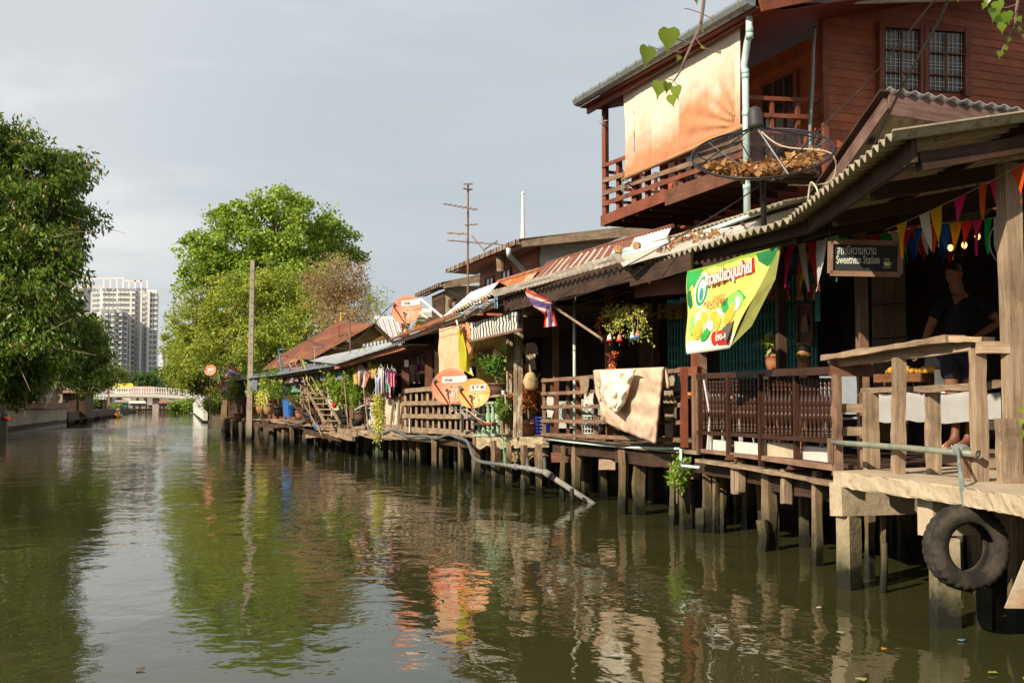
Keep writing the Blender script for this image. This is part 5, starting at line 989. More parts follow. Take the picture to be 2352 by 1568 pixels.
for px, py, z1, w in ((754, 1036, .85, .13), (772, 1038, .7, .14), (784, 1039, .85, .12), (797, 1041, .85, .14), (820, 1045, .6, .14), (838, 1050, .85, .16), (858, 1055, .85, .17), (626, 1014, .85, .18), (642, 1020, .8, .2), (653, 1023, .9, .24), (673, 1028, .8, .16), (603, 1012, .85, .16), (582, 1007, .95, .2), (560, 1005, .85, .16), (546, 1002, .85, .18), (524, 999, .9, .34), (512, 992, 1.6, .18), (518, 994, 1.9, .3), (700, 1030, .7, .15), (722, 1033, .7, .15), (735, 1034, .8, .12), (536, 1000, .8, .14)): pile(atz(px, py, 0), z1, w, M['pile'], deckE, 'stilt', .05)
for k in range(46): y = 28.6+random.random()*42; pile(V((fx(y)+random.uniform(.6, 2.9), y, 0)), .85, random.uniform(.10, .2), M['pile'], deckE, 'stilt', .05)
hE = thing('stilt_house', 'low dark house front hung with plants and washing under the zinc eave', 'house', fac(750, 980, 2.5))
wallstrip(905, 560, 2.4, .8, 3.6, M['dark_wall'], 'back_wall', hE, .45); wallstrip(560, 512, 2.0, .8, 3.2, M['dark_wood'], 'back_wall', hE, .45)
for px, yt, yb in ((843, 816, 980), (808, 830, 980), (744, 850, 975), (700, 860, 975), (655, 865, 960), (605, 870, 960), (560, 872, 960), (515, 870, 960)):
    b, a = fac(px, yt, .25), fac(px, yb, .25); mb = MB(); mb.beam(V((b.x, b.y, a.z)), b+V((0, 0, .1)), .12, .12, side=(1, -.2, 0), seg=4, j=.006); mb.build('post', M['dark_wood'] if px % 2 else M['brown_grey'], hE)
pfn = thing('picket_fence', 'pale vertical picket fence of uneven slats beside the lattice railing', 'fence', fac(880, 980))
for k in range(24):
    px = 851+k*3.15; 
    if k in (5, 10): continue
    w = random.uniform(.10, .15); yt = random.uniform(908, 918) if k > 4 else random.uniform(916, 926); a, b = fac(px, 979, .1), fac(px+random.uniform(-1, 1.4), yt, .1); mb = MB(); mb.beam(a, b, w, .03, side=(.6, -.8, 0), seg=3, j=.004); mb.build('picket', M['pale_plank'], pfn)
mb = MB(); mb.beam(fac(846, 945, .14), fac(925, 948, .14), .05, .08); mb.beam(fac(842, 981, .05), fac(926, 985, .05), .06, .2, seg=6, j=.01); mb.build('rail', M['grey_wood'], pfn)
for x0, y0, x1, y1 in ((842, 918, 872, 955), (838, 917, 872, 914), (870, 985, 860, 906), (897, 980, 905, 915), (914, 982, 918, 905)):
    mb = MB(); mb.tube([fac(x0, y0, .0), fac(x1, y1, .0)], .035, 6); mb.build('brace', M['grey_wood'], pfn)
# utility pole
up_ = thing('utility_pole', 'tall square concrete utility pole rising from the water before the potted plants', 'utility pole', atz(572, 1010, 0)); b = atz(572, 1012, 0); zt = atd(572, 594, dep(b)).z
mb = MB(); mb.beam(b-V((0, 0, .8)), V((b.x+.06, b.y, zt)), .27, .25, side=(1, -.25, 0), seg=12, j=.003, taper=.66); mb.build('shaft', M['pole_conc'], up_)
mb = MB(); 
for k in range(16): z = zt-.5-k*.42; mb.ball(V((b.x+.02, b.y-.115, z)), .022, n=6, m=4)
mb.build('bolt_holes', M['black'], up_); mb = MB(); mb.tube([V((b.x, b.y, zt-.05)), V((b.x, b.y, zt+.12)), V((b.x+.06, b.y, zt+.16))], .015, 5); mb.build('hook', M['dark_metal'], up_)
# antennas
def antenna(label, px, yb, yt, arms, off=.6, r=.02, mat='steel', group='television aerials on thin masts', kids=True, lean=0):
    a, b = fac(px, yb, off), fac(px+lean, yt, off); t = thing('tv_antenna', label, 'antenna', a, group); mb = MB(); mb.tube([V((b.x if not lean else a.x, b.y, a.z)), b], r, 6); mb.build('mast', M[mat], t)
    for (x0, y0, x1, y1, n, s) in arms:
        p, q = fac(x0, y0, off), fac(x1, y1, off); p.y = q.y = b.y if not lean else (p.y+q.y)/2; m = mpp(b); p = atd(x0, y0, dep(b)); q = atd(x1, y1, dep(b)-.4); mb = MB(); mb.tube([p, q], r*.6, 5); e = (FWD.cross(V((0, 0, 1))).normalized()*.15+V((FWD.x, FWD.y, 0))*.9+V((0, 0, .08))).normalized()
        for k in range(n): c = p.lerp(q, (k+.3)/n); L = s*(.55+.45*k/n); mb.tube([c-e*L+RGT*L*.35, c+e*L-RGT*L*.35], r*.32, 4)
        mb.build('aerial_arm', M[mat], t)
    return t
antenna('tall rusty aerial mast with many crooked arms above the red house', 1075, 700, 421, [(1065, 423, 1085, 423, 2, .3), (1064, 433, 1084, 436, 5, .28), (1019, 468, 1097, 482, 7, .45), (1068, 517, 1096, 515, 3, .4), (1027, 535, 1076, 538, 2, .7), (1028, 552, 1156, 562, 4, .6), (1084, 541, 1113, 576, 1, .1), (1110, 575, 1142, 553, 4, .5)], off=1.6, r=.026, mat='brown_grey')
antenna('small aerial with long boom before the tree and utility pole', 539, 905, 699, [(490, 706, 547, 698, 6, .5), (508, 745, 567, 743, 6, .5), (501, 782, 592, 781, 8, .5), (524, 797, 555, 797, 3, .4)], off=1.2)
antenna('rusty aerial mast left of the brown gable with a short boom', 779, 820, 750, [(752, 750, 794, 747, 6, .5), (756, 754, 780, 753, 3, .4)], off=2.0) if 0 else antenna('rusty aerial mast with a stubby boom just before the brown gable', 779, 850, 748, [(752, 750, 794, 747, 6, .5), (756, 754, 780, 753, 3, .4)], off=2.0, mat='arm_rust')
antenna('bent aerial mast with one flat boom over the zinc eave', 812, 860, 724, [(763, 724, 808, 722, 6, .5)], off=.4, mat='brown_grey', lean=-9)
antenna('blue plastic pole with a small cross aerial above the eave', 652, 850, 803, [(638, 804, 655, 801, 3, .3), (652, 835, 672, 829, 2, .3)], off=.3, mat='pvc_vivid', lean=-12)
antenna('grey pole carrying a stubby white aerial above the garments', 723, 905, 797, [(717, 798, 738, 797, 2, .3)], off=-.1, mat='steel')
# flags
def faded(label, pole, hoist, fly, off, mat, group='faded striped flags'):
    t = thing('striped_flag', label, 'flag', fac(*pole[0], off), group); mb = MB(); mb.tube([fac(*pole[0], off), fac(*pole[1], off)], .022, 6); mb.build('pole', M['grey_wood'], t); flag_sheet('cloth', hoist, fly, mat, t, off-.04, .05); return t
FF = flagcol('faded flag stripes', 1, False)
faded('large faded striped flag drooping before the hanging washing', ((814, 815), (868, 872)), [(813, 815), (817, 850), (821, 882)], [(850, 860), (842, 878), (838, 893)], -.2, FF)
faded('small striped flag at the far roof end by the round coral dish', ((527, 840), (560, 866)), [(527, 840), (521, 856), (516, 866)], [(549, 852), (546, 864), (542, 873)], -.2, flagcol('flag stripes small'))
faded('pink and white faded flag rolled on a leaning pole, above the ladders', ((673, 824), (728, 910)), [(675, 828), (682, 848), (690, 868)], [(681, 834), (692, 852), (702, 876)], -.3, FF)
faded('dark faded flag hanging limp by the green flowered dress', ((664, 835), (672, 850)), [(665, 842), (662, 865), (664, 880)], [(672, 848), (680, 865), (686, 875)], -.3, cloth('dull mauve cloth', (.24, .16, .20), (.42, .36, .38), 8))
t = faded('yellow faded flag rolled on a leaning pole, above the ladders', ((688, 818), (742, 912)), [(689, 826), (696, 850), (702, 872)], [(697, 826), (708, 850), (712, 875)], -.35, cloth('dull yellow cloth', (.50, .45, .12), (.62, .56, .22)))
faded('tiny tattered flag beside the round coral dish', ((500, 850), (506, 885)), [(499, 852), (498, 875), (500, 880)], [(504, 862), (508, 872), (506, 885)], -.2, FF)
# garments
def garment(label, cat, px0, py0, px1, py1, mat, off=-.05, shape='vest', group=None):
    t = thing(cat.replace(' ', '_').replace('-', '_'), label, cat, fac((px0+px1)/2, py0, off), group); w = px1-px0; h = py1-py0
    prof = {'vest': [(0, .1), (.08, .16), (.3, .05), (.5, .02), (.75, 0), (1, .03)], 'dress': [(0, .2), (.15, .22), (.35, .24), (.5, .15), (.75, .06), (1, 0)], 'shirt': [(0, .15), (.1, .0), (.35, .05), (.4, .12), (1, .1)], 'shorts': [(0, .1), (1, 0)]}[shape]; sd = random.random()*9
    def fn(u, v): ins = float(np.interp(v, [p[0] for p in prof], [p[1] for p in prof])); x = px0+w*(ins+(1-2*ins)*u); y = py0+h*v+(math.sin(u*math.pi)*h*.08 if shape in ('vest', 'shirt') and v < .05 else 0); return fac(x, y, off-.03*math.sin(u*12+sd)*(.4+v)-.02*mnoise.noise(V((u*3, v*4, sd))))
    mb = MB(); mb.grid(fn, 18, 14); mb.build('fabric', mat, t, smooth=True)
    mb = MB(); c = fac((px0+px1)/2, py0-6, off); mb.tube([fac(px0+w*.25, py0+1, off), c, fac(px1-w*.25, py0+1, off)], .006, 4); mb.tube([c, c+V((0, 0, .06))], .005, 4); mb.build('hanger', M['white_label'], t); return t
garment('peach sleeveless vest drying on a hanger among the plants', 'vest', 750, 846, 779, 902, cloth('peach vest', (.68, .40, .28), (.76, .48, .34)), -.1, 'vest')
garment('green flowered dress hanging in the shade by the ladders', 'dress', 666, 856, 695, 900, cloth('green floral', (.03, .30, .20), (.06, .42, .34), spots=((.62, .12, .18), 9, (.65, .65, .2))), 0, 'dress')
garment('dark navy clothes hanging by the red peppers near the utility pole', 'trousers', 604, 873, 622, 884, cloth('navy floral', (.03, .04, .16), spots=((.4, .4, .45), 14)), 0, 'shorts')
garment('teal shirt hanging just past the utility pole', 'shirt', 583, 878, 592, 896, cloth('teal shirt', (.02, .26, .24)), 0, 'shirt')
wr = thing('drying_rack', 'clip drying rack hanging from the eave with small garments clipped to it', 'drying rack', fac(890, 843, -.2)); mb = MB()
for k in range(4): mb.tube([fac(873+k*3, 842+k*2.6, -.1-.1*k), fac(904+k*2, 848+k*2.0, -.1-.1*k)], .01, 4)
for k in range(6): mb.tube([fac(876+k*5, 842+k*1, -.05), fac(880+k*5, 850+k, -.45)], .008, 4)
mb.tube([fac(888, 835, -.2), fac(888, 846, -.2)], .006, 4); mb.build('frame', M['dark_metal'], wr)
for lab, x0, y0, x1, y1, cc, of, sh in (('pale blue shirt clipped at the outer end of the drying rack', 861, 862, 872, 906, (.48, .54, .68), -.35, 'shirt'), ('white shirt clipped on the drying rack', 868, 843, 882, 902, (.70, .66, .66), -.3, 'shirt'), ('dusty pink vest on the drying rack', 879, 848, 887, 884, (.42, .18, .16), -.15, 'vest'), ('lilac shirt in the middle of the drying rack', 884, 848, 896, 882, (.44, .30, .52), -.3, 'shirt'), ('pink and orange patterned shirt on the drying rack', 893, 849, 907, 888, (.70, .22, .34), -.35, 'shirt'), ('plum shirt at the inner end of the drying rack', 900, 852, 912, 890, (.30, .10, .20), -.1, 'shirt'), ('pink shorts below the drying rack', 877, 882, 898, 912, (.68, .38, .40), -.12, 'shorts'), ('teal cloth strip clipped below the drying rack', 885, 880, 893, 900, (.10, .40, .34), -.32, 'shorts'), ('black dotted cloth hanging lowest from the drying rack', 899, 893, 908, 915, (.03, .03, .03), -.05, 'shorts')):
    m = cloth('cloth '+lab[:18], cc, tuple(min(1, q*1.25) for q in cc), 6, spots=((.75, .5, .1), 16, (.2, .1, .5)) if 'patterned' in lab else (((.6, .6, .6), 30) if 'dotted' in lab else None)); garment(lab, 'shirt' if sh == 'shirt' else ('vest' if sh == 'vest' else 'cloth'), x0, y0, x1, y1, m, of, sh, 'clothes on the drying rack')
for lab, x0, y0, x1, y1, cc, sp in (('lime patterned top hanging inside between the brown posts', 941, 806, 953, 838, (.38, .46, .16), ((.6, .6, .3), 14)), ('grey white clothes bunched on hangers inside the brown posts', 952, 800, 975, 840, (.48, .46, .48), None), ('magenta and blue child dress inside between the brown posts', 952, 834, 976, 852, (.55, .06, .36), ((.2, .3, .6), 10)), ('faded floral sheet hanging inside behind the lattice railing', 937, 838, 964, 880, (.40, .33, .28), ((.5, .28, .22), 12))):
    garment(lab, 'clothes', x0, y0, x1, y1, cloth('in '+lab[:14], cc, tuple(q*.75 for q in cc), 9, spots=sp), .5, 'shorts' if 'sheet' in lab else 'shirt', 'clothes hung inside the house')
# plants, pots, buckets
plant('bougainvillea', 'bougainvillea with magenta, red and white flowers in a terracotta pot', 'flowering shrub', fac(547, 968, -.1), 1.1, 1.75, 1500, M['bush'], .14, .5, pot=M['terracotta'], potr=.24, poth=.42, stems=12, flowers=[(M['pink'], 170, .12), (M['red_fl'], 90, .10), (M['white_fl'], 60, .11), (M['yellow_fl'], 80, .11)], core=.1)
plant('bougainvillea', 'pale flowered shrub just past the utility pole in a clay pot', 'flowering shrub', fac(583, 953, .1), .55, 1.2, 500, M['bush'], .13, .5, pot=M['terracotta'], potr=.2, poth=.35, stems=8, flowers=[(M['pink'], 60, .12), (M['white_fl'], 90, .13)], core=.1)
trailing('trailing_plant', 'bright lime trailing plant hanging thickly from the eave by the utility pole', fac(588, 874, -.05), 1.0, 1.15, 1800, M['lime'], .085, 50, loc2=fac(618, 874, -.05), cat='plant')
for lab, px, py, rad, hh, n, mt, lf, pt, pr, ph in (
    ('dense round shrub in an ochre glazed pot', 600, 950, .6, .8, 700, 'bush', .12, 'ochre_pot', .25, .5), ('spiky pale plant in a tan glazed pot', 617, 952, .4, .75, 420, 'fern', .16, 'ochre_pot', .25, .48),
    ('tall dark leafy bush behind the blue bucket', 640, 956, .8, 1.5, 1200, 'bush', .12, 'black', .25, .4), ('wiry grey green bush against the dark house', 662, 955, .75, 1.4, 900, 'bush', .10, 'clay_glaze', .2, .3),
    ('big leafy tree plant filling the space by the faded flag', 795, 976, .8, 1.45, 2200, 'bush', .12, 'black', .2, .3), ('glossy climbing plant rising to the zinc eave', 828, 968, .55, 1.4, 1200, 'moss', .13, 'clay_glaze', .2, .3),
    ('bushy plant in a black pot at the deck edge by the hose', 820, 980, .32, .7, 520, 'bush', .09, 'black', .17, .26), ('leafy plant with broad leaves by the wooden ladders', 775, 980, .5, 1.2, 700, 'moss', .14, 'black', .18, .28),
    ('low fern at the foot of the ladders', 712, 925, .35, .45, 320, 'fern', .14, 'terracotta', .16, .22), ('fresh green plant on the far house corner', 512, 905, .7, 1.0, 500, 'bush', .13, 'clay_glaze', .3, .35),
    ('low leafy shrub in front of the dark ladder', 690, 962, .5, .7, 500, 'moss', .11, 'terracotta', .2, .3), ('tangled plant between the two ladders', 738, 955, .5, 1.1, 600, 'fern', .12, 'black', .2, .3), ('bushy plant behind the bougainvillea', 560, 930, .8, 1.3, 700, 'bush', .13, 'clay_glaze', .25, .4), ('tall plant by the faded flag pole', 850, 962, .5, 1.5, 700, 'bush', .12, 'black', .2, .3),
    ('spindly plant behind the picket fence', 850, 935, .45, 1.3, 500, 'moss', .12, 'terracotta', .2, .25)):
    plant('potted_plant', lab, 'potted plant', fac(px, py, .12 if px != 512 else 0), rad, hh, n, M[mt], lf, .5, 'potted plants crowding the low deck', pot=M[pt], potr=pr, poth=ph, stems=8, core=.1)
for lab, px, py, w, h, n, mt in (('yellow green bracken basket hanging at the zinc eave', 730, 850, 1.0, 1.05, 700, 'fern'), ('shaggy fern hanging high among the climbing plants', 771, 862, .9, .7, 500, 'fern'), ('fern basket hanging in the shade near the blue pole', 635, 862, .8, .9, 500, 'bush'), ('grey moss beard hanging under the yellow flag', 700, 870, .4, 1.0, 500, 'twig')):
    trailing('hanging_fern', lab, fac(px-8, py, -.05), w, h, n, M[mt], .14 if mt != 'twig' else .1, 26, 'hanging plants under the eaves', 'hanging plant', loc2=fac(px+8, py, -.05))
trailing('lime_vine', 'long lime vine hanging over the picket fence below the washing', fac(863, 905, -.1), .3, 1.4, 1300, M['lime'], .06, 22, loc2=fac(872, 905, -.1))
plant('flower_pot', 'white flower bunch hanging by the drying rack', 'plant', fac(860, 860, -.1), .22, .3, 200, M['lime'], .08, .7)
bucket('tall bright blue bucket on the low deck among the plants', 666, 957, -.02, .30, .66, M['blue_bucket']); bucket('small blue bucket lying on its side at the deck edge', 722, 982, -.05, .15, .26, M['blue_bucket'], tilt=1.3); bucket('grey blue bucket by the leaning ladders', 706, 974, .05, .22, .42, M['pvc_grey']); basket('wicker_basket', 'dark wicker basket at the foot of the pale ladder', 736, 966, .1, .26, .75, M['dark_wood'])
def ladder(label, bx, by, tx, ty, w, n, mat, off):
    a, b = fac(bx, by, off), fac(tx, ty, off); t = thing('wooden_ladder', label, 'ladder', a); s = V((.55, -.83, 0))*w/2
    for q in (-1, 1): mb = MB(); mb.beam(a+s*q, b+s*q, .05, .09, seg=5, j=.006); mb.build('side_rail', M[mat], t)
    for k in range(n): c = a.lerp(b, (k+.6)/n); mb = MB(); mb.beam(c-s*1.1, c+s*1.1, .12, .035); mb.build('rung', M[mat], t)
ladder('dark wooden ladder frame leaning toward the house over the low deck', 722, 968, 676, 910, .8, 5, 'dark_wood', -.1); ladder('pale grey wooden ladder leaning over the deck above the small blue bucket', 765, 974, 722, 898, .7, 6, 'grey_wood', -.25)
o = MB(); o.grid(lambda u, v: fac(541+18*u, 868+14*v, .3+.3*math.sin(u*9)*math.sin(v*3)), 8, 6); tag(o.build('red_bag', cloth('red cloth', (.6, .03, .02))), 'red bag hanging past the utility pole under the eave', 'bag')
o = MB(); o.ball(fac(768, 930, -.05), .09, .09, .1); tag(o.build('red_pot', MR, smooth=True), 'small shiny red pot beside the pale ladder', 'pot')
o = MB(); o.beam(fac(765, 905, .1), fac(775, 950, .1), .35, .3, side=(1, 0, 0)); tag(o.build('white_crate', M['white_paint']), 'white box standing behind the pale ladder', 'box')
o = MB(); o.tube(smooth_pts([fac(815, 941, 0), fac(851, 925, 0), fac(851, 950, 0), fac(850, 978, 0)]), .02, 6); tag(o.build('water_pipe', M['pvc_blue']), 'blue tap pipe standing by the picket fence', 'pipe')
o = MB(); o.tube(smooth_pts([fac(651, 935, -.15), fac(658, 970, -.2), fac(680, 973, -.2), fac(704, 965, -.15)]), .03, 6); tag(o.build('curved_rail', M['pvc_grey'], smooth=True), 'curved grey pipe rail under the bright blue bucket', 'pipe')
# far dish, small boards
dish('small round coral dish on a pole at the far end of the houses', 483, 850, 14.5, 12.5, -.6, M['dish_red'], ('l', (.02, .38, -.42, .45), [('true', -.3, .12, .2, .5, ML)]))
o = MB(); a = fac(483, 862, -.6); o.tube([V((a.x, a.y, .7)), a], .03, 6); tag(o.build('dish_pole', M['dark_wood']), 'thin pole below the small round coral dish', 'pole')
for k in range(16):
    x = 575+k*20+random.uniform(-6, 6); y = 862-(k*1.2); h = random.uniform(16, 36); cn, cc = random.choice((('tan', (.45, .30, .24)), ('slate blue', (.20, .24, .34)), ('off white', (.55, .50, .44)), ('dark red', (.30, .10, .12)), ('dull green', (.14, .22, .14)), ('mustard', (.55, .42, .12)), ('mauve', (.34, .30, .40))))
    small_cloth('hanging_cloth', cn+' faded cloth under the low zinc eave, '+ORD[k]+' from the utility pole', 'cloth', x, y, x+random.uniform(9, 16), y+h, -.2, cloth('eave cloth %d' % k, cc), 2, .05, 1.0, group='cloths under the low zinc eave')
for k, (x0, y0, x1, y1) in enumerate(((640, 800, 668, 960), (706, 900, 716, 968), (745, 872, 741, 975), (790, 860, 800, 985), (834, 880, 846, 985), (868, 880, 846, 930), (606, 890, 598, 965), (700, 930, 740, 1000))):
    o = MB(); o.tube([fac(x0, y0, -.12), fac(x1, y1, -.12)], .014 if k == 0 else .022, 6); tag(o.build('leaning_stick', M['navy'] if k == 0 else M['grey_wood']), 'thin dark blue pole leaning across the bush by the blue bucket' if k == 0 else 'thin grey stick leaning among the deck plants, '+ORD[k-1]+' of seven', 'stick', None if k == 0 else 'sticks leaning among the plants')
for k in range(14):
    x = 600+k*23; y = 964+k*2.2+random.uniform(-3, 4); o = MB(); o.beam(fac(x, y, random.uniform(-.15, .05)), fac(x+random.uniform(14, 34), y+random.uniform(-2, 8), random.uniform(-.1, .1)), .05, random.uniform(.06, .13), seg=4, j=.01); o = o.build('loose_board', M[random.choice(('grey_wood', 'dark_wood', 'brown_grey'))]); tag(o, 'loose weathered board on the low deck edge, '+ORD[k]+' from the utility pole', 'board', 'loose boards along the low deck')
# ================================================================ ROOFS OVER THE ROW
def up_patch(parent, name, e0, e1, offe, t0, t1, pitch, amp, mat, offt=None, th=.006, nv=3, **k):
    A, B = fac(*e0, offe), fac(*e1, offe)
    if offt is None: D, C = aty(*t0, A.y), aty(*t1, B.y)
    else: D, C = fac(*t0, offt), fac(*t1, offt)
    return corr(name, A, B, C, D, pitch, amp, mat, parent, th=th, nv=nv, **k), (A, B, C, D)
# grey fibre awning with its stained fascia, from the peeling posts to the pavilion
aw = thing('awning_roof', 'grey fibre cement awning with stained brown fascia above the flag and lime vine', 'awning', fac(1300, 640, -.8))
up_patch(aw, 'awning_sheet', (1136, 681), (1430, 600), -.85, (1128, 668), (1420, 583), .2, .022, M['fibre_light'], th=.01)
up_patch(aw, 'awning_sheet', (1036, 720), (1142, 671), -.8, (1042, 712), (1142, 664), .17, .028, M['fibre'], th=.014)
for a, b, h, m in (((1158, 698), (1455, 618), .30, 'fascia'), ((1450, 640), (1590, 600), .2, 'fascia'), ((1062, 722), (1140, 693), .08, 'dark_wood')):
    mb = MB(); mb.beam(fac(*a, -.7), fac(*b, -.7), .04, h, seg=10, j=.006); mb.build('fascia_board', M[m], aw)
for k in range(12):
    px = 1160+k*24; a = fac(px, 690-(px-1160)*.27, -.75); mb = MB(); mb.beam(a, a+V((2.6, .2, .0)), .05, .10, seg=3, j=.004); mb.build('rafter', M['fascia'], aw)
A, B = fac(1040, 712, -.7), fac(1430, 592, -.7)
mb = MB(); mb.grid(lambda u, v: A.lerp(B, u)+V((2.9*v, .2*v, -.02)), 10, 4, th=.02, tn=(0, 0, -1)); mb.build('roof_underlay', M['fascia'], aw)
# long steep roofs behind it
rr = thing('metal_roof', 'steep brown red corrugated roof with pale streaks and a rust ridge cap', 'roof', fac(1350, 600, .8))
stripe = NB('streaked brown roof', .65, .35); o_ = stripe.coord('UV', (1, 1, 1)); sx = stripe.n('ShaderNodeSeparateXYZ'); stripe.l(o_, sx.inputs[0]); fr = stripe.math('FRACT', stripe.math('MULTIPLY', sx.outputs[0], 13.0)); nn_ = stripe.noise(stripe.coord('UV', (40, 2, 1)), 1, 4)
pk = stripe.math('MULTIPLY', stripe.rng(fr, .80, .82), stripe.rng(stripe.noise(stripe.coord('UV', (9, .3, 1)), 1.3, 2), .40, .44)); c_ = stripe.mix(stripe.rng(nn_, .35, .65), (.115, .040, .028), (.19, .075, .05)); c_ = stripe.mix(pk, c_, (.50, .40, .35)); c_ = stripe.mix(stripe.rng(stripe.noise(stripe.coord('UV', (12, 2, 1)), 2, 6, .7), .58, .64, 0, .6), c_, (.34, .13, .06)); stripe.col(c_)
_, q = up_patch(rr, 'roof_sheet', (1202, 660), (1432, 597), .9, (1258, 603), (1462, 541), .12, .014, stripe.m)
_, q2 = up_patch(rr, 'roof_sheet', (1432, 597), (1520, 570), .9, (1462, 541), (1545, 517), .12, .010, M['zinc_new'])
mb = MB(); mb.tube([q[3]+V((0, 0, -.01)), q[2]+V((0, 0, -.01)), q2[2]+V((0, 0, -.01))], .035, 8); mb.build('ridge_cap', M['rust_roof'], rr)
mb = MB(); mb.add([q[3], q2[2], q2[2]+V((2.5, 0, -1.0)), q[3]+V((2.5, 0, -1.0))], [(0, 1, 2, 3)]); mb.build('rear_slope', M['rust_roof'], rr)
r2 = thing('metal_roof', 'orange rusted corrugated roof sheets between the white and the brown roof', 'roof', fac(1150, 660, .9))
_, q = up_patch(r2, 'roof_sheet', (1104, 684), (1210, 657), .9, (1145, 648), (1240, 620), .10, .014, M['rust_orange']); mb = MB(); mb.tube([q[3], q[2]], .06, 8); mb.build('ridge_cap', M['rust_stripe'], r2)
mb = MB(); mb.add([q[3], q[2], q[2]+V((2.5, 0, -1.0)), q[3]+V((2.5, 0, -1.0))], [(0, 1, 2, 3)]); mb.build('rear_slope', M['rust_roof'], r2)
r3 = thing('metal_roof', 'bright white corrugated roof running down to the upper coral dish', 'roof', fac(1060, 700, .2))
_, q = up_patch(r3, 'roof_sheet', (1000, 742), (1106, 694), .4, (1084, 671), (1146, 648), .12, .014, M['white_sheet'])
mb = MB(); mb.add([q[3], q[2], q[2]+V((2.5, 0, -1.0)), q[3]+V((2.5, 0, -1.0))], [(0, 1, 2, 3)]); mb.build('rear_slope', M['rust_roof'], r3)
r4 = thing('metal_roof', 'low rusty edged roof carrying the upper coral dish', 'roof', fac(950, 760, -.5))
_, q = up_patch(r4, 'roof_sheet', (893, 782), (1070, 716), -.45, (915, 770), (1075, 704), .12, .016, M['rust_roof'], th=.01)
mb = MB(); mb.beam(q[0]+V((.1, 0, -.08)), q[1]+V((.1, 0, -.08)), .05, .1, seg=8, j=.006); mb.build('eave_beam', M['fascia'], r4)
mb = MB(); a, b = q[0], q[1]; mb.grid(lambda u, v: a.lerp(b, u)+V((.1+3.0*v, .3*v, -.06)), 8, 3, th=.02, tn=(0, 0, -1)); mb.build('roof_underlay', M['fascia'], r4)
# zinc roofs of the cluttered part
r5 = thing('metal_roof', 'long shallow blue grey zinc roof above the hanging washing', 'roof', fac(800, 820, -.5))
_, q = up_patch(r5, 'roof_sheet', (770, 836), (930, 784), -.7, (700, 828), (932, 779), .16, .018, M['zinc'], offt=1.2)
a, b = q[0], q[1]; mb = MB(); mb.grid(lambda u, v: a.lerp(b, u)+V((.1+3.0*v, .3*v, -.06)), 8, 3, th=.02, tn=(0, 0, -1)); mb.build('roof_underlay', M['fascia'], r5)
mb = MB(); mb.beam(fac(770, 843, -.55), fac(930, 796, -.55), .05, .12, seg=10, j=.01); mb.build('eave_beam', M['rust_stripe'], r5)
_, q = up_patch(r5, 'roof_sheet', (636, 861), (775, 838), -.6, (650, 845), (800, 822), .16, .018, M['zinc'], offt=.8)
a, b = q[0], q[1]; mb = MB(); mb.grid(lambda u, v: a.lerp(b, u)+V((.1+3.0*v, .3*v, -.06)), 8, 3, th=.02, tn=(0, 0, -1)); mb.build('roof_underlay', M['fascia'], r5)
r6 = thing('metal_roof', 'far low grey roof edge beyond the utility pole', 'roof', fac(570, 868, -.3))
_, q = up_patch(r6, 'roof_sheet', (512, 877), (640, 860), -.5, (520, 868), (650, 848), .2, .02, M['zinc'], offt=1.5)
a, b = q[0], q[1]; mb = MB(); mb.grid(lambda u, v: a.lerp(b, u)+V((.1+2.6*v, .3*v, -.05+.3*v)), 8, 3, th=.02, tn=(0, 0, -1)); mb.build('roof_underlay', M['fascia'], r6)
r7 = thing('metal_roof', 'small dark rust red roof before the tree with an orange patch', 'roof', fac(660, 820, 1))
a, b, c, d = fac(600, 851, .6), fac(690, 838, .6), fac(728, 806, 1.6), fac(655, 807, 1.6); corr('roof_sheet', a, b, c, d, .2, .02, M['rust_roof'], r7)
mb = MB(); q = [a.lerp(b, .62).lerp(d.lerp(c, .62), .2), a.lerp(b, .85).lerp(d.lerp(c, .85), .2), a.lerp(b, .92).lerp(d.lerp(c, .92), .95), a.lerp(b, .75).lerp(d.lerp(c, .75), .95)]; corr('orange_sheet', *[p+V((-.02, -.03, .05)) for p in q], .2, .02, M['rust_orange'], r7); 
mb = MB(); mb.add([a+V((.3, 0, -.1)), b+V((.3, 0, -.1)), V((b.x+.3, b.y, .9)), V((a.x+.3, a.y, .9))], [(0, 1, 2, 3)]); mb.build('wall', M['rust_roof'], r7)
mb = MB(); mb.add([d, c, c+V((2, 0, -1)), d+V((2, 0, -1))], [(0, 1, 2, 3)]); mb.build('rear_slope', M['rust_roof'], r7)
# ochre gabled house
YP = 44.0; hp2 = thing('gabled_house', 'ochre plank gabled house with dark rust red roof by the big tree', 'house', aty(862, 800, YP))
ap2, l2, rt2 = aty(862, 743, YP), aty(716, 826, YP), aty(912, 792, YP); bk = V((-1.0, 2.6, .25)); ochre = wood('ochre planks', (.20, .12, .03), (.36, .23, .06), rough=.7)
mb = MB(); z0 = 1.0
zz = np.arange(z0, ap2.z, .28)
for z in zz:
    def xl(z): return l2.x+(ap2.x-l2.x)*max(0, (z-l2.z))/(ap2.z-l2.z) if z > l2.z else l2.x+.3
    def xr(z): return rt2.x+(ap2.x-rt2.x)*max(0, (z-rt2.z))/(ap2.z-rt2.z) if z > rt2.z else rt2.x-.1
    za = z+.14
    if xr(za)-xl(za) > .1: mb.beam(V((xl(za), YP+.3, za)), V((xr(za), YP+.3, za)), .04, .275)
mb.build('plank_wall', ochre, hp2)
corr('roof_sheet', l2, l2+bk, ap2+bk, ap2, .2, .02, M['rust_roof'], hp2, th=.02); corr('roof_sheet', rt2, rt2+bk, ap2+bk, ap2, .2, .02, M['rust_roof'], hp2, th=.02)
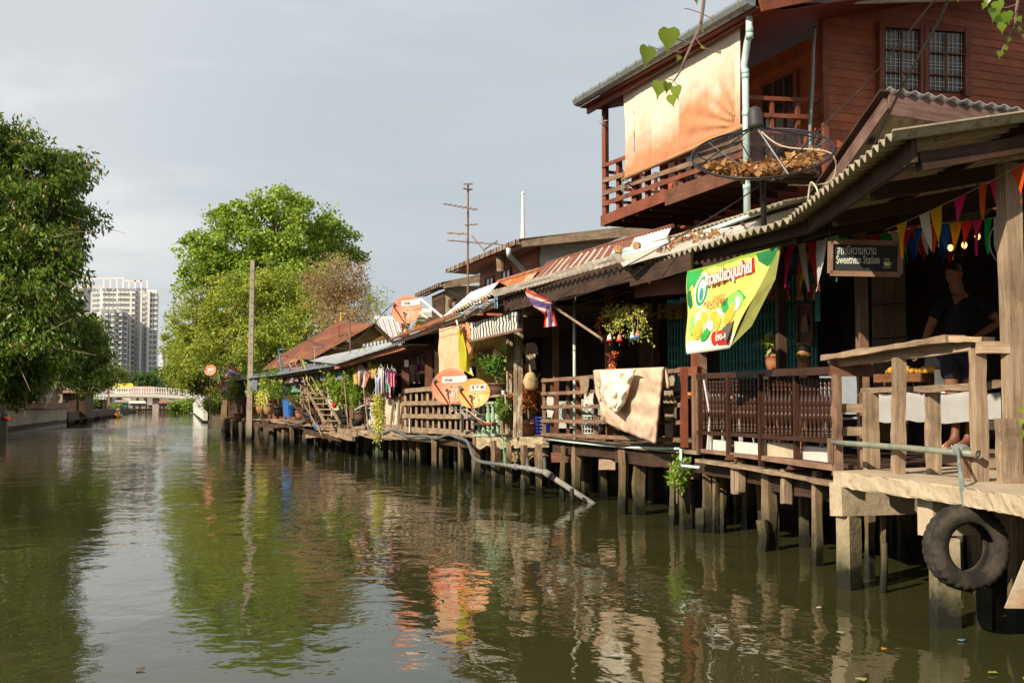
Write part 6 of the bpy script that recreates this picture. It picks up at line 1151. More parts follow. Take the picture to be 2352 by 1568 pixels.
mb = MB(); mb.beam(ap2+V((0, -.03, -.08)), rt2+V((0, -.03, -.08)), .04, .16); mb.build('barge_board', M['dark_wood'], hp2)
mb = MB(); mb.beam(V((l2.x+.3, YP+7, 1)), V((l2.x+.3, YP+7, 3.2)), .1, .1); mb.grid(lambda u, v: V((l2.x+.3, YP+.3+6.5*u, 1+(l2.z-1)*v)), 2, 2, th=.04, tn=(1, 0, 0)); mb.build('side_wall', M['dark_wood'], hp2)
mb = MB(); corr('wall_patch', aty(833, 800, YP+.2), aty(900, 786, YP+.2), aty(900, 778, YP+.2), aty(833, 790, YP+.2), .15, .02, M['zinc'], hp2)
# white corrugated fence roof with rust stripes behind
o_ = NB('white rust striped', .6, .3); cc = o_.coord('UV'); s_ = o_.n('ShaderNodeSeparateXYZ'); o_.l(cc, s_.inputs[0]); o_.col(o_.mix(o_.rng(o_.math('FRACT', o_.math('MULTIPLY', s_.outputs[0], 11)), .72, .76), (.66, .64, .62), (.28, .10, .06)))
st = thing('striped_roof', 'white corrugated roof with rust brown stripes behind the ochre gable', 'roof', atd(880, 750, 50)); corr('roof_sheet', atd(878, 772, 46), atd(935, 772, 46), atd(926, 732, 52), atd(862, 730, 52), .2, .02, o_.m, st)
mb = MB(); mb.beam(atd(860, 729, 52), atd(928, 731, 52), .15, .12); mb.build('ridge_cap', M['white_paint'], st)
tm = thing('temple_roof', 'distant green and orange tiled temple roof behind the upper coral dish', 'temple', atd(965, 745, 75)); mb = MB(); mb.add([atd(945, 752, 75), atd(985, 762, 75), atd(990, 728, 80), atd(966, 724, 80)], [(0, 1, 2, 3)]); mb.build('green_tiles', plain('green tiles', (.02, .25, .08), .4), tm)
mb = MB(); mb.add([atd(948, 756, 74), atd(975, 764, 74), atd(986, 740, 74.5), atd(958, 736, 74.5)], [(0, 1, 2, 3)]); mb.build('orange_tiles', plain('orange tiles', (.75, .26, .02), .4), tm); mb = MB(); mb.tube([atd(940, 722, 74), atd(995, 720, 74)], .35, 6); mb.build('ridge', M['white_paint'], tm)
# ---- two tall houses behind
def back_house(label, X, cpx, fpx, top_c, ef, en, ve, mside, mgab, ybase, soff, gut='gutter_rust', depth=7.0, oh=1.0):
    c = atx(cpx, top_c, X); t = thing('tall_house', label, 'house', V((c.x, c.y, 1))); f = atx(fpx, top_c, X); E0, E1 = atx(*ef, X-oh), atx(*en, X-oh); ze = (E0.z+E1.z)/2; zb = atx(cpx, ybase, X).z
    mb = MB(); n = max(3, int((c.z-zb)/.26))
    for k in range(n): z = zb+(c.z-zb)*(k+.5)/n; mb.beam(V((X-.02*(k % 2), f.y, z)), V((X-.02*(k % 2), c.y, z)), .05, (c.z-zb)/n*.97)
    mb.build('side_wall', mside, t)
    vend = aty(*ve, E1.y+.1); ap_ = vend
    mb = MB(); mb.poly([V((X, c.y, zb)), V((X+depth, c.y, zb)), V((X+depth, c.y, ap_.z-.25)), V((X, c.y, ze))], .05, V((0, 1, 0))); mb.build('gable_wall', mgab, t)
    b = V((vend.x, vend.y, vend.z)); corr('roof_sheet', E0+V((0, .3, .08)), E1+V((0, -.1, .08)), b+V((0, 0, .05)), V((b.x, E0.y, b.z+.05)), .2, .02, M['fibre'], t, th=.02)
    mb = MB(); mb.beam(E0, E1, .16, .15); mb.build('gutter', M[gut], t)
    mb = MB(); 
    for k in range(14): q = E0.lerp(E1, k/13); mb.beam(q+V((-.09, 0, .08)), q+V((-.09, 0, -.09)), .02, .03)
    mb.build('gutter_strap', M['dark_metal'], t)
    mb = MB(); mb.beam(E1+V((.1, -.03, -.02)), b+V((0, -.03, -.12)), .05, .26, seg=6, j=.004); mb.build('barge_board', M['grey_wood'], t)
    mb = MB(); mb.add([E0+V((.1, 0, -.08)), E1+V((.1, 0, -.08)), V((X+.1, E1.y, ze-.02)), V((X+.1, E0.y, ze-.02))], [(0, 1, 2, 3)]); mb.build('soffit', soff, t)
    return t, X, c, f
tM, XM, cM, fM = back_house('tall red house with white gable wall and a rusty gutter behind the roofs', 10.6, 1239, 1104, 566, (1030, 622), (1190, 556), (1500, 519), M['red_wall'], M['white_paint'], 700, plain('pale soffit', (.46, .40, .36), .7))
for x0, x1, y0, y1 in ((1116, 1134, 640, 660), (1153, 1173, 620, 642)):
    p = [atx(x0, y1, XM-.06), atx(x1, y1-6, XM-.06), atx(x1, y0-6, XM-.06), atx(x0, y0, XM-.06)]; mb = MB(); mb.poly(p, .03, V((1, 0, 0))); w_ = mb.build('window', M['sky_glass'], tM); mb = MB()
    for a, b in zip(p, p[1:]+p[:1]): mb.beam(a, b, .08, .06)
    mb.beam((p[0]+p[1])/2, (p[2]+p[3])/2, .06, .06); mb.build('frame', M['brown_wood'], w_)
mb = MB(); mb.tube([atx(1168, 571, XM-1.1), atx(1169, 585, XM-1.05), atx(1178, 595, XM-.8), atx(1213, 630, XM-.2), atx(1216, 650, XM-.1)], .075, 10); mb.build('drain_pipe', M['pvc_blue'], tM, smooth=True)
mb = MB(); a = atx(1150, 585, XM-.75); mb.tube([a, a+V((0, 0, -.55))], [.16, .13], 10); mb.build('lamp_housing', M['rust_pipe'], tM)
tN, XN, cN, fN = back_house('smaller weathered house with cream plank wall behind the upper coral dish', 10.0, 1022, 994, 668, (958, 678), (1012, 654), (1104, 634), M['dark_wood'], wood('cream planks', (.36, .31, .18), (.50, .44, .28), rough=.8), 760, M['dark_wood'], depth=3.5, oh=.3)
p = [aty(1032, 705, cN.y-.1), aty(1047, 706, cN.y-.1), aty(1047, 687, cN.y-.1), aty(1032, 689, cN.y-.1)]; mb = MB(); mb.poly(p, .03, V((0, 1, 0))); w_ = mb.build('window', M['sky_glass'], tN); mb = MB()
for a, b in zip(p, p[1:]+p[:1]): mb.beam(a, b, .08, .08)
mb.build('frame', M['brown_wood'], w_)
# roof flashing and pale blue pipe lying on the pavilion roof
fl = thing('roof_flashing', 'flat pale grey flashing sheet laid along the fibre cement roof', 'roof sheet', fac(1500, 585, -.2))
A, B, C, D = fac(1432, 612, -.95), atz(1745, 522, 3.47), atz(1740, 508, 3.58), fac(1416, 592, -.75)
mb = MB(); mb.grid(lambda u, v: A.lerp(B, u).lerp(D.lerp(C, u), v)+V((0, 0, .03*math.sin(u*9)*.3)), 24, 2, th=.008, tn=(0, 0, -1)); mb.build('sheet', M['fibre_light'], fl)
A2, B2 = fac(1412, 583, -.7), atz(1722, 524, 3.60); o = MB(); o.tube([A2, B2], .055, 14); tag(o.build('drain_pipe', M['pvc_blue'], smooth=True), 'thick pale blue pipe lying along the roof, held by stones', 'pipe')
o = MB(); o.tube([fac(1352, 606, -.8), A2.lerp(B2, .30)+V((-.12, -.05, -.05)), A2.lerp(B2, .72)+V((-.03, -.05, .05)), atz(1795, 470, 3.95)], .028, 10); tag(o.build('drain_pipe', M['pvc_blue'], smooth=True), 'thinner pale blue pipe joining the thick one on the roof', 'pipe')
for k, (f, lab) in enumerate(((.06, 'brown stone at the open end of the thick blue roof pipe'), (.21, 'second brown stone propping the thick blue roof pipe'))):
    o = MB(); o.ball(A2.lerp(B2, f)+V((-.06, -.06, .02)), .065, .055, .065, j=.25, n=8, m=6); tag(o.build('stone', M['terracotta'] if 0 else rough_mat('brown stone %d' % k, (.30, .17, .08), (.45, .28, .14), 8)), lab, 'stone')
C = np.array([tuple(A.lerp(B, random.choice((.28, .31, .34, .62, .66, .72, .78, .9))+random.uniform(-.02, .02)).lerp(D.lerp(C, .5), random.random())+V((0, 0, .05))) for _ in range(110)])+rng.normal(size=(110, 3))*.02; o = leaves('dry_leaf_litter', C, unit(rng.normal(size=C.shape)), .07, .7, M['leaf_dry']); tag(o, 'curled dry leaves caught along the roof flashing', 'dry leaves', kind='stuff')
# second sheet roof behind (tan stepped edge) and its wall under the balcony
r8 = thing('metal_roof', 'thin tan roof edge and corrugated wall under the red balcony', 'roof', fac(1650, 520, .8))
A, B = fac(1470, 566, .2), fac(1800, 462, .2); corr('roof_sheet', A, B, B+V((3, .2, .6)), A+V((3, .2, .6)), .14, .014, M['fibre'], r8, th=.02)
mb = MB(); A3, B3 = A+V((.25, 0, -.03)), B+V((.25, 0, -.03)); mb.grid(lambda u, v: V((A3.lerp(B3, u).x+.012*math.cos(u*260), A3.lerp(B3, u).y, A3.lerp(B3, u).z*(1-v)+3.4*v)), 300, 2); mb.build('corrugated_wall', M['fibre_light'], r8)
# ================================================================ THE RED HOUSE WITH THE BALCONY
O = V((8.1, 15.5, 0)); ax_ = V((-.09, .996, 0)).normalized(); bx_ = V((.996, .09, 0)).normalized()
def hh(a, b, z): return O+ax_*a+bx_*b+V((0, 0, z))
def pl(px, py, b=0.0): return atplane(px, py, O+bx_*b, bx_)
def pn(px, py, a=0.0): return atplane(px, py, O+ax_*a, ax_)
rh = thing('red_house', 'two storey red clapboard house with a balcony over the low roofs', 'house', hh(0, 1.35, 1))
far = pl(1390, 400).y; aF = (pl(1390, 400)-O).dot(ax_); zE = pl(1390, 246, -.1).z+.03; zF = 5.2
def zz_(px, py, b=0.0): return pl(px, py, b).z
zFl = (pl(1386, 505).z+pl(1640, 415).z)/2
g0, g1 = pl(1327, 236, -.45), pl(1742, -6, -.45); zG = g0.z
g1 = g0.lerp(g1, ((g0-O).dot(ax_)+1.1)/((g0-O).dot(ax_)-(g1-O).dot(ax_)))
# roof, soffit, gutter
rise = .32
R0_, R1_ = g0+V((-.0, 0, .06)), g1+V((0, 0, .06)); bx3 = bx_*7+V((0, 0, 7*rise))
corr('roof_sheet', R0_, R1_, R1_+bx3, R0_+bx3, .2, .02, M['fibre'], rh, th=.02)
mb = MB(); s0, s1 = g0+V((0, 0, -.06)), g1+V((0, 0, -.06)); 
def soffn(u, v): b = .05+6.5*v; return s0.lerp(s1, u)+bx_*b+V((0, 0, -.02+max(0, b-.5)*rise*.85))
mb.grid(soffn, 30, 26, th=.02, tn=(0, 0, -1)); 
sofm = NB('red soffit boards', .7, .2); cs = sofm.coord('UV'); ss = sofm.n('ShaderNodeSeparateXYZ'); sofm.l(cs, ss.inputs[0]); fr = sofm.math('FRACT', sofm.math('MULTIPLY', ss.outputs[1], 55)); sofm.col(sofm.mix(sofm.rng(fr, .82, .88), (.16, .035, .022), (.05, .012, .008))); mb.build('soffit', sofm.m, rh)
gt = MB(); prof_ = [(-.10, .07), (-.12, .02), (-.09, -.05), (-.03, -.08), (.04, -.08), (.05, .06)]
gv = []; 
for e in (g0, g1):
    for x, z in prof_: gv.append(e+bx_*x+V((0, 0, z)))
k6 = len(prof_); gt.add(gv, [(i, i+1, k6+i+1, k6+i) for i in range(k6-1)]+[tuple(range(k6)), tuple(range(2*k6-1, k6-1, -1))]); gu = gt.build('gutter', M['gutter'], rh)
for k in range(17):
    q = g0.lerp(g1, (k+.4)/17); mb = MB(); mb.tube([q+bx_*x+V((0, 0, z))-bx_*.006 for x, z in prof_[:5]], .008, 4); mb.build('gutter_strap', M['rust_pipe'], gu)
mb = MB(); mb.beam(pl(1350, 254, -.25), pl(1742, 22, -.25), .05, .14, seg=6, j=.002); mb.build('eave_board', M['red_wood'], rh)
mb = MB(); q = g1; mb.beam(q+V((.1, -.02, -.05)), q+bx_*6.5+V((0, -.02, 6.0*rise)), .04, .22, seg=6, j=.002); mb.build('verge_board', M['red_wood'], rh)
mb = MB(); q = pn(1738, 6, -.9)+V((0, 0, .02)); mb.beam(pn(1745, 9, -.85), pn(2360, -6, -.85), .10, .05); mb.build('verge_trim', M['white_paint'], rh)
# balcony
bc = rh
def pst(px, yt, yb, w, b=0.0, m='red_wood', d=.09): a_, b_ = pl(px, yb, b), pl(px, yt, b); mb = MB(); mb.beam(V((b_.x, b_.y, a_.z)), b_, w, d, side=bx_*.3-ax_, seg=4, j=.002); return mb.build('balcony_post', M[m], bc)
pst(1390, 242, 520, .10); pst(1706, 35, 400, .10, .02)
for px, w, yt, yb in ((1422, .08, 365, 490), (1459, .12, 340, 472), (1488, .07, 380, 470), (1524, .12, 310, 445), (1567, .09, 330, 430), (1610, .09, 310, 415), (1655, .09, 300, 400)): pst(px, yt, yb, w, .04)
for (x0, y0), (x1, y1), m, h in (((1384, 382), (1720, 252), 'red_wood', .07), ((1384, 416), (1712, 314), 'brown_grey', .085), ((1384, 445), (1712, 334), 'brown_grey', .085), ((1384, 470), (1712, 352), 'red_wood', .08)):
    mb = MB(); mb.beam(pl(x0, y0, -.05), pl(x1, y1, -.05), .03, h, seg=8, j=.003); mb.build('balcony_rail', M[m], bc)
mb = MB(); 
mb.beam(pl(1382, 508, -.03), pl(1534, 448, -.03), .05, .20, seg=5, j=.003); mb.build('edge_beam', M['red_wood'], bc); mb = MB(); mb.beam(pl(1530, 456, -.06), pl(1712, 388, -.06), .05, .26, seg=5, j=.003); mb.build('edge_beam', M['brown_wood'], bc)
f0, f1 = pl(1386, 512), pl(1712, 385); mb = MB(); mb.grid(lambda u, v: f0.lerp(f1, u)+bx_*(1.35*v), 6, 2, th=.04, tn=(0, 0, 1)); mb.build('balcony_floor', M['dark_wood'], bc)
for k in range(9): q = f0.lerp(f1, (k+.5)/9); mb = MB(); mb.beam(q+V((0, 0, -.05)), q+bx_*1.5+V((0, 0, -.05)), .05, .12); mb.build('joist', M['dark_wood'], bc)
# far end rails of the balcony
for y in (395, 432, 462, 492):
    a = pl(1390, y); mb = MB(); mb.beam(a, a+bx_*1.35, .03, .06); mb.build('balcony_rail', M['red_wood'], bc)
for k in (.35, .75, 1.1): a = pl(1390, 505)+bx_*k; mb = MB(); mb.beam(a, a+V((0, 0, 1.0)), .06, .06, side=bx_); mb.build('balcony_post', M['red_wood'], bc)
# near end rails
for y0, y1 in ((224, 232), (263, 270), (300, 307), (330, 338), (368, 372)): mb = MB(); mb.beam(pn(1712, y0, .02), pn(1888, y1, .02), .04, .065, seg=4, j=.002); mb.build('balcony_rail', M['red_wood'], bc)
for px in (1772, 1832): mb = MB(); mb.beam(pn(px, 390, .05), pn(px, 232, .05), .06, .06, side=bx_); mb.build('balcony_post', M['red_wood'], bc)
mb = MB(); mb.beam(pn(1712, 392, .0), pn(1890, 395, .0), .06, .2); mb.build('edge_beam', M['dark_wood'], bc)
# walls
zt = g1.z; bW = (pn(1890, 300)-O).dot(bx_); zb_ = 3.7
mb = MB(); n = 34
for k in range(n): z = zb_+(zt+.1-zb_)*(k+.5)/n; mb.beam(hh(0, bW, z), hh(aF+.3, bW, z), .04, (zt-zb_)/n)
mb.build('canal_wall', M['red_wall'], rh)
mb = MB(); H_b = .142; n = int((zt+2.6-zb_)/H_b); mb_pts = []
for k in range(n):
    z = zb_+k*H_b; bend = 6.2; z1 = z+H_b
    bs = max(bW, (z+H_b-zG)/rise-.5)
    if bs > bW+5.5: break
    vs = [hh(-.020, bs, z), hh(-.020, bW+bend, z), hh(-.008, bW+bend, z1), hh(-.008, bs, z1), hh(.0, bs, z), hh(.0, bW+bend, z)]; u0 = random.random()*50
    mb.add(vs, [(0, 1, 2, 3), (4, 5, 1, 0)], [[(u0, 0), (u0+bend, 0), (u0+bend, H_b), (u0, H_b)], [(u0, 0), (u0+bend, 0), (u0+bend, .03), (u0, .03)]])
mb.build('clapboard_wall', M['red_wall'], rh)
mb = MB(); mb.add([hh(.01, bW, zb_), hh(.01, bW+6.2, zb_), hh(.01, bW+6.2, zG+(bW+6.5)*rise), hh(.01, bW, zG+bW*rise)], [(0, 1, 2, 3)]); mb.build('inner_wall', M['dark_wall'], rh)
mb = MB(); mb.beam(hh(-.05, bW-.01, zb_), hh(-.05, bW-.01, zt+.35), .10, .12, side=bx_, seg=4, j=.001); mb.build('corner_board', M['red_wood'], rh)
# canal wall shutters seen through the balcony
for k in range(3):
    a0 = .6+k*1.5; mb = MB(); p = [hh(a0, bW-.05, zFl+.6), hh(a0+.95, bW-.05, zFl+.6), hh(a0+.95, bW-.05, zFl+1.9), hh(a0, bW-.05, zFl+1.9)]; mb.poly(p, .02, -bx_); w_ = mb.build('window', M['glass'], rh); mb = MB()
    for a, b in zip(p, p[1:]+p[:1]): mb.beam(a-bx_*.03, b-bx_*.03, .05, .06)
    for q in (.33, .66): mb.beam(p[0].lerp(p[1], q)-bx_*.03, p[3].lerp(p[2], q)-bx_*.03, .03, .03)
    mb.build('frame', M['red_wood'], w_)
# window in the clapboard wall
def wq(px, py, a=-.06): return pn(px, py, a)
wi = [(2018, 50), (2224, 64), (2224, 214), (2018, 205)]
mb = MB(); mb.poly([wq(2026, 66, -.05), wq(2216, 78, -.05), wq(2216, 212, -.05), wq(2026, 202, -.05)], .01, ax_); wn_ = mb.build('window', M['glass'], rh)
for x0, x1 in ((2017, 2031), (2111, 2121), (2121, 2133), (2213, 2229)): mb = MB(); xm = (x0+x1)/2; dy = (xm-2018)*.068; mb.beam(wq(xm, 215+dy*.5, -.09), wq(xm, 52+dy, -.09), (x1-x0)*mpp(wq(xm, 100)), .06, side=bx_); mb.build('frame', M['red_wood'], wn_)
for (x0, y0, x1, y1, h) in ((2015, 56, 2230, 70, .085), (2030, 113, 2112, 119, .022), (2130, 120, 2215, 126, .022), (2030, 165, 2112, 169, .022), (2130, 171, 2215, 176, .022)): mb = MB(); mb.beam(wq(x0, y0, -.085), wq(x1, y1, -.085), .04, h); mb.build('muntin' if h < .05 else 'frame', M['red_wood'], wn_)
for x in (2072, 2174): mb = MB(); mb.beam(wq(x, 208, -.085), wq(x, 66+(x-2018)*.068, -.085), .03, .03, side=bx_); mb.build('muntin', M['brown_grey'], wn_)
mb = MB()
for x in list(range(2036, 2112, 10))+list(range(2138, 2214, 10)): mb.tube([wq(x, 208, -.064), wq(x, 68+(x-2018)*.06, -.064)], .004, 4)
for y in (90, 100, 135, 142, 150, 180, 190): mb.tube([wq(2030, y, -.064), wq(2110, y+5, -.064)], .004, 4); mb.tube([wq(2134, y+7, -.064), wq(2212, y+12, -.064)], .004, 4)
mb.build('grille', M['white_label'], wn_)
# sun curtain
def fadecol():
    b = NB('sun bleached orange cloth', .85, .15); c = b.n('ShaderNodeTexCoord'); s = b.n('ShaderNodeSeparateXYZ'); b.l(c.outputs['UV'], s.inputs[0]); v = s.outputs[1]; u = s.outputs[0]
    pan = b.n('ShaderNodeMath', operation='FLOOR'); b.l(b.math('MULTIPLY', u, 4.2), pan.inputs[0]); wn2 = b.n('ShaderNodeTexWhiteNoise', noise_dimensions='1D'); b.l(pan.outputs[0], wn2.inputs['W'])
    st_ = b.noise(b.coord('UV', (6, .5, 1)), 1.6, 2, .4); bl = b.noise(b.coord('UV', (2.2, 1.6, 1)), 1.6, 4, .6)
    f = b.math('ADD', v, b.math('MULTIPLY', b.math('SUBTRACT', st_, .5), .4)); f = b.math('ADD', f, b.math('MULTIPLY', b.math('SUBTRACT', wn2.outputs['Value'], .5), .28)); f = b.math('ADD', f, b.math('MULTIPLY', b.math('SUBTRACT', bl, .5), .8))
    lo = b.rng(u, .0, .22, .14, 0); f = b.math('SUBTRACT', f, lo)
    x = b.mix(b.rng(f, .36, .80), (.84, .73, .60), (.64, .29, .15)); ed = b.math('MAXIMUM', b.rng(v, .975, .985), b.rng(v, .02, .0)); x = b.mix(b.math('MULTIPLY', ed, .6), x, (.55, .26, .12)); fr = b.math('FRACT', b.math('MULTIPLY', u, 4.2)); x = b.mix(b.rng(fr, .985, .992, 0, .35), x, (.3, .15, .08))
    b.col(x); b.bump(b.noise(b.coord('UV', (5, 12, 1)), 3, 3), .2, .02); t = b.n('ShaderNodeBsdfTranslucent'); b.l(x, t.inputs[0]); m = b.n('ShaderNodeMixShader'); m.inputs[0].default_value = .2; b.l(b.b.outputs[0], m.inputs[1]); b.l(t.outputs[0], m.inputs[2]); b.l(m.outputs[0], b.out.inputs[0]); return b.m
cu_ = thing('sun_curtain', 'large cream and orange sun bleached cloth curtain hung along the balcony', 'curtain', pl(1560, 300, -.12))
def cfn(u, v):
    top = (1431+269*u, 214-162*u-5*math.sin(u*math.pi*4)*0); bot = (1434+266*u, 411-122*u); x, y = top[0]*(1-v)+bot[0]*v, top[1]*(1-v)+bot[1]*v
    x += 4*math.sin(v*3.1)*(u < .08)
    r = math.hypot(1-u, (1-v)*.8); fan = math.sin(math.atan2(1-v+.001, (1-u)*1.5+.001)*22)*math.exp(-r*3.2)*min(1, r*8)*.035
    return pl(x, y, -.14-.04*math.sin(v*3.14)*math.sin(u*3.14)-fan-.02*mnoise.noise(V((u*6, v*4, 2)))-.008*math.sin((u+v*.4)*38)*(v > .3))
mb = MB(); mb.grid(cfn, 90, 50); mb.build('cloth', fadecol(), cu_, smooth=True)
mb = MB(); mb.tube([pl(1430, 413, -.14), pl(1722, 283, -.14)], .035, 10); mb.build('roller', cloth('roller cloth', (.60, .34, .18)), cu_, smooth=True)
mb = MB(); mb.tube([pl(1700, 292, -.14), pl(1724, 281.5, -.14)], .03, 10); mb.build('roller_end', M['pvc_white'], cu_)
mb = MB()
for q in ((0, 0), (-2, 28), (3, 40), (14, 6)): mb.tube([pl(1430, 410, -.15), pl(1430+q[0], 412+q[1], -.18)], .012, 5)
mb.build('tie_cord', M['rope'], cu_)
# big down pipe
dp = thing('down_pipe', 'pale mint plastic down pipe running from the gutter to the low roof', 'drain pipe', pl(1713, 520, -.2))
pts = [pl(1721, 34, -.3), pl(1721, 78, -.3), pl(1716, 100, -.28), pl(1709, 150, -.22), pl(1712, 172, -.2)]; low = pl(1713, 516, -.2); low = V((pts[-1].x, pts[-1].y, low.z))
mb = MB(); mb.tube(pts+[low], .050, 16); mb.build('tube', M['pvc_blue'], dp, smooth=True)
mb = MB(); mb.tube([pl(1722, 14, -.3), pl(1722, 24, -.3), pl(1721, 38, -.3)], [.105, .10, .056], 14); mb.build('funnel', M['rust_pipe'] if 0 else M['gutter_rust'], dp, smooth=True)
teal2 = plain('mint coupling', (.36, .55, .50), .4)
for y in (70, 83, 165, 175, 262, 430, 508): c = V((pts[0].x, pts[0].y, pl(1721, y, -.3).z)) if y < 90 else V((low.x, low.y, pl(1713, y, -.2).z)); mb = MB(); mb.tube([c-V((0, 0, .04)), c+V((0, 0, .04))], .056, 16); mb.build('coupling', teal2, dp, smooth=True)
o = MB(); o.tube(smooth_pts([pn(1871, 62, -.12), pn(1868, 120, -.12), pn(1866, 200, -.12), pn(1861, 280, -.12), pn(1860, 340, -.12), pn(1845, 368, -.3)]), .03, 8); tag(o.build('wrapped_pipe', M['gutter'], smooth=True), 'thin grey pipe wrapped in black tape down the house corner', 'pipe')
o = MB(); o.tube([pl(1383, 268, -.15), pl(1383, 308, -.15)], .02, 6); o.tube([pl(1372, 278, -.15), pl(1396, 277, -.15)], .008, 4); o.tube([pl(1376, 284, -.3), pl(1390, 283, .1)], .006, 4); tag(o.build('small_aerial', M['steel']), 'tiny aerial bracket on the far balcony post', 'antenna')
# ================================================================ MESH SATELLITE DISH FULL OF DRY LEAVES
dm_ = 11.6; dc = atd(1750, 350, dm_); mmd = dm_/F; Rm = 160*mmd
ms = thing('mesh_dish', 'large black mesh satellite dish facing the sky and holding dry leaves', 'satellite dish', atd(1766, 515, dm_))
nrm = (V((0, 0, 1))-RGT*.16-V((FWD.x, FWD.y, 0))*.62).normalized(); e1 = (RGT-nrm*RGT.dot(nrm)).normalized(); e2 = nrm.cross(e1).normalized()
def bowl(r, a): return dc+e1*(Rm*r*math.cos(a))+e2*(Rm*r*math.sin(a))+nrm*(Rm*.30*(r*r-1))
mb = MB(); mb.tube([bowl(1, a) for a in np.linspace(0, 2*math.pi, 73)], .012, 8); mb.build('rim', M['dark_metal'], ms, smooth=True)
for k in range(12): a = k*math.pi/6+.2; mb = MB(); mb.tube([bowl(r, a) for r in np.linspace(.06, 1, 9)], .007, 5); mb.build('rib', M['dark_metal'], ms)
meshm = NB('perforated mesh', .6, .3); meshm.b.inputs['Base Color'].default_value = (.02, .02, .022, 1); tr = meshm.n('ShaderNodeBsdfTransparent'); mx = meshm.n('ShaderNodeMixShader'); cu2 = meshm.coord('Object', (1, 1, 1)); vv2 = meshm.n('ShaderNodeTexVoronoi'); vv2.inputs['Scale'].default_value = 150; meshm.l(cu2, vv2.inputs['Vector']); meshm.l(meshm.rng(vv2.outputs['Distance'], .50, .58, 0, .8), mx.inputs[0]); meshm.l(tr.outputs[0], mx.inputs[1]); meshm.l(meshm.b.outputs[0], mx.inputs[2]); meshm.l(mx.outputs[0], meshm.out.inputs[0])
mb = MB(); mb.grid(lambda u, v: bowl(max(.01, v), u*2*math.pi), 60, 12); mb.build('mesh_panel', meshm.m, ms, smooth=True)
fd = dc+nrm*Rm*.62-e1*Rm*.0; fd = atd(1736, 290, dm_-.05)
for a in (.3, 1.9, 3.35, 4.9): mb = MB(); mb.tube([bowl(.97, a), fd], .008, 6); mb.build('strut', M['dark_metal'] if a != 4.9 else M['steel'], ms)
mb = MB(); n3 = (fd-dc).normalized(); n3 = V((-.08, 0, 1)).normalized(); 
def capf(prof, c, ax): 
    q = ax.to_track_quat('Z', 'Y').to_matrix(); mb.lathe(prof, c, 18, mat=q)
capf([(.082, -.02), (.078, .02), (.07, .15), (.055, .185), (.02, .2)], fd, n3); mb.build('feed_cap', plain('charcoal cap', (.035, .035, .037), .6), ms, smooth=True)
mb = MB(); mb.tube(smooth_pts([fd, bowl(.3, -.6)+nrm*.28, bowl(.96, -.35), bowl(1.0, -.6)-nrm*.25, atd(1810, 425, dm_)]), .008, 6); mb.build('cable', M['cable_white'], ms)
mb = MB(); ft0 = bowl(0, 0); mb.tube([ft0-V((0, 0, .0)), ft0-V((0, 0, .12)), V((ft0.x+.02, ft0.y, ft0.z-.95))], .03, 12); mb.tube([ft0+V((0, 0, .02)), ft0-V((0, 0, .08))], .09, 12); mb.build('pole', M['black'], ms, smooth=True)
n = 900; aa0 = math.atan2((-FWD).dot(e2)-.12, (-FWD).dot(e1)-.10); xx = rng.uniform(-.82, .82, 6000); yy = rng.uniform(-.3, .7, 6000); ok = (xx**2+yy**2 < .62) & (yy > -.12+.5*xx*xx) & (yy < .42+.1*xx); xx, yy = xx[ok][:n], yy[ok][:n]; C = np.array([tuple(bowl(math.hypot(x, y), aa0+math.atan2(x, y))+nrm*random.uniform(.0, .10)) for x, y in zip(xx, yy)]); n = len(C); D = unit(rng.normal(size=(n, 3))*np.array([1, 1, .45])); o = leaves('dry_leaves', C, D, .08, .75, M['leaf_dry'], ms); o['kind'] = 'stuff'
# ================================================================ CABLES AND OVERHANGING TWIGS
for lab, pts, r in (('thick pair of black cables slanting across the red wall window', [atd(2185, -20, 8.2), atd(2150, 60, 8.6), atd(2085, 175, 9.0), atd(2040, 265, 9.6), atd(1985, 380, 10.3), atd(1955, 455, 10.8)], .012), ('thin cable from the window wall down past the mesh dish', [atd(2155, -10, 9), atd(2000, 180, 11), atd(1900, 280, 11), atd(1780, 400, 11.4), atd(1600, 520, 12.4), atd(1420, 620, 13.6), atd(1330, 655, 15), atd(1265, 700, 16)], .007), ('wavy thin wire strung below the awning past the striped flag', [fac(1030, 668, -1.0), fac(1120, 700, -1.0), fac(1275, 690, -1.0), fac(1350, 672, -1.0), fac(1440, 640, -1.0), fac(1480, 612, -1.0)], .007), ('second thin wire under the awning by the lime vine', [fac(1205, 720, -.2), fac(1330, 700, -.2), fac(1500, 655, -.2)], .006), ('loose wire hanging along the eave above the curtains', [fac(900, 790, -.6), fac(960, 772, -.6), fac(1040, 752, -.6), fac(1090, 720, -.6)], .007), ('slack cable across the tree top to the upper coral dish', [atd(572, 690, 52), atd(760, 800, 42), atd(900, 700, 30)], .012)):
    o = MB(); o.tube(smooth_pts(pts), r, 5); tag(o.build('overhead_cable', M['cable']), lab, 'cable')
o = MB(); o.tube(smooth_pts([atd(1855, 470, 10.7), atd(1862, 420, 10.6), atd(1878, 440, 10.5), atd(1868, 470, 10.3)]), .009, 5); tag(o.build('white_cable', M['cable_white']), 'short white cable looping at the foot of the porch barge board', 'cable')
lm = leafmat('young peepul leaf', (.07, .16, .012), (.34, .42, .06), trans=.45, rough=.3)
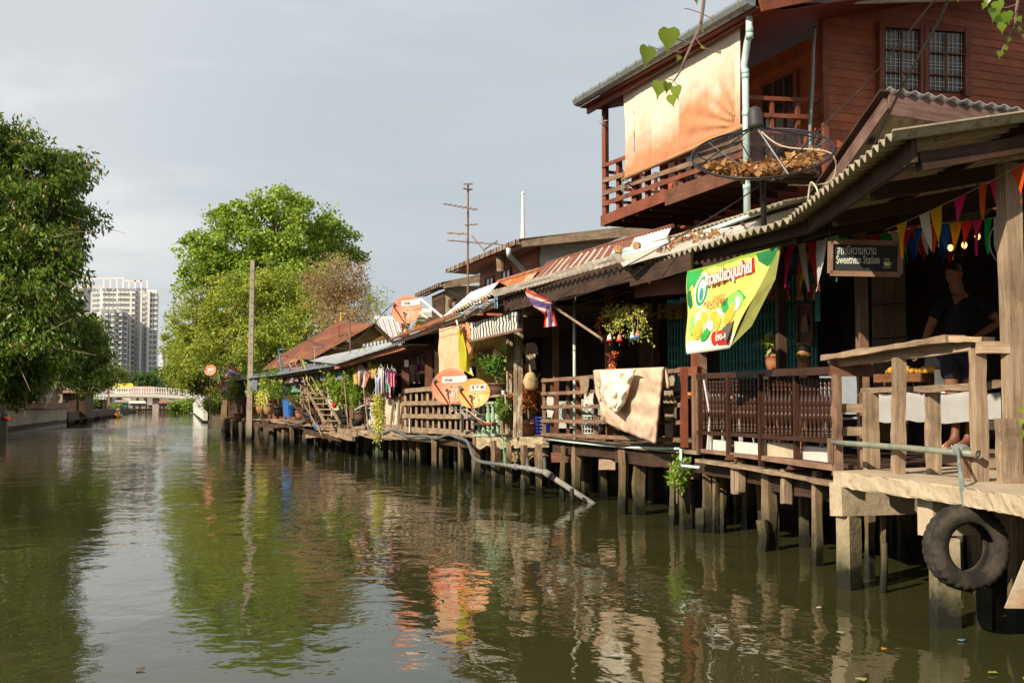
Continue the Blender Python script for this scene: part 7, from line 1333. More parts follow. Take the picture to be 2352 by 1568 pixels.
def heart(mb, c, dirn, L, nrm_):
    d = V(dirn).normalized(); n = V(nrm_); s = d.cross(n).normalized(); n = s.cross(d).normalized(); out = [(0, 0), (-.08, .22), (.04, .42), (.22, .47), (.42, .38), (.62, .2), (.78, .07), (1.12, .0)]
    L1 = [c+d*(a*L)+s*(b*L)+n*(.16*L*b-.12*L*a*a) for a, b in out]; L2 = [c+d*(a*L)-s*(b*L)+n*(.16*L*b-.12*L*a*a) for a, b in out[1:-1]]; mid = [c+d*(a*L)-n*(.12*L*a*a) for a in (.1, .35, .6, .85)]
    k = len(out); top = L1; bot = [L1[0]]+L2+[L1[-1]]; ctr = [L1[0], mid[0], mid[0], mid[1], mid[1], mid[2], mid[3], L1[-1]]
    vs = top+bot+ctr; fs = []
    for i in range(k-1): fs.append((i, i+1, 2*k+i+1, 2*k+i)); fs.append((2*k+i, 2*k+i+1, k+i+1, k+i))
    mb.add(vs, fs)
def twig(label, chain, subs, leaf_list, d0):
    t = thing('peepul_branch', label, 'branch', atd(*chain[0], d0)); mb = MB(); P_ = smooth_pts([atd(x, y, d0+.02*i) for i, (x, y) in enumerate(chain)]); mb.tube(P_, [.006*(1-.7*i/len(P_))+.001 for i in range(len(P_))], 6)
    for s in subs: mb.tube(smooth_pts([atd(x, y, d0+.02) for x, y in s]), .0016, 5)
    mb.build('twig', plain('twig brown %d' % len(chain), (.20, .13, .10), .7), t)
    for (x, y, dx, dy, L) in leaf_list:
        mb = MB(); c = atd(x, y, d0+random.uniform(-.03, .03)); d = RGT*dx-UPV*dy+FWD*random.uniform(-.3, .3); heart(mb, c, d, L*.86*d0/F, -FWD+RGT*random.uniform(-.9, .9)+UPV*.3); mb.build('leaf', lm, t, smooth=True)
twig('drooping peepul twig with heart shaped leaves before the orange curtain', [(1660, -260), (1630, -120), (1618, -10), (1608, 60), (1590, 100), (1572, 140), (1565, 160), (1548, 185)], [[(1590, 100), (1560, 92), (1540, 95)], [(1565, 120), (1520, 115), (1488, 104)], [(1596, 85), (1615, 108), (1650, 122)], [(1608, 30), (1585, 22), (1572, 20)], [(1608, 30), (1625, 38), (1640, 45)], [(1548, 185), (1530, 182), (1515, 190)], [(1548, 185), (1540, 196)], [(1548, 185), (1556, 198)]],
    [(1536, 66, .0, 1, 66), (1487, 108, -.1, 1, 58), (1596, -12, .3, 1, 28), (1516, 188, -.15, 1, 48), (1533, 190, -.05, 1, 32), (1553, 198, .1, 1, 38), (1543, 218, .1, 1, 36), (1524, 186, .2, 1, 26), (1652, 118, .2, .6, 12), (1560, 128, -.3, .8, 18), (1610, 108, .6, .3, 14), (1612, 70, .5, .2, 10)], 3.6)
twig('peepul twig with small leaves hanging at the corner by the clapboard wall', [(2360, -150), (2345, -40), (2335, 20), (2330, 60), (2315, 90), (2300, 120)], [[(2335, 10), (2310, 18), (2285, 15)], [(2332, 40), (2315, 50), (2300, 60)], [(2328, 62), (2338, 75), (2348, 70)], [(2300, -60), (2280, -20), (2270, 5)]],
    [(2268, -2, -.1, 1, 20), (2280, 20, .0, 1, 38), (2298, 30, .1, 1, 48), (2312, 28, .3, 1, 34), (2302, 52, .0, 1, 30), (2262, 8, -.3, 1, 18), (2318, 86, -.2, 1, 18), (2298, 118, -.1, 1, 20), (2308, 108, .5, .6, 14), (2340, 62, .2, 1, 20), (2350, 80, .2, 1, 18), (2196, -4, .2, .4, 16), (2338, 40, .5, .7, 18), (2290, 4, .2, 1, 36)], 4.2)
twig('yellow green leaves poking in beside the landing post', [(2400, 940), (2375, 950), (2360, 960)], [[(2375, 950), (2352, 940)], [(2372, 960), (2350, 985)]], [(2350, 938, -.6, .5, 16), (2348, 962, -.4, .9, 20), (2352, 988, -.2, 1, 18), (2346, 1000, -.3, .9, 14)], 7.2)
# ================================================================ TREES
def tree(name, label, cat, base, blobs, nclump, per, lsize, mat, wd=.5, droop=.5, csize=.8, trunk=.5, group=None, limbs=True, barkm='bark', inner=.45, twigs=0):
    """blobs: list of (x,y,z,rx,ry,rz) in metres; leaves gather in clumps spread through the blobs' volume, mostly near their outside"""
    base = V(base); t = thing(name, label, cat, base, group); Bq = np.array(blobs, float); vol = (Bq[:, 3]*Bq[:, 4]*Bq[:, 5])**(2/3); pi = rng.choice(len(Bq), nclump, p=vol/vol.sum())
    d = unit(rng.normal(size=(nclump, 3))); rad = rng.uniform(inner, 1.0, nclump)**.6*rng.uniform(.85, 1.16, nclump)
    cc = Bq[pi, :3]+d*Bq[pi, 3:]*rad[:, None]; cs = csize*rng.uniform(.35, 1.25, nclump)
    idx = np.repeat(np.arange(nclump), per); n = len(idx); off = rng.normal(size=(n, 3)); off = unit(off)*rng.random((n, 1))**.5*np.array([1, 1, .7]); C = cc[idx]+off*cs[idx][:, None]
    out = unit(cc[idx]-Bq[pi[idx], :3]); D = unit(rng.normal(size=(n, 3))*.8+out*.5+np.array([0, 0, -droop*1.6])); leaves('crown', C, D, lsize, wd, mat, t)
    mb = MB(); top = V(tuple(Bq[:, :3].mean(0))); zt = base.z+(top.z-base.z)*.45; j = base.lerp(top, .45); j.z = zt
    mb.tube([base-V((0, 0, .4)), base.lerp(j, .5)+V((trunk*.3, 0, 0)), j], [trunk*1.1, trunk*.8, trunk*.6], 10)
    if limbs:
        for bq_ in blobs:
            e = V(bq_[:3]); m = j.lerp(e, .5)+V((0, 0, -.3)); mb.tube([j, m, e], [trunk*.45, trunk*.25, trunk*.1], 7)
            for _ in range(5): v = V(tuple(unit(rng.normal(size=3)))); mb.tube([m.lerp(e, .6), e+V((v.x*bq_[3], v.y*bq_[4], v.z*bq_[5]))*.85], [trunk*.12, trunk*.03], 5)
    mb.build('trunk', M[barkm], t, smooth=True)
    if twigs:
        tw = MB(); sel = rng.choice(nclump, min(nclump, twigs), replace=False)
        for i in sel: a = V(tuple(cc[i])); e = a+V(tuple(out[np.searchsorted(idx, i)]*cs[i]*1.6))+V((random.uniform(-.4, .4), 0, -random.random()*cs[i])); tw.tube([a.lerp(V(tuple(Bq[pi[i], :3])), .35), a, e], [.03, .02, .006], 4)
        tw.build('twigs', M['twig'], t)
    return t
def bl(px, py, d, rx, ry, deep=None): p = atd(px, py, d); m = d/F; return (p.x, p.y, p.z, rx*m, (deep or rx*.8)*m, ry*m)
D1 = 88
T1 = tree('peepul_tree', 'tallest bright green peepul tree with a broad crown behind the houses', 'tree', V((6.5, 92, .8)), [bl(635, 520, D1, 110, 80), bl(560, 570, D1, 110, 80), bl(700, 540, D1+3, 100, 70), bl(490, 600, D1-2, 70, 60), bl(760, 560, D1+4, 60, 50), bl(810, 570, D1+4, 38, 34), bl(620, 650, D1, 160, 90), bl(470, 560, D1, 48, 42), bl(640, 480, D1, 60, 44), bl(540, 500, D1, 52, 38), bl(520, 650, D1, 90, 60), bl(720, 640, D1, 90, 60)], 460, 95, .26, M['tree_far'], wd=.8, droop=.4, csize=1.1, trunk=.7, inner=.3, twigs=60)
D2 = 76
T2 = tree('garden_tree', 'lower yellow green tree with dense small leaves behind the utility pole', 'tree', V((4.6, 80, .8)), [bl(560, 700, D2, 140, 90), bl(470, 760, D2, 90, 90), bl(650, 690, D2, 100, 90), bl(720, 740, D2-3, 80, 90), bl(540, 800, D2-2, 120, 70), bl(640, 800, D2-4, 110, 70), bl(430, 840, D2+4, 60, 60), bl(410, 790, D2+6, 45, 40), bl(470, 860, D2+4, 70, 50)], 620, 125, .17, M['tree_mid'], wd=.7, droop=.3, csize=.85, trunk=.5, inner=.3, twigs=80)
T3 = tree('dry_tree', 'half bare tree with tan twigs and drying leaves near the ochre gable', 'tree', atd(770, 930, 70)-V((0, 0, 0)), [bl(780, 640, 70, 75, 55), bl(745, 690, 70, 55, 50), bl(820, 700, 70, 48, 60), bl(790, 740, 68, 60, 40)], 300, 26, .15, M['tree_dry'], wd=.6, droop=.2, csize=.9, trunk=.28, inner=.2, barkm='twig', twigs=0)
tw = MB(); b0 = atd(775, 800, 70)
def grow(p, d, L, r, lvl):
    q = p+d*L; tw.tube([p, p.lerp(q, .5)+V((random.uniform(-.08, .08)*L, 0, random.uniform(-.04, .08)*L)), q], [r, r*.8, r*.55], 5 if lvl < 2 else 4)
    if lvl >= 5: return
    for _ in range(3 if lvl < 4 else 2): e = (d+V((random.uniform(-.75, .75), random.uniform(-.5, .5), random.uniform(-.25, .55)))).normalized(); grow(q, e, L*random.uniform(.62, .85), r*.58, lvl+1)
for _ in range(3): grow(b0+V((random.uniform(-.5, .5), 0, 0)), V((random.uniform(-.3, .6), random.uniform(-.3, .3), 1)).normalized(), 1.45, .09, 0)
tw.build('bare_limbs', M['twig'], T3)
T4 = tree('wispy_tree', 'thin wispy tree with sparse leaves at the side of the dry tree', 'tree', atd(850, 930, 66), [bl(870, 690, 66, 26, 40), bl(860, 740, 66, 24, 24)], 40, 16, .13, M['tree_mid'], droop=.4, csize=.7, trunk=.10, inner=.1, barkm='twig')
T5 = tree('flowering_shrub', 'pale pink flowering shrub overhanging the far bank wall', 'shrub', atd(478, 944, 120), [bl(480, 880, 120, 26, 24), bl(500, 900, 112, 20, 22)], 90, 40, .22, M['palepink'], droop=.2, csize=1.0, trunk=.2)
tree('garden_bush', 'low bush with yellow flowers beside the far end of the houses', 'bush', atd(490, 945, 105), [bl(495, 920, 100, 22, 26), bl(505, 890, 95, 20, 26)], 90, 50, .2, M['bush'], csize=.9, trunk=.15, limbs=False)
# west bank giants
D3 = 50
tree('banyan_tree', 'huge dark green tree with drooping leafy curtains on the west bank', 'tree', V((-13.5, 52, .8)), [bl(-20, 330, D3, 90, 70), bl(90, 400, D3, 95, 70), bl(165, 390, D3+2, 42, 40), bl(30, 480, D3, 150, 90), bl(150, 520, D3+2, 60, 70), bl(40, 600, D3-2, 150, 90), bl(85, 605, D3+4, 56, 50), bl(40, 720, D3-3, 150, 85), bl(130, 785, D3+2, 92, 76), bl(20, 815, D3-4, 130, 64), bl(165, 822, D3+6, 80, 44), bl(-120, 500, D3, 120, 200), bl(15, 880, D3-2, 85, 50)], 900, 110, .27, M['tree_dark'], wd=.36, droop=.9, csize=.9, trunk=1.0, inner=.3, twigs=300)
tree('bank_tree', 'feathery tree with brownish leaf tips in front of the apartment tower', 'tree', V((-15, 95, .8)), [bl(205, 745, 92, 22, 16), bl(215, 800, 92, 34, 38), bl(262, 860, 95, 26, 16), bl(200, 860, 90, 45, 40)], 170, 60, .26, M['tree_dry'] if 0 else M['tree_mid'], wd=.4, droop=.5, csize=1.0, trunk=.3, twigs=60)
tree('bank_tree', 'dark low tree shading the landing on the west bank', 'tree', V((-16, 70, .8)), [bl(40, 860, 66, 80, 34), bl(150, 850, 74, 60, 28), bl(215, 866, 80, 40, 26)], 200, 70, .25, M['tree_dark'], wd=.4, droop=.8, csize=1.1, trunk=.3, twigs=40)
# far trees beyond the bridge
for lab, px, py, d, rx, ry in (('rounded distant tree beside the apartment tower foot', 330, 878, 330, 34, 22), ('distant tree behind the yellow roofed hall', 290, 892, 340, 30, 14), ('dark distant tree beyond the bridge near the white spire', 370, 868, 350, 28, 26), ('distant tree mass beyond the pink flowering shrub', 420, 880, 345, 40, 24), ('small distant tree over the bridge rail', 250, 890, 335, 26, 16)):
    tree('distant_tree', lab, 'tree', atd(px, 932, d), [bl(px, py, d, rx, ry), bl(px+rx*.6, py+5, d, rx*.6, ry*.7)], 60, 50, .9, M['tree_haze'], csize=2.6, trunk=.4, limbs=False, group='trees beyond the bridge')
for px, py, rx, ry, lab in ((205, 925, 20, 14, 'green shrub by the blue tarpaulin stall'), (268, 938, 9, 8, 'round bright shrub under the bridge end'), (405, 935, 12, 10, 'leafy shrub by the tin shed under the bridge'), (432, 932, 12, 14, 'tall shrub near the east bridge pier'), (240, 935, 10, 12, 'shrub beside the dark mooring post')): tree('canal_shrub', lab, 'shrub', atd(px, 948, 236 if px > 230 else 150), [bl(px, py, 234 if px > 230 else 150, rx, ry)], 40, 50, .5 if px > 230 else .3, M['bush'], csize=1.0 if px > 230 else .6, trunk=.1, limbs=False, group='shrubs at the water edge')
# ================================================================ BRIDGE
YB = 258.0; bd = thing('footbridge', 'low white concrete footbridge with pale railings across the canal', 'bridge', (-8, YB, 0))
def bp_(px, py): return aty(px, py, YB)
mb = MB(); pts = [(205, 906), (250, 905), (300, 905), (360, 906), (410, 909), (452, 915)]
for a, b in zip(pts[:-1], pts[1:]): mb.beam(bp_(a[0], a[1]+3), bp_(b[0], b[1]+3), 3.2, .85)
mb.build('girder', M['white_paint'], bd); mb = MB()
for a, b in zip(pts[:-1], pts[1:]): mb.beam(bp_(a[0], a[1]+7), bp_(b[0], b[1]+7), 3.4, .22)
mb.build('ledge', M['rust_pipe'], bd)
for off in (-1.5, 1.5):
    mb = MB()
    for a, b in zip(pts[:-1], pts[1:]): 
        for h in (-16, -6): mb.beam(bp_(a[0], a[1]+h)+V((0, off, 0)), bp_(b[0], b[1]+h)+V((0, off, 0)), .12, .12)
    mb.build('handrail', M['pvc_blue'] if 0 else M['white_label'], bd)
    for k in range(42): x = 208+k*5.8; y = float(np.interp(x, [p[0] for p in pts], [p[1] for p in pts])); mb = MB(); mb.beam(bp_(x, y-1)+V((0, off, 0)), bp_(x, y-17 if k % 5 == 0 else y-15)+V((0, off, 0)), .22 if k % 5 == 0 else .08, .1); mb.build('rail_post', M['white_label'], bd)
for x in (249, 357, 442): mb = MB(); p = bp_(x, 948); mb.beam(V((p.x, p.y, -.8)), V((p.x, p.y, 3.4)), 1.3 if x != 442 else .9, 1.2); mb.build('pier', rough_mat('pink worn pier', (.38, .30, .27), (.62, .52, .48), .6, spots=(.45, .12, .09)), bd)
# things behind and under the bridge
def shed(name, label, cat, px0, px1, ytop, Y, mwall, mroof, rooftop=None, deep=6, base=.8, group=None):
    a, b = aty(px0, ytop, Y), aty(px1, ytop, Y); t = thing(name, label, cat, V(((a.x+b.x)/2, Y, base)), group); mb = MB(); h = a.z-base; mb.beam(V(((a.x+b.x)/2, Y+deep/2, base)), V(((a.x+b.x)/2, Y+deep/2, a.z)), (b.x-a.x), deep, side=(1, 0, 0)); mb.build('wall', mwall, t)
    rt_ = aty(px0, rooftop or ytop-4, Y).z; mb = MB(); ov = (b.x-a.x)*.05; mb.add([V((a.x-ov, Y-.6, a.z)), V((b.x+ov, Y-.6, a.z)), V((b.x-ov, Y+deep/2, rt_)), V((a.x+ov, Y+deep/2, rt_)), V((a.x-ov, Y+deep+.6, a.z)), V((b.x+ov, Y+deep+.6, a.z))], [(0, 1, 2, 3), (3, 2, 5, 4), (0, 3, 4), (1, 5, 2)]); mb.build('roof', mroof, t)
    mb = MB(); w = (b.x-a.x); mb.beam(V((a.x+w*.3, Y-.05, base+h*.25)), V((a.x+w*.3, Y-.05, base+h*.7)), w*.1, .1, side=(1, 0, 0)); mb.build('window', M['glass'], t); mb = MB(); mb.beam(V((a.x+w*.65, Y-.05, base)), V((a.x+w*.65, Y-.05, base+h*.75)), w*.12, .1, side=(1, 0, 0)); mb.build('door', M['dark_wood'], t); return t
tin = rustmat('old tin', (.34, .33, .31), (.22, .12, .08), .45, sc_=.4)
shed('hall', 'long yellow roofed hall beyond the bridge', 'hall', 215, 305, 893, 312, M['white_paint'], plain('yellow roof', (.62, .47, .04), .6), 878, 14)
shed('house', 'house with reddish striped tile roof beyond the bridge', 'house', 300, 352, 903, 300, M['concrete_grey'], plain('pink red tiles', (.38, .20, .16), .7), 886, 12)
shed('house', 'brown roofed house at the west end beyond the bridge', 'house', 196, 232, 893, 305, M['concrete_grey'], plain('brown tiles', (.12, .08, .06), .7), 880, 12)
shed('house', 'wide dark roofed house beyond the east half of the bridge', 'house', 335, 425, 906, 322, M['concrete_grey'], plain('dark tiles', (.09, .075, .065), .7), 891, 14)
shed('shed', 'white and grey boathouse under the middle of the bridge', 'shed', 296, 334, 926, 272, M['concrete_grey'], M['white_paint'], 920, 5, .2, 'sheds under the bridge'); shed('shed', 'teal sided shed under the west end of the bridge', 'shed', 262, 292, 924, 275, plain('teal boards', (.05, .30, .22), .6), tin, 918, 5, .2, 'sheds under the bridge')
shed('shed', 'round topped grey tin shed under the bridge', 'shed', 338, 352, 930, 271, tin, tin, 924, 5, .2, 'sheds under the bridge'); shed('shed', 'brown tin shed just right of the middle pier', 'shed', 360, 384, 926, 270, tin, M['rust_stripe'], 920, 5, .2, 'sheds under the bridge'); shed('shed', 'grey and blue tin shed near the east pier', 'shed', 386, 440, 924, 273, plain('blue sheets', (.07, .13, .30), .6), tin, 918, 6, .2, 'sheds under the bridge')
o = MB(); 
for k in range(26): p = aty(265+k*6.6+random.uniform(-2, 2), 948, 266); o.beam(V((p.x, p.y, -.6)), V((p.x, p.y, random.uniform(.3, 1.2))), .25, .25); 
p, q = aty(262, 946, 266.4), aty(436, 946, 266.4); o.beam(p+V((0, 0, .5)), q+V((0, 0, .5)), .3, .5); tag(o.build('timber_quay', M['dark_wood']), 'ragged dark timber quay below the sheds under the bridge', 'quay')
# dark posts and pole in the canal, west side
for lab, px, yb, yt, d, w, m, nm, ct in (('tall pale utility pole rising from the water near the west bank', 195.5, 965, 902, 118, .34, 'pole_conc', 'utility_pole', 'utility pole'), ('tall thin pole beside the dark mooring post before the bridge', 249, 952, 868, 205, .3, 'grey_wood', 'utility_pole', 'utility pole'), ('thick dark mooring post standing before the bridge', 252, 953, 924, 190, .5, 'pile', 'mooring_post', 'post')):
    p = atd(px, yb, d); z = atd(px, yt, d).z; o = MB(); o.beam(V((p.x, p.y, -.8)), V((p.x, p.y, z)), w, w, seg=6, j=.01, taper=.8); tag(o.build(nm, M[m]), lab, ct)
# boat with a paddler
bt_c = atz(270, 958.5, 0); by = bt_c.y; boat = thing('paddle_boat', 'small yellow wooden boat coming up the canal', 'boat', bt_c)
mb = MB()
def hull(u, v): y = (u-.5)*4.2; wv = .62*(1-abs(2*u-1)**2.5)+.02; th = (v-.5)*math.pi; return bt_c+V((math.sin(th)*wv, y, -.15+.5*(1-math.cos(th))+.18*abs(2*u-1)**2))
mb.grid(hull, 20, 10, th=.03, tn=(0, 0, 1)); mb.build('hull', plain('yellow hull', (.75, .36, .02), .4), boat, smooth=True)
mb = MB(); mb.tube([bt_c+V((-.6, .1, .42)), bt_c+V((-.63, -1, .45))], .03, 5); mb.tube([bt_c+V((.6, .1, .42)), bt_c+V((.63, -1, .45))], .03, 5); mb.build('gunwale', M['brown_wood'], boat)
pc = bt_c+V((0, .2, .25)); pe = thing('person', 'paddler in a straw hat and pale shirt sitting in the yellow boat', 'person', pc)
J = {'hip': (pc+V((0, 0, .1)), .17), 'chest': (pc+V((0, 0, .42)), .18, .14), 'neck': (pc+V((0, 0, .62)), .06), 'head': (pc+V((0, -.02, .76)), .10), 'htop': (pc+V((0, -.02, .86)), .08)}; E = [('hip', 'chest'), ('chest', 'neck'), ('neck', 'head'), ('head', 'htop')]
for s_, q in ((1, 'l'), (-1, 'r')): J[q+'s'] = (pc+V((.2*s_, 0, .52)), .06); J[q+'e'] = (pc+V((.28*s_, -.15, .3)), .045); J[q+'h'] = (pc+V((.15*s_, -.4, .3)), .035); J[q+'k'] = (pc+V((.16*s_, -.45, .15)), .08); J[q+'f'] = (pc+V((.12*s_, -.8, .0)), .05); E += [('chest', q+'s'), (q+'s', q+'e'), (q+'e', q+'h'), ('hip', q+'k'), (q+'k', q+'f')]
vs, fs = body_from(J, E, sub=1); mb = MB(); mb.add(vs, fs); mb.build('body', M['skin'], pe, smooth=True)
J2 = {k: (v[0], *(r*1.15 for r in v[1:])) for k, v in J.items() if k in ('hip', 'chest', 'ls', 'rs', 'le', 're')}; vs, fs = body_from(J2, [('hip', 'chest'), ('chest', 'ls'), ('chest', 'rs'), ('ls', 'le'), ('rs', 're')], sub=1); mb = MB(); mb.add(vs, fs); mb.build('shirt', cloth('pale shirt', (.60, .52, .46)), pe, smooth=True)
mb = MB(); mb.lathe([(.34, .80), (.32, .82), (.14, .90), (.12, 1.0), (.03, 1.02)], pc, 14); mb.build('hat', plain('straw', (.72, .58, .34), .8), pe)
# ================================================================ WEST BANK
wb = thing('canal_wall', 'low grey and white stained canal wall on the west bank', 'wall', V((-9.6, 60, 0)))
def wxy(px, py, X=-9.6): return atx(px, py, X)
mb = MB(); mb.beam(V((-9.75, 35, .35)), V((-9.75, 66, .35)), .3, 2.2, seg=20, j=.02); mb.build('wall', rough_mat('shade darkened wet wall', (.06, .055, .045), (.16, .15, .13), .5, wet=True), wb); mb = MB(); mb.beam(V((-9.5, 35, 1.25)), V((-9.5, 66, 1.25)), .5, .55, seg=20, j=.02); mb.build('coping', rough_mat('shade darkened stained coping', (.06, .06, .055), (.17, .165, .15), .6, spots=(.10, .09, .07)), wb)  # wall and coping colours darkened to stand in for the tree's shade
for k in range(13): p = V((-9.3, 36+k*2.5, -.5)); mb = MB(); mb.beam(p, p+V((0, 0, 1.7)), .35, .35); mb.build('buttress', M['concrete_grey'], wb)
tc = thing('terrace_fence', 'cream terrace with turned balustrade and iron grille on the west bank', 'fence', V((-9.4, 80, 0)))
cream = rough_mat('cream terrace wall', (.50, .42, .33), (.64, .56, .46), .4, spots=(.28, .22, .17)); pinkb = plain('brown pink trim', (.30, .16, .12), .7)
y0, y1 = 66.5, 100; X = -9.9
mb = MB(); mb.beam(V((X, y0, .9)), V((X, y1, .9)), 1.2, .9, seg=8, j=.02); mb.build('plinth', cream, tc); mb = MB(); mb.beam(V((X, y0, 1.6)), V((X, y1, 1.6)), 1.5, .4); mb.build('cornice', pinkb, tc); mb = MB(); mb.beam(V((X+.3, y0, 0)), V((X+.3, y1, 0)), .6, 1.0); mb.build('footing', M['pile'], tc)
for k in range(40): y = y0+.5+k*.83; mb = MB(); mb.lathe([(.16, 0), (.10, .15), (.2, .4), (.11, .8), (.16, 1.0)], (X, y, 1.8), 8); mb.build('baluster', cream, tc)
mb = MB(); mb.beam(V((X, y0, 2.9)), V((X, y1, 2.9)), .5, .22); mb.build('top_rail', pinkb, tc)
for k in range(7): y = y0+k*5.5; mb = MB(); mb.beam(V((X, y, 1.7)), V((X, y, 5.0)), .55, .55); mb.build('pillar', cream, tc)
for k in range(44): y = y0+.3+k*.75; mb = MB(); mb.beam(V((X, y, 3.0)), V((X, y, 4.8)), .08, .08); mb.build('grille_bar', pinkb, tc)
hw_ = shed('house', 'pale house behind the cream terrace under the big dark tree', 'house', -60, 62, 850, 84, plain('beige house wall', (.50, .42, .36), .7), M['rust_roof'], 800, 12, .8)
shed('house', 'dark waterside house with a stall, next to the pale utility pole', 'house', 128, 196, 902, 112, M['dark_wood'], M['rust_stripe'], 892, 10, .6)
shed('house', 'small dark waterside hut with the grey sheet roof before the bridge', 'house', 188, 236, 917, 160, M['dark_wood'], M['zinc_new'], 906, 8, .3)
o = MB(); o.grid(lambda u, v: atd(203+26*u, 912+12*v-3*math.sin(u*3.1), 152+.6*math.sin(v*3)), 10, 6, th=.02, tn=(0, 1, 0)); tag(o.build('tarpaulin', cloth('sky blue tarpaulin', (.30, .48, .60), (.62, .70, .72), 1)), 'pale blue and white tarpaulin hanging under the grey sheet roof', 'tarpaulin')
o = MB(); 
for k in range(30): p = V((-9.2-random.random()*2-k*.05, 100+k*4.6, 0)); o.beam(p-V((0, 0, .8)), p+V((0, 0, random.uniform(.5, 1.6))), .3, .3)
o.beam(V((-9.6, 100, .7)), V((-11, 240, .7)), .8, .8); tag(o.build('timber_quay', M['dark_wood']), 'dark piled timber quay running along the west bank to the bridge', 'quay')
o = MB(); p = atd(14, 966, 56); o.beam(p, p+V((0, 0, .2)), .5, .4); tag(o.build('red_crate', M['red_fl'] if 0 else plain('red crate', (.30, .05, .03), .6)), 'small red and teal stall box under the big dark tree', 'box')
# far east white balustrade
wl = thing('white_balustrade', 'white concrete balustrade on the far east bank beyond the houses', 'balustrade', V((2.4, 150, 0))); mb = MB(); XE = 1.9; mb.beam(V((XE, 110, .7)), V((XE, 235, .7)), .4, 1.0); mb.build('base_wall', M['white_paint'], wl); mb = MB(); mb.beam(V((XE, 110, 2.05)), V((XE, 235, 2.05)), .4, .3); mb.build('top_rail', M['white_paint'], wl)
for k in range(62): y = 111+k*2; mb = MB(); mb.beam(V((XE, y, 1.2)), V((XE, y, 1.95)), .5, .35); mb.build('baluster', M['white_paint'], wl)
mb = MB(); mb.beam(V((XE, 110, -.1)), V((XE, 235, -.1)), .5, .7, seg=20, j=.03); mb.build('footing', M['pile'], wl)
# ================================================================ TOWERS
def facade(parent, x0, x1, y, z0, z1, cols, rows, wmat, wfrac=.5, hfrac=.5, dx=0):
    return [(x0+(x1-x0)*(c+.5)/cols, z0+(z1-z0)*(r+.5)/rows, (x1-x0)/cols*wfrac, (z1-z0)/rows*hfrac, y) for c in range(cols) for r in range(rows)]
YT = 690.0
def tq(px, py, Y=YT): return aty(px, py, Y)
tw_ = thing('apartment_tower', 'tall pale grey apartment tower with stacked balconies beyond the trees', 'tower', tq(280, 930))
cw = plain('tower cream wall', (.80, .80, .78), .7, var=.04, dirt=.05); gw = plain('tower grey wall', (.52, .54, .56), .7, var=.05, dirt=.05); dg = plain('tower dark grey panels', (.38, .40, .42), .6, dirt=.05)  # wall tones lightened to stand in for distance haze
def block(px0, px1, pyt, Y, deep, mat, name='wing', pyb=932):
    a, b = tq(px0, pyt, Y), tq(px1, pyt, Y); mb = MB(); mb.beam(V(((a.x+b.x)/2, Y+deep/2, .8)), V(((a.x+b.x)/2, Y+deep/2, a.z)), b.x-a.x, deep, side=(1, 0, 0)); mb.build(name, mat, tw_); return a.x, b.x, a.z
wins = []; bals = []
specs = [(166, 192, 651, YT+16, 30, cw, 2), (192, 212, 640, YT+20, 20, gw, 0), (209, 238, 655, YT+12, 26, gw, 2), (230, 268, 662, YT+6, 34, cw, 4), (268, 310, 663, YT+3, 36, cw, 5), (310, 340, 661, YT+5, 30, gw, 3), (338, 361, 665, YT, 40, cw, 2), (183, 240, 716, YT-22, 24, cw, 4), (232, 262, 709, YT-26, 20, dg, 2), (262, 280, 712, YT-24, 26, cw, 1), (280, 292, 715, YT-20, 22, gw, 1)]
for i, (a, b, t_, Y, dp_, m, cols) in enumerate(specs):
    x0, x1, z1 = block(a, b, t_, Y, dp_, m); rows = int((z1-2)/3.05)
    if cols: wins += facade(tw_, x0, x1, Y, 2, z1-1, cols, rows, None, .36, .45)
    if cols: bals += [(x0+(x1-x0)*(c+1)/cols-.6, z_, 2.0, 1.0, Y) for c in range(cols) for z_ in np.arange(3.2, z1-2, 3.05)] if i % 2 == 0 or m is cw else []
wins.sort(key=lambda w: -w[1]); gm = plain('tower window', (.22, .26, .29), .2, dirt=0)  # window tone lightened in place of distance haze
for w in wins[:100]: mb = MB(); mb.beam(V((w[0], w[4]-.1, w[1]-w[3]/2)), V((w[0], w[4]-.1, w[1]+w[3]/2)), w[2], .3, side=(1, 0, 0)); mb.build('window', gm, tw_)
mb = MB()
for w in wins[100:]: mb.beam(V((w[0], w[4]-.1, w[1]-w[3]/2)), V((w[0], w[4]-.1, w[1]+w[3]/2)), w[2], .3, side=(1, 0, 0))
o = mb.build('windows_below', gm, tw_); o['kind'] = 'stuff'
mb = MB(); md_ = MB()
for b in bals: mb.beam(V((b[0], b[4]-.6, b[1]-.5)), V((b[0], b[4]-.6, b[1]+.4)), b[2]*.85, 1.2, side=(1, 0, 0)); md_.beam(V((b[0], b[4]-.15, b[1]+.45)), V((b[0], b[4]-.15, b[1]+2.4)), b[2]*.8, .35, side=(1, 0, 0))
o = mb.build('balconies', M['white_label'], tw_); o['kind'] = 'stuff'; o = md_.build('balcony_shade_blocks', plain('balcony shade', (.28, .31, .33), .6, dirt=0), tw_); o['kind'] = 'stuff'  # solid grey blocks stand in for the shade inside the balconies
mb = MB()
for px in (268, 282, 296, 310, 324, 338, 238, 253): a = tq(px, 662, YT+4); b = tq(px, 642 if px > 285 else 640, YT+4); mb.beam(V((a.x, a.y, a.z)), V((a.x, a.y, b.z)), .9, .9)
for a, b, y in ((186, 286, 639), (286, 327, 645)): mb.beam(tq(a, y, YT+4), tq(b, y, YT+4), .9, .9)
for px in (186, 200): a = tq(px, 662, YT+14); mb.beam(a, V((a.x, a.y, tq(px, 639, YT+4).z)), .9, .9)
mb.build('roof_frame', M['white_label'], tw_)
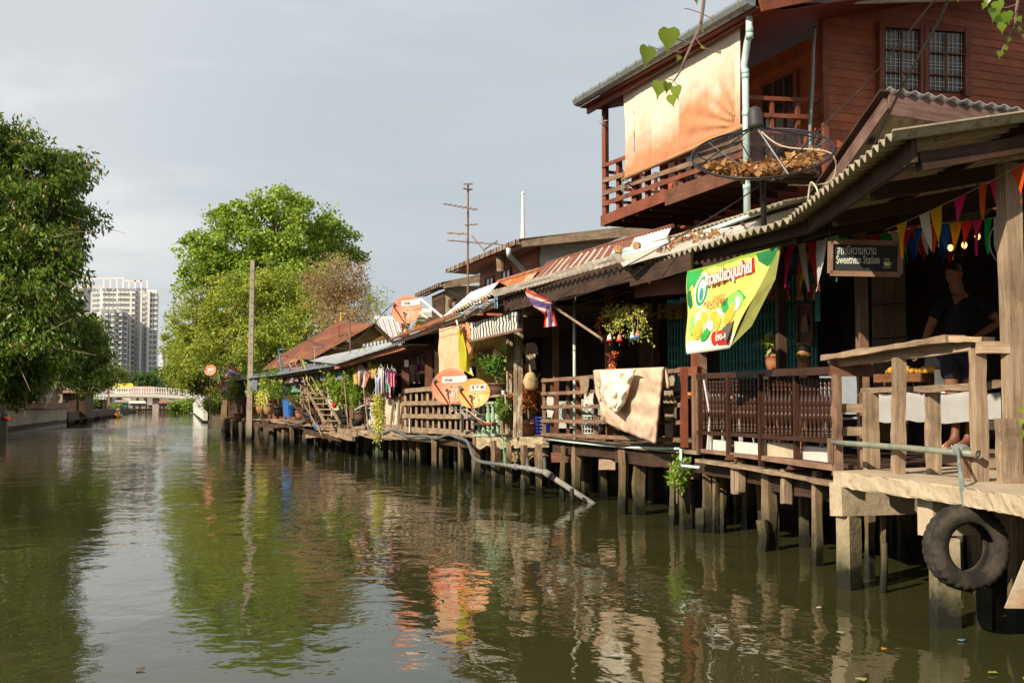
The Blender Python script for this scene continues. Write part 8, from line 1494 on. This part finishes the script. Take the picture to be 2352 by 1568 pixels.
for px in (229, 262, 338, 320, 296): mb = MB(); a = tq(px, 930, YT-1); b = tq(px, 668 if px != 262 else 712, YT-1); mb.beam(V((a.x, a.y, .8)), V((a.x, a.y, b.z)), 1.0, 1.6, side=(1, 0, 0)); mb.build('fin', M['white_label'], tw_)
t2 = thing('grey_tower', 'slim grey block tower mostly hidden behind the dry tree', 'tower', atd(845, 930, 420)); a, b = aty(836, 652, 420), aty(852, 652, 420); mb = MB(); mb.beam(V(((a.x+b.x)/2, 430, .8)), V(((a.x+b.x)/2, 430, a.z)), b.x-a.x, 20, side=(1, 0, 0)); mb.build('shaft', plain('blue grey block', (.22, .25, .30), .7), t2); mb = MB()
for k in range(14): z = 6+k*3.1; mb.beam(V((a.x+.5, 419.9, z)), V((b.x-.5, 419.9, z)), .2, .5)
mb.build('floor_bands', M['concrete_grey'], t2)
def spire(label, px, yb, yt, d, r, mat, name='temple_spire', g=None): a, b = atd(px, yb, d), atd(px, yt, d); h = b.z-a.z; t = thing(name, label, 'spire', V((a.x, a.y, .8)), g); mb = MB(); mb.lathe([(r, 0), (r*.8, h*.1), (r*.62, h*.45), (r*.35, h*.93), (r*.3, h*.955)], V((a.x, a.y, a.z)), 12); mb.build('shaft', mat, t, smooth=True); mb = MB(); mb.ball(V((a.x, a.y, a.z+h*.97)), r*.55); mb.build('finial', mat, t, smooth=True); mb = MB(); mb.lathe([(r*1.6, 0), (r, a.z-.8)], V((a.x, a.y, .8)), 12); mb.build('base', mat, t)
spire('slender white spire with a small ball rising behind the roofs', 1201, 600, 438, 90, .27, M['white_label']); spire('distant white stupa spire by the apartment tower', 372, 885, 818, 420, 2.2, M['white_paint'])
gold = plain('golden yellow', (.50, .28, .04), .4); spire('golden temple finial rising behind the ochre gable', 783, 800, 718, 64, .16, gold)
# ================================================================ INSIDE THE PAVILION
sg = thing('shop_sign', 'framed blackboard sign reading Sweetness Station hung in the pavilion', 'sign', fac(1985, 595, .15))
sp = fac(1985, 595, .15); sn = V((-.38, -.925, 0)).normalized(); sr = V((.925, -.38, 0)).normalized(); sgn = lambda px, py, o=0: atplane(px, py, sp, sn)+sn*o
c0, c1_, c2_, c3 = [sgn(*q) for q in ((1907, 555), (2068, 560), (2066, 631), (1906, 628))]
mb = MB(); mb.poly([c0, c1_, c2_, c3], .02, -sn); mb.build('board', plain('blackboard', (.012, .014, .017), .6, dirt=.1), sg)
for a, b in ((c0, c1_), (c1_, c2_), (c2_, c3), (c3, c0)): mb = MB(); mb.beam(a+sn*.01, b+sn*.01, .045, .03, side=sn.cross((b-a).normalized())); mb.build('frame', M['brown_grey'], sg)
ck = plain('chalk', (.55, .60, .52), .9, dirt=0); exs = (sgn(2050, 600)-sgn(1920, 600)).normalized()
strip_text('สถานีความหวาน', 'lettering', ck, sg, sgn(1923, 585, .006), exs, V((0, 0, 1)), .085, .002, bold=.012, width=(sgn(2012, 585)-sgn(1923, 585)).length)
strip_text('Sweetness Station', 'lettering', ck, sg, sgn(1921, 606, .006), exs, V((0, 0, 1)), .075, .002, bold=.012, width=(sgn(2020, 606)-sgn(1921, 606)).length)
def spt(x, y): return sgn(2036+x, 606+y, .008)
yc = plain('yellow chalk', (.62, .62, .30), .9, dirt=0); mb = MB(); mb.poly([spt(-7, -4), spt(7, -4), spt(5, 5), spt(-5, 5)], .002, sn); mb.tube([spt(7, -3), spt(11, -2), spt(9, 3), spt(6, 3)], .004, 4); mb.tube([spt(-9, 8), spt(0, 9.5), spt(9, 8)], .004, 4)
for k in (-4, 0, 4): mb.tube([spt(k, -7), spt(k+1.5, -9), spt(k-1, -12)], .003, 4)
mb.build('cup_drawing', yc, sg)
mb = MB(); mb.tube([c0, c0+V((0, 0, .35))], .004, 4); mb.tube([c1_, c1_+V((0, 0, .35))], .004, 4); mb.build('cord', M['cable'], sg)
# bulbs
bm = bpy.data.materials.new('lit bulb'); bm.use_nodes = True; bs = bm.node_tree.nodes['Principled BSDF']; bs.inputs['Emission Color'].default_value = (1, .40, .08, 1); bs.inputs['Emission Strength'].default_value = 5; bs.inputs['Base Color'].default_value = (1, .6, .3, 1)
for k, (x, y, lab) in enumerate(((2183, 569, 'lit bare bulb, lowest of the three below the bunting'), (2215, 563, 'lit bare bulb between the two others below the bunting'), (2245, 543, 'lit bare bulb, highest of the three below the bunting'))):
    c = fac(x, y, 1.0); t = thing('light_bulb', lab, 'light bulb', c, 'lit bulbs in the pavilion'); mb = MB(); mb.ball(c, .022, .022, .03); mb.build('glass', bm, t, smooth=True); mb = MB(); mb.tube([c+V((0, 0, .025)), c+V((0, 0, .08))], .018, 8); mb.tube([c+V((0, 0, .08)), c+V((.01, 0, .6))], .004, 4); mb.build('socket', M['black'], t)
# bunting
bcol = {k: cloth('bunting '+k, c, trans=.45) for k, c in dict(red=(.80, .04, .03), orange=(.90, .14, .02), green=(.02, .50, .10), white=(.85, .82, .80), blue=(.02, .16, .65), yellow=(.90, .52, .02), pink=(.85, .04, .25)).items()}
def bunting(label, x0, y0, x1, y1, off, flags, sag=4, ww=26, hh_=50):
    t = thing('bunting', label, 'bunting', fac(x0, y0, off), 'strings of plastic bunting'); mb = MB(); q = lambda f: fac(x0+(x1-x0)*f, y0+(y1-y0)*f+sag*math.sin(f*math.pi), off); mb.tube([q(k/12) for k in range(13)], .003, 4); mb.build('string', M['cable_white'], t); n = len(flags)
    for k, cname in enumerate(flags):
        if cname == '-': continue
        f0, f1 = (k+.02)/n, (k+.98)/n; a, b = q(f0), q(f1); m = mpp(a); L = hh_*1.25*m*random.uniform(.85, 1.15); sw = V((random.uniform(-.25, .25)*L, random.uniform(-.1, .1)*L, 0)); tip = (a+b)/2+V((0, 0, -L))+sw; nb = V((-.3, -.9, 0)); mb = MB(); mid = (a+b)/2+V((0, 0, -L*.45))+nb*random.uniform(-.05, .05)
        mb.grid(lambda u, v: (a.lerp(b, u)).lerp(tip, v)+nb*(.06*L/.3*math.sin(v*4+u*2+k)*.5), 3, 6); mb.build('pennant', bcol[cname], t, smooth=True)
bunting('bunting string near the banner in pink, white and green over the folding gate', 1780, 560, 1925, 542, .0, ['orange', 'pink', 'white', 'red', 'white', 'green'], 3, hh_=85)
bunting('second string behind it with red, orange and yellow pennants', 1800, 580, 1880, 578, .3, ['pink', 'blue', 'orange', 'yellow', 'red'], 3, hh_=62)
bunting('bunting string above the chalk sign with blue and green pennants', 1925, 545, 2120, 520, .8, ['green', 'blue', 'red', 'red', 'green', 'white', 'red', 'blue'], 5, hh_=50)
bunting('bunting string along the middle of the pavilion by the bulbs', 2060, 520, 2330, 492, .9, ['green', 'red', 'white', 'orange', 'blue', 'yellow', 'red', 'pink', 'green', 'white', 'pink'], 5, hh_=62)
bunting('high bunting string close to the pavilion roof beam', 2030, 530, 2352, 375, .35, ['-', 'yellow', '-', 'white', 'yellow', '-', 'pink', '-', 'orange', 'pink', '-', 'orange'], 6, hh_=70)
bunting('inner bunting string in the dark with blue and red pennants', 1960, 530, 2200, 545, 1.6, ['red', 'blue', 'green', 'red', 'blue', 'red', 'blue', 'red'], 2, hh_=50)
for k, x in enumerate((1752, 1773, 1797, 1812, 1838, 1862, 1873)): 
    o = drape('foil_pennant', (fac(x-7, 652, 2.0), fac(x+7, 654, 2.0), fac(x+4, 690, 2.0), fac(x-9, 688, 2.0)), plain('red gold foil %d' % k, (.55, .05, .02) if k % 2 else (.60, .30, .03), .25, .8), 2, .03, 8, 8); tag(o, 'red and gold foil pennant before the folding gate, '+ORD[k]+' from the banner', 'pennant', 'foil pennants before the folding gate')
# photograph, blue tag, potted fern behind
pf = thing('framed_photo', 'old framed photograph hanging on the folding gate behind the seated man', 'picture', fac(1848, 730, 2.2)); pq = lambda x, y, o=2.2: fac(x, y, o)
mb = MB(); mb.poly([pq(1832, 702), pq(1864, 701), pq(1864, 790), pq(1832, 790)], .02, (1, 0, 0)); mb.build('print', plain('brown photograph', (.12, .075, .05), .5), pf)
mb = MB(); ee = [pq(1831, 701, 2.18), pq(1865, 700, 2.18), pq(1865, 790, 2.18), pq(1831, 790, 2.18)]
for a, b in zip(ee, ee[1:]+ee[:1]): mb.beam(a, b, .03, .04)
mb.build('frame', M['brown_grey'], pf); mb = MB(); mb.poly([pq(1843, 725, 2.17), pq(1853, 723, 2.17), pq(1857, 760, 2.17), pq(1840, 762, 2.17)], .003, (1, 0, 0)); mb.build('pale_figures', plain('pale print', (.30, .25, .20), .6), pf)
o = MB(); o.poly([pq(1873, 655, 1.9), pq(1883, 655, 1.9), pq(1883, 738, 1.9), pq(1872, 738, 1.9)], .01, (1, 0, 0)); tag(o.build('name_board', M['teal']), 'narrow teal vertical board hanging by the gate edge', 'board')
plant('potted_fern', 'small fern in a terracotta pot standing behind the baluster rail', 'potted plant', fac(1777, 852, .7)+V((0, 0, -.02)), .14, .20, 160, M['fern'], .10, .4, pot=M['terracotta'], potr=.10, poth=.22); a = fac(1777, 852, .7); o = MB(); o.box((a.x, a.y, (a.z+1.06)/2-.02), .25, .25, a.z-1.06-.03); 
tag(o.build('pot_stand', M['dark_wood']), 'dark wooden stand under the small fern pot', 'stand')
# table with white cloth, rattan tray, mangoes
ZD = 1.18
def gp(px, py, z): return atz(px, py, z)
mb = MB(); mb.poly([(6.55, 5.1, ZD), (9.3, 5.1, ZD), (9.3, 9.3, ZD), (6.75, 9.3, ZD)], .12, V((0, 0, -1))); mb.build('raised_floor', M['grey_wood'], pav)
A = atd(2015, 906, 11.7); zt_ = A.z; B = atd(2300, 905, 10.4); B.z = zt_; dv = V((.75, .66, 0)).normalized()*.6
tb = thing('trestle_table', 'folding table with black crossed legs under a white cloth', 'table', V(((A.x+B.x)/2, (A.y+B.y)/2, ZD)))
mb = MB(); mb.poly([A, B, B+dv, A+dv], .03, V((0, 0, -1))); mb.build('table_top', M['dark_wood'], tb)
for e in (A.lerp(B, .12), A.lerp(B, .88)):
    for s_ in (0, 1): mb = MB(); p, q = e+dv*(.05 if s_ else .95), e+dv*(.95 if s_ else .05); mb.tube([V((p.x, p.y, zt_-.03)), V((q.x, q.y, ZD))], .014, 8); mb.build('leg', M['black'], tb)
tc_ = MB(); ext = (B-A).normalized()
tc_.grid(lambda u, v: A.lerp(B, u)-ext*.01+(dv*(.5-v*.5)*2 if v < .5 else V((0, 0, -(v-.5)*.56-.03*mnoise.noise(V((u*6, 0, 0))))))+V((0, 0, .006))+(V((-.4, -.9, 0))*(.02+.03*math.sin(u*30)*(v-.5)) if v > .5 else V((0, 0, 0))), 60, 16); tag(tc_.build('tablecloth', cloth('shade greyed white cloth', (.36, .36, .36), trans=0), smooth=True), 'white tablecloth hanging over the front of the folding table', 'tablecloth')  # white cloth greyed in colour to stand in for shade on the table
ty0, ty1 = A.lerp(B, .02)+dv*.4, A.lerp(B, .45)+dv*.4
rt = thing('rattan_tray', 'brown woven rattan tray on short legs holding mangoes', 'tray', V((ty0.x, ty0.y, zt_))); ratt = wood('rattan', (.10, .04, .018), (.26, .12, .05), rough=.5)
mb = MB(); mb.beam(ty0+V((0, 0, .17)), ty1+V((0, 0, .17)), .34, .085, seg=20, j=.003); mb.build('rim', ratt, rt)
for f in (.05, .35, .65, .95): mb = MB(); c = ty0.lerp(ty1, f); mb.tube([c+V((-.05, -.1, .01)), c+V((-.03, -.1, .13))], .012, 6); mb.tube([c+V((.05, .1, .01)), c+V((.03, .1, .13))], .012, 6); mb.build('leg', ratt, rt)
for k in range(16):
    c = ty0.lerp(ty1, .04+.92*((k*.618) % 1))+V((random.uniform(-.05, .05), random.uniform(-.13, .1), .235+random.uniform(0, .02))); o = MB(); o.ball(c, .065, .04, .042, rot=Matrix.Rotation(random.random()*3, 3, 'Z')); tag(o.build('mango', plain('mango skin %d' % (k % 3), [(.55, .26, .03), (.62, .33, .04), (.40, .34, .05)][k % 3], .4), smooth=True), ['deep orange', 'golden', 'greenish yellow'][k % 3]+' mango lying in the rattan tray', 'mango', 'mangoes in the rattan tray')
o = MB(); c = A.lerp(B, .52)+dv*.2; o.beam(c+V((0, 0, .01)), c+V((.0, 0, .24)), .13, .02, side=ext); tag(o.build('menu_stand', M['white_label']), 'white upright menu card at the end of the tray', 'menu')
o = MB(); c = A.lerp(B, .60)+dv*.3; o.lathe([(.05, 0), (.055, .14), (.05, .15)], c+V((0, 0, .01)), 12); tag(o.build('cup', M['pvc_blue']), 'pale blue plastic cup beside the white menu card', 'cup')
o = drape('apron', (fac(2124, 816, 1.45), fac(2171, 814, 1.45), fac(2172, 890, 1.45), fac(2130, 890, 1.45)), cloth('grey towel', (.26, .27, .25), trans=0), 3, .03); tag(o, 'grey white cloth hanging in the dark behind the mango tray', 'cloth')
# white plastic chair
def chair(label, c, rz, mat):
    c = V(c); t = thing('plastic_chair', label, 'chair', c, 'plastic chairs in the pavilion'); R_ = Matrix.Rotation(rz, 3, 'Z'); q = lambda x, y, z: c+R_ @ V((x, y, z)); mb = MB(); mb.grid(lambda u, v: q(-.21+.42*u, -.2+.4*v, .43-.02*math.sin(u*3.14)), 6, 6, th=.02, tn=(0, 0, -1)); mb.build('seat', mat, t)
    mb = MB(); mb.grid(lambda u, v: q(-.2+.4*u, .2+.07*v-.03*math.cos((u-.5)*3), .45+.4*v), 8, 6, th=.02, tn=R_ @ V((0, 1, 0))); mb.build('backrest', mat, t)
    for x, y in ((-.19, -.18), (.19, -.18), (-.19, .18), (.19, .18)): mb = MB(); mb.beam(q(x, y, .43), q(x*1.2, y*1.2, 0), .045, .035, taper=.8); mb.build('leg', mat, t)
    for s_ in (-1, 1): mb = MB(); mb.tube([q(.2*s_, .2, .66), q(.23*s_, .0, .66), q(.22*s_, -.15, .62), q(.2*s_, -.18, .43)], .018, 6); mb.build('armrest', mat, t)
ZF = 1.06; cc_ = gp(1958, 1055, ZF); chair('pale blue grey plastic chair behind the ladder end of the timber rail', V((cc_.x+.35, cc_.y+.6, ZF)), 2.2, plain('grey blue plastic', (.26, .30, .34), .4)); chair('second plastic chair nearer the folding gate in the shade', V((cc_.x+.0, cc_.y+2.6, ZF)), .7, plain('white plastic', (.48, .48, .48), .4))
# pillar of white planks
pb = fac(2040, 640, 1.9); t = thing('plank_column', 'pale plank column with wire hoops behind the sign', 'column', V((pb.x, pb.y, ZD))); 
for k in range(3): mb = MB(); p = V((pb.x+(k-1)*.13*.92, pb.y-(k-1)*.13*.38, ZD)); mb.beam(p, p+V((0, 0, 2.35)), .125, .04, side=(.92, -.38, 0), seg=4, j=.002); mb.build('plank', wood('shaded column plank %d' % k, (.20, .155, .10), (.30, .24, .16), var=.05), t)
mb = MB()
for z in (.7, 1.2, 1.6, 2.0): mb.beam(V((pb.x-.2, pb.y+.06, ZD+z)), V((pb.x+.19, pb.y-.10, ZD+z+.03)), .05, .012)
mb.build('wire_hoop', M['cable'], t)
o = MB(); c = fac(2328, 558, .8); 
for r in (.06, .11, .16, .2): o.tube([c+V((.3*r*math.cos(a), .95*r*math.cos(a)*.5-.3*r*math.cos(a), 0))+RGT*(r*math.cos(a)*.8)+V((0, 0, r*math.sin(a))) for a in np.linspace(0, 6.283, 24)], .004, 4)
o.tube([c, c+V((.2, .2, .1)), c+V((.3, .3, .3))], .03, 8); tag(o.build('wall_fan', M['steel']), 'round wire cage fan hanging in the upper corner of the pavilion', 'fan')
# standing vendor
ft_p = gp(2195, 1031, ZD); ft_q = gp(2226, 1031, ZD); base = (ft_p+ft_q)/2+V((.0, .0, 0)); pv = thing('person', 'vendor in dark shorts and shirt standing at the white table with bent arms', 'person', base)
s1 = (ft_q-ft_p).normalized(); fw = V((-s1.y, s1.x, 0)); fw = fw if fw.dot(V((0, 1, 0))) < 0 else -fw; fw = V((-.75, -.2, 0)).normalized()
hipc = base+V((0, 0, .93)); J = {'hip': (hipc, .15, .13), 'waist': (hipc+V((0, 0, .18)), .14, .12), 'chest': (hipc+V((0, 0, .38))+fw*.02, .16, .14), 'sh': (hipc+V((0, 0, .50)), .09), 'neck': (hipc+V((0, 0, .57))+fw*.03, .07), 'nk2': (hipc+V((0, 0, .75))+fw*.06, .06)}
E = [('hip', 'waist'), ('waist', 'chest'), ('chest', 'sh'), ('sh', 'neck'), ('neck', 'nk2')]
for s_, q, fp_ in ((-1, 'l', ft_p), (1, 'r', ft_q)):
    J[q+'hip'] = (hipc+s1*.09*s_-V((0, 0, .06)), .095); kn = fp_.lerp(hipc+s1*.09*s_, .5)+fw*.02; J[q+'mid'] = (J[q+'hip'][0].lerp(kn, .5), .078); J[q+'kn'] = (kn, .055); J[q+'cf'] = (fp_+V((0, 0, .33))-fw*.015, .054); J[q+'an'] = (fp_+V((0, 0, .085)), .033); J[q+'hl'] = (fp_+V((0, 0, .035))-fw*.03, .034); J[q+'toe'] = (fp_+V((0, 0, .028))+fw*.16, .026, .04)
    E += [('hip', q+'hip'), (q+'hip', q+'mid'), (q+'mid', q+'kn'), (q+'kn', q+'cf'), (q+'cf', q+'an'), (q+'an', q+'hl'), (q+'an', q+'toe')]
J['lsh'] = (hipc+V((0, 0, .49))-s1*.18, .06); J['lel'] = (hipc+V((0, 0, .20))-s1*.24+fw*.10, .042); J['lwr'] = (hipc+V((0, 0, .03))-s1*.16+fw*.30, .028); J['rsh'] = (hipc+V((0, 0, .49))+s1*.18, .06); J['rel'] = (hipc+V((0, 0, .30))+s1*.40-fw*.0, .045); J['rwr'] = (hipc+V((0, 0, .12))+s1*.22+fw*.18, .028)
E += [('sh', 'lsh'), ('lsh', 'lel'), ('lel', 'lwr'), ('sh', 'rsh'), ('rsh', 'rel'), ('rel', 'rwr')]; hand_chain(J, E, 'lwr', 'lh', J['lwr'][0], fw*.7-s1*.2+V((0, 0, -.6)), V((0, 0, -1)), curl=.5); hand_chain(J, E, 'rwr', 'rh', J['rwr'][0], V((0, 0, -.5))-s1*.6+fw*.4, V((0, 0, -1)), curl=.5)
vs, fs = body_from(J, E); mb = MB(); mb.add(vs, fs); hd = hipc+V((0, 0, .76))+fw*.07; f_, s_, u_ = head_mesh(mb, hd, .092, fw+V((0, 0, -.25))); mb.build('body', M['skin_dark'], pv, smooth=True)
HC = hd; mb = MB(); mb.grid(cap, 24, 10); mb.build('hair', M['hair'], pv, smooth=True)
mb = MB()
for s2 in (-1, 1): mb.ball(HC+f_*.082+s_*.032*s2+u_*.012, .008, .013, .007)
mb.build('eyes', M['black'], pv)
J2 = {k: (J[k][0], *(r*1.14 for r in J[k][1:])) for k in ('hip', 'waist', 'chest', 'sh', 'lsh', 'rsh')}
for q in 'lr': J2[q+'up'] = (J[q+'sh'][0].lerp(J[q+'el'][0], .65), .062)
vs, fs = body_from(J2, [('hip', 'waist'), ('waist', 'chest'), ('chest', 'sh'), ('sh', 'lsh'), ('sh', 'rsh'), ('lsh', 'lup'), ('rsh', 'rup')], sub=3); vs = [v+mnoise.noise_vector(V((v.x*9, v.y*9, v.z*14)))*.014 for v in vs]; mb = MB(); mb.add(vs, fs); mb.build('shirt', cloth('black shirt', (.012, .012, .015), trans=0), pv, smooth=True)
J3 = {'h': (hipc+V((0, 0, .02)), .175, .15)}; 
for q in 'lr': J3[q+'a'] = (J[q+'hip'][0], .115); J3[q+'b'] = (J[q+'mid'][0]+V((0, 0, -.02)), .105)
vs, fs = body_from(J3, [('h', 'la'), ('h', 'ra'), ('la', 'lb'), ('ra', 'rb')]); mb = MB(); mb.add(vs, fs); mb.build('shorts', cloth('dark shorts', (.03, .028, .04), trans=0), pv, smooth=True)
for q in (ft_p, ft_q): mb = MB(); mb.beam(q-fw*.07+V((0, 0, .012)), q+fw*.2+V((0, 0, .012)), .10, .022); mb.tube([q+fw*.13-s1*.05+V((0, 0, .02)), q+fw*.10+V((0, 0, .075)), q+fw*.13+s1*.05+V((0, 0, .02))], .012, 6); mb.build('sandal', plain('beige sandal', (.42, .33, .22), .6), pv)
# floating bits on the water
for k, (px, py, cc, s) in enumerate(((1300, 1280, (.45, .38, .18), .04), (290, 1122, (.08, .07, .05), .22), (2030, 1490, (.7, .35, .02), .04), (2210, 1470, (.1, .3, .4), .05), (2358, 1560, (.3, .5, .05), .05), (1930, 1452, (.5, .45, .3), .06), (1420, 1505, (.5, .48, .45), .07), (2280, 1545, (.3, .45, .05), .05), (1830, 1400, (.45, .25, .1), .04), (320, 1536, (.3, .12, .05), .05), (1880, 1395, (.6, .55, .5), .04), (1980, 1560, (.5, .5, .1), .06), (1650, 1460, (.5, .5, .48), .05))):
    p = atz(px, py, .006); o = MB(); a = random.random()*3; o.poly([p+V((math.cos(q+a)*s*.7*(1 if i % 2 else .6), math.sin(q+a)*s*.5, random.uniform(0, .008))) for i, q in enumerate(np.linspace(0, 6.283, 7)[:-1])], .004, V((0, 0, 1))); tag(o.build('floating_leaf' if k != 1 else 'floating_log', plain('float %d' % k, tuple(q*.6 for q in cc), .6)), 'small leaf or scrap floating on the canal' if k != 1 else 'dark waterlogged scrap floating far out in the canal', 'leaf' if k != 1 else 'debris', 'leaves floating on the canal' if k != 1 else None)
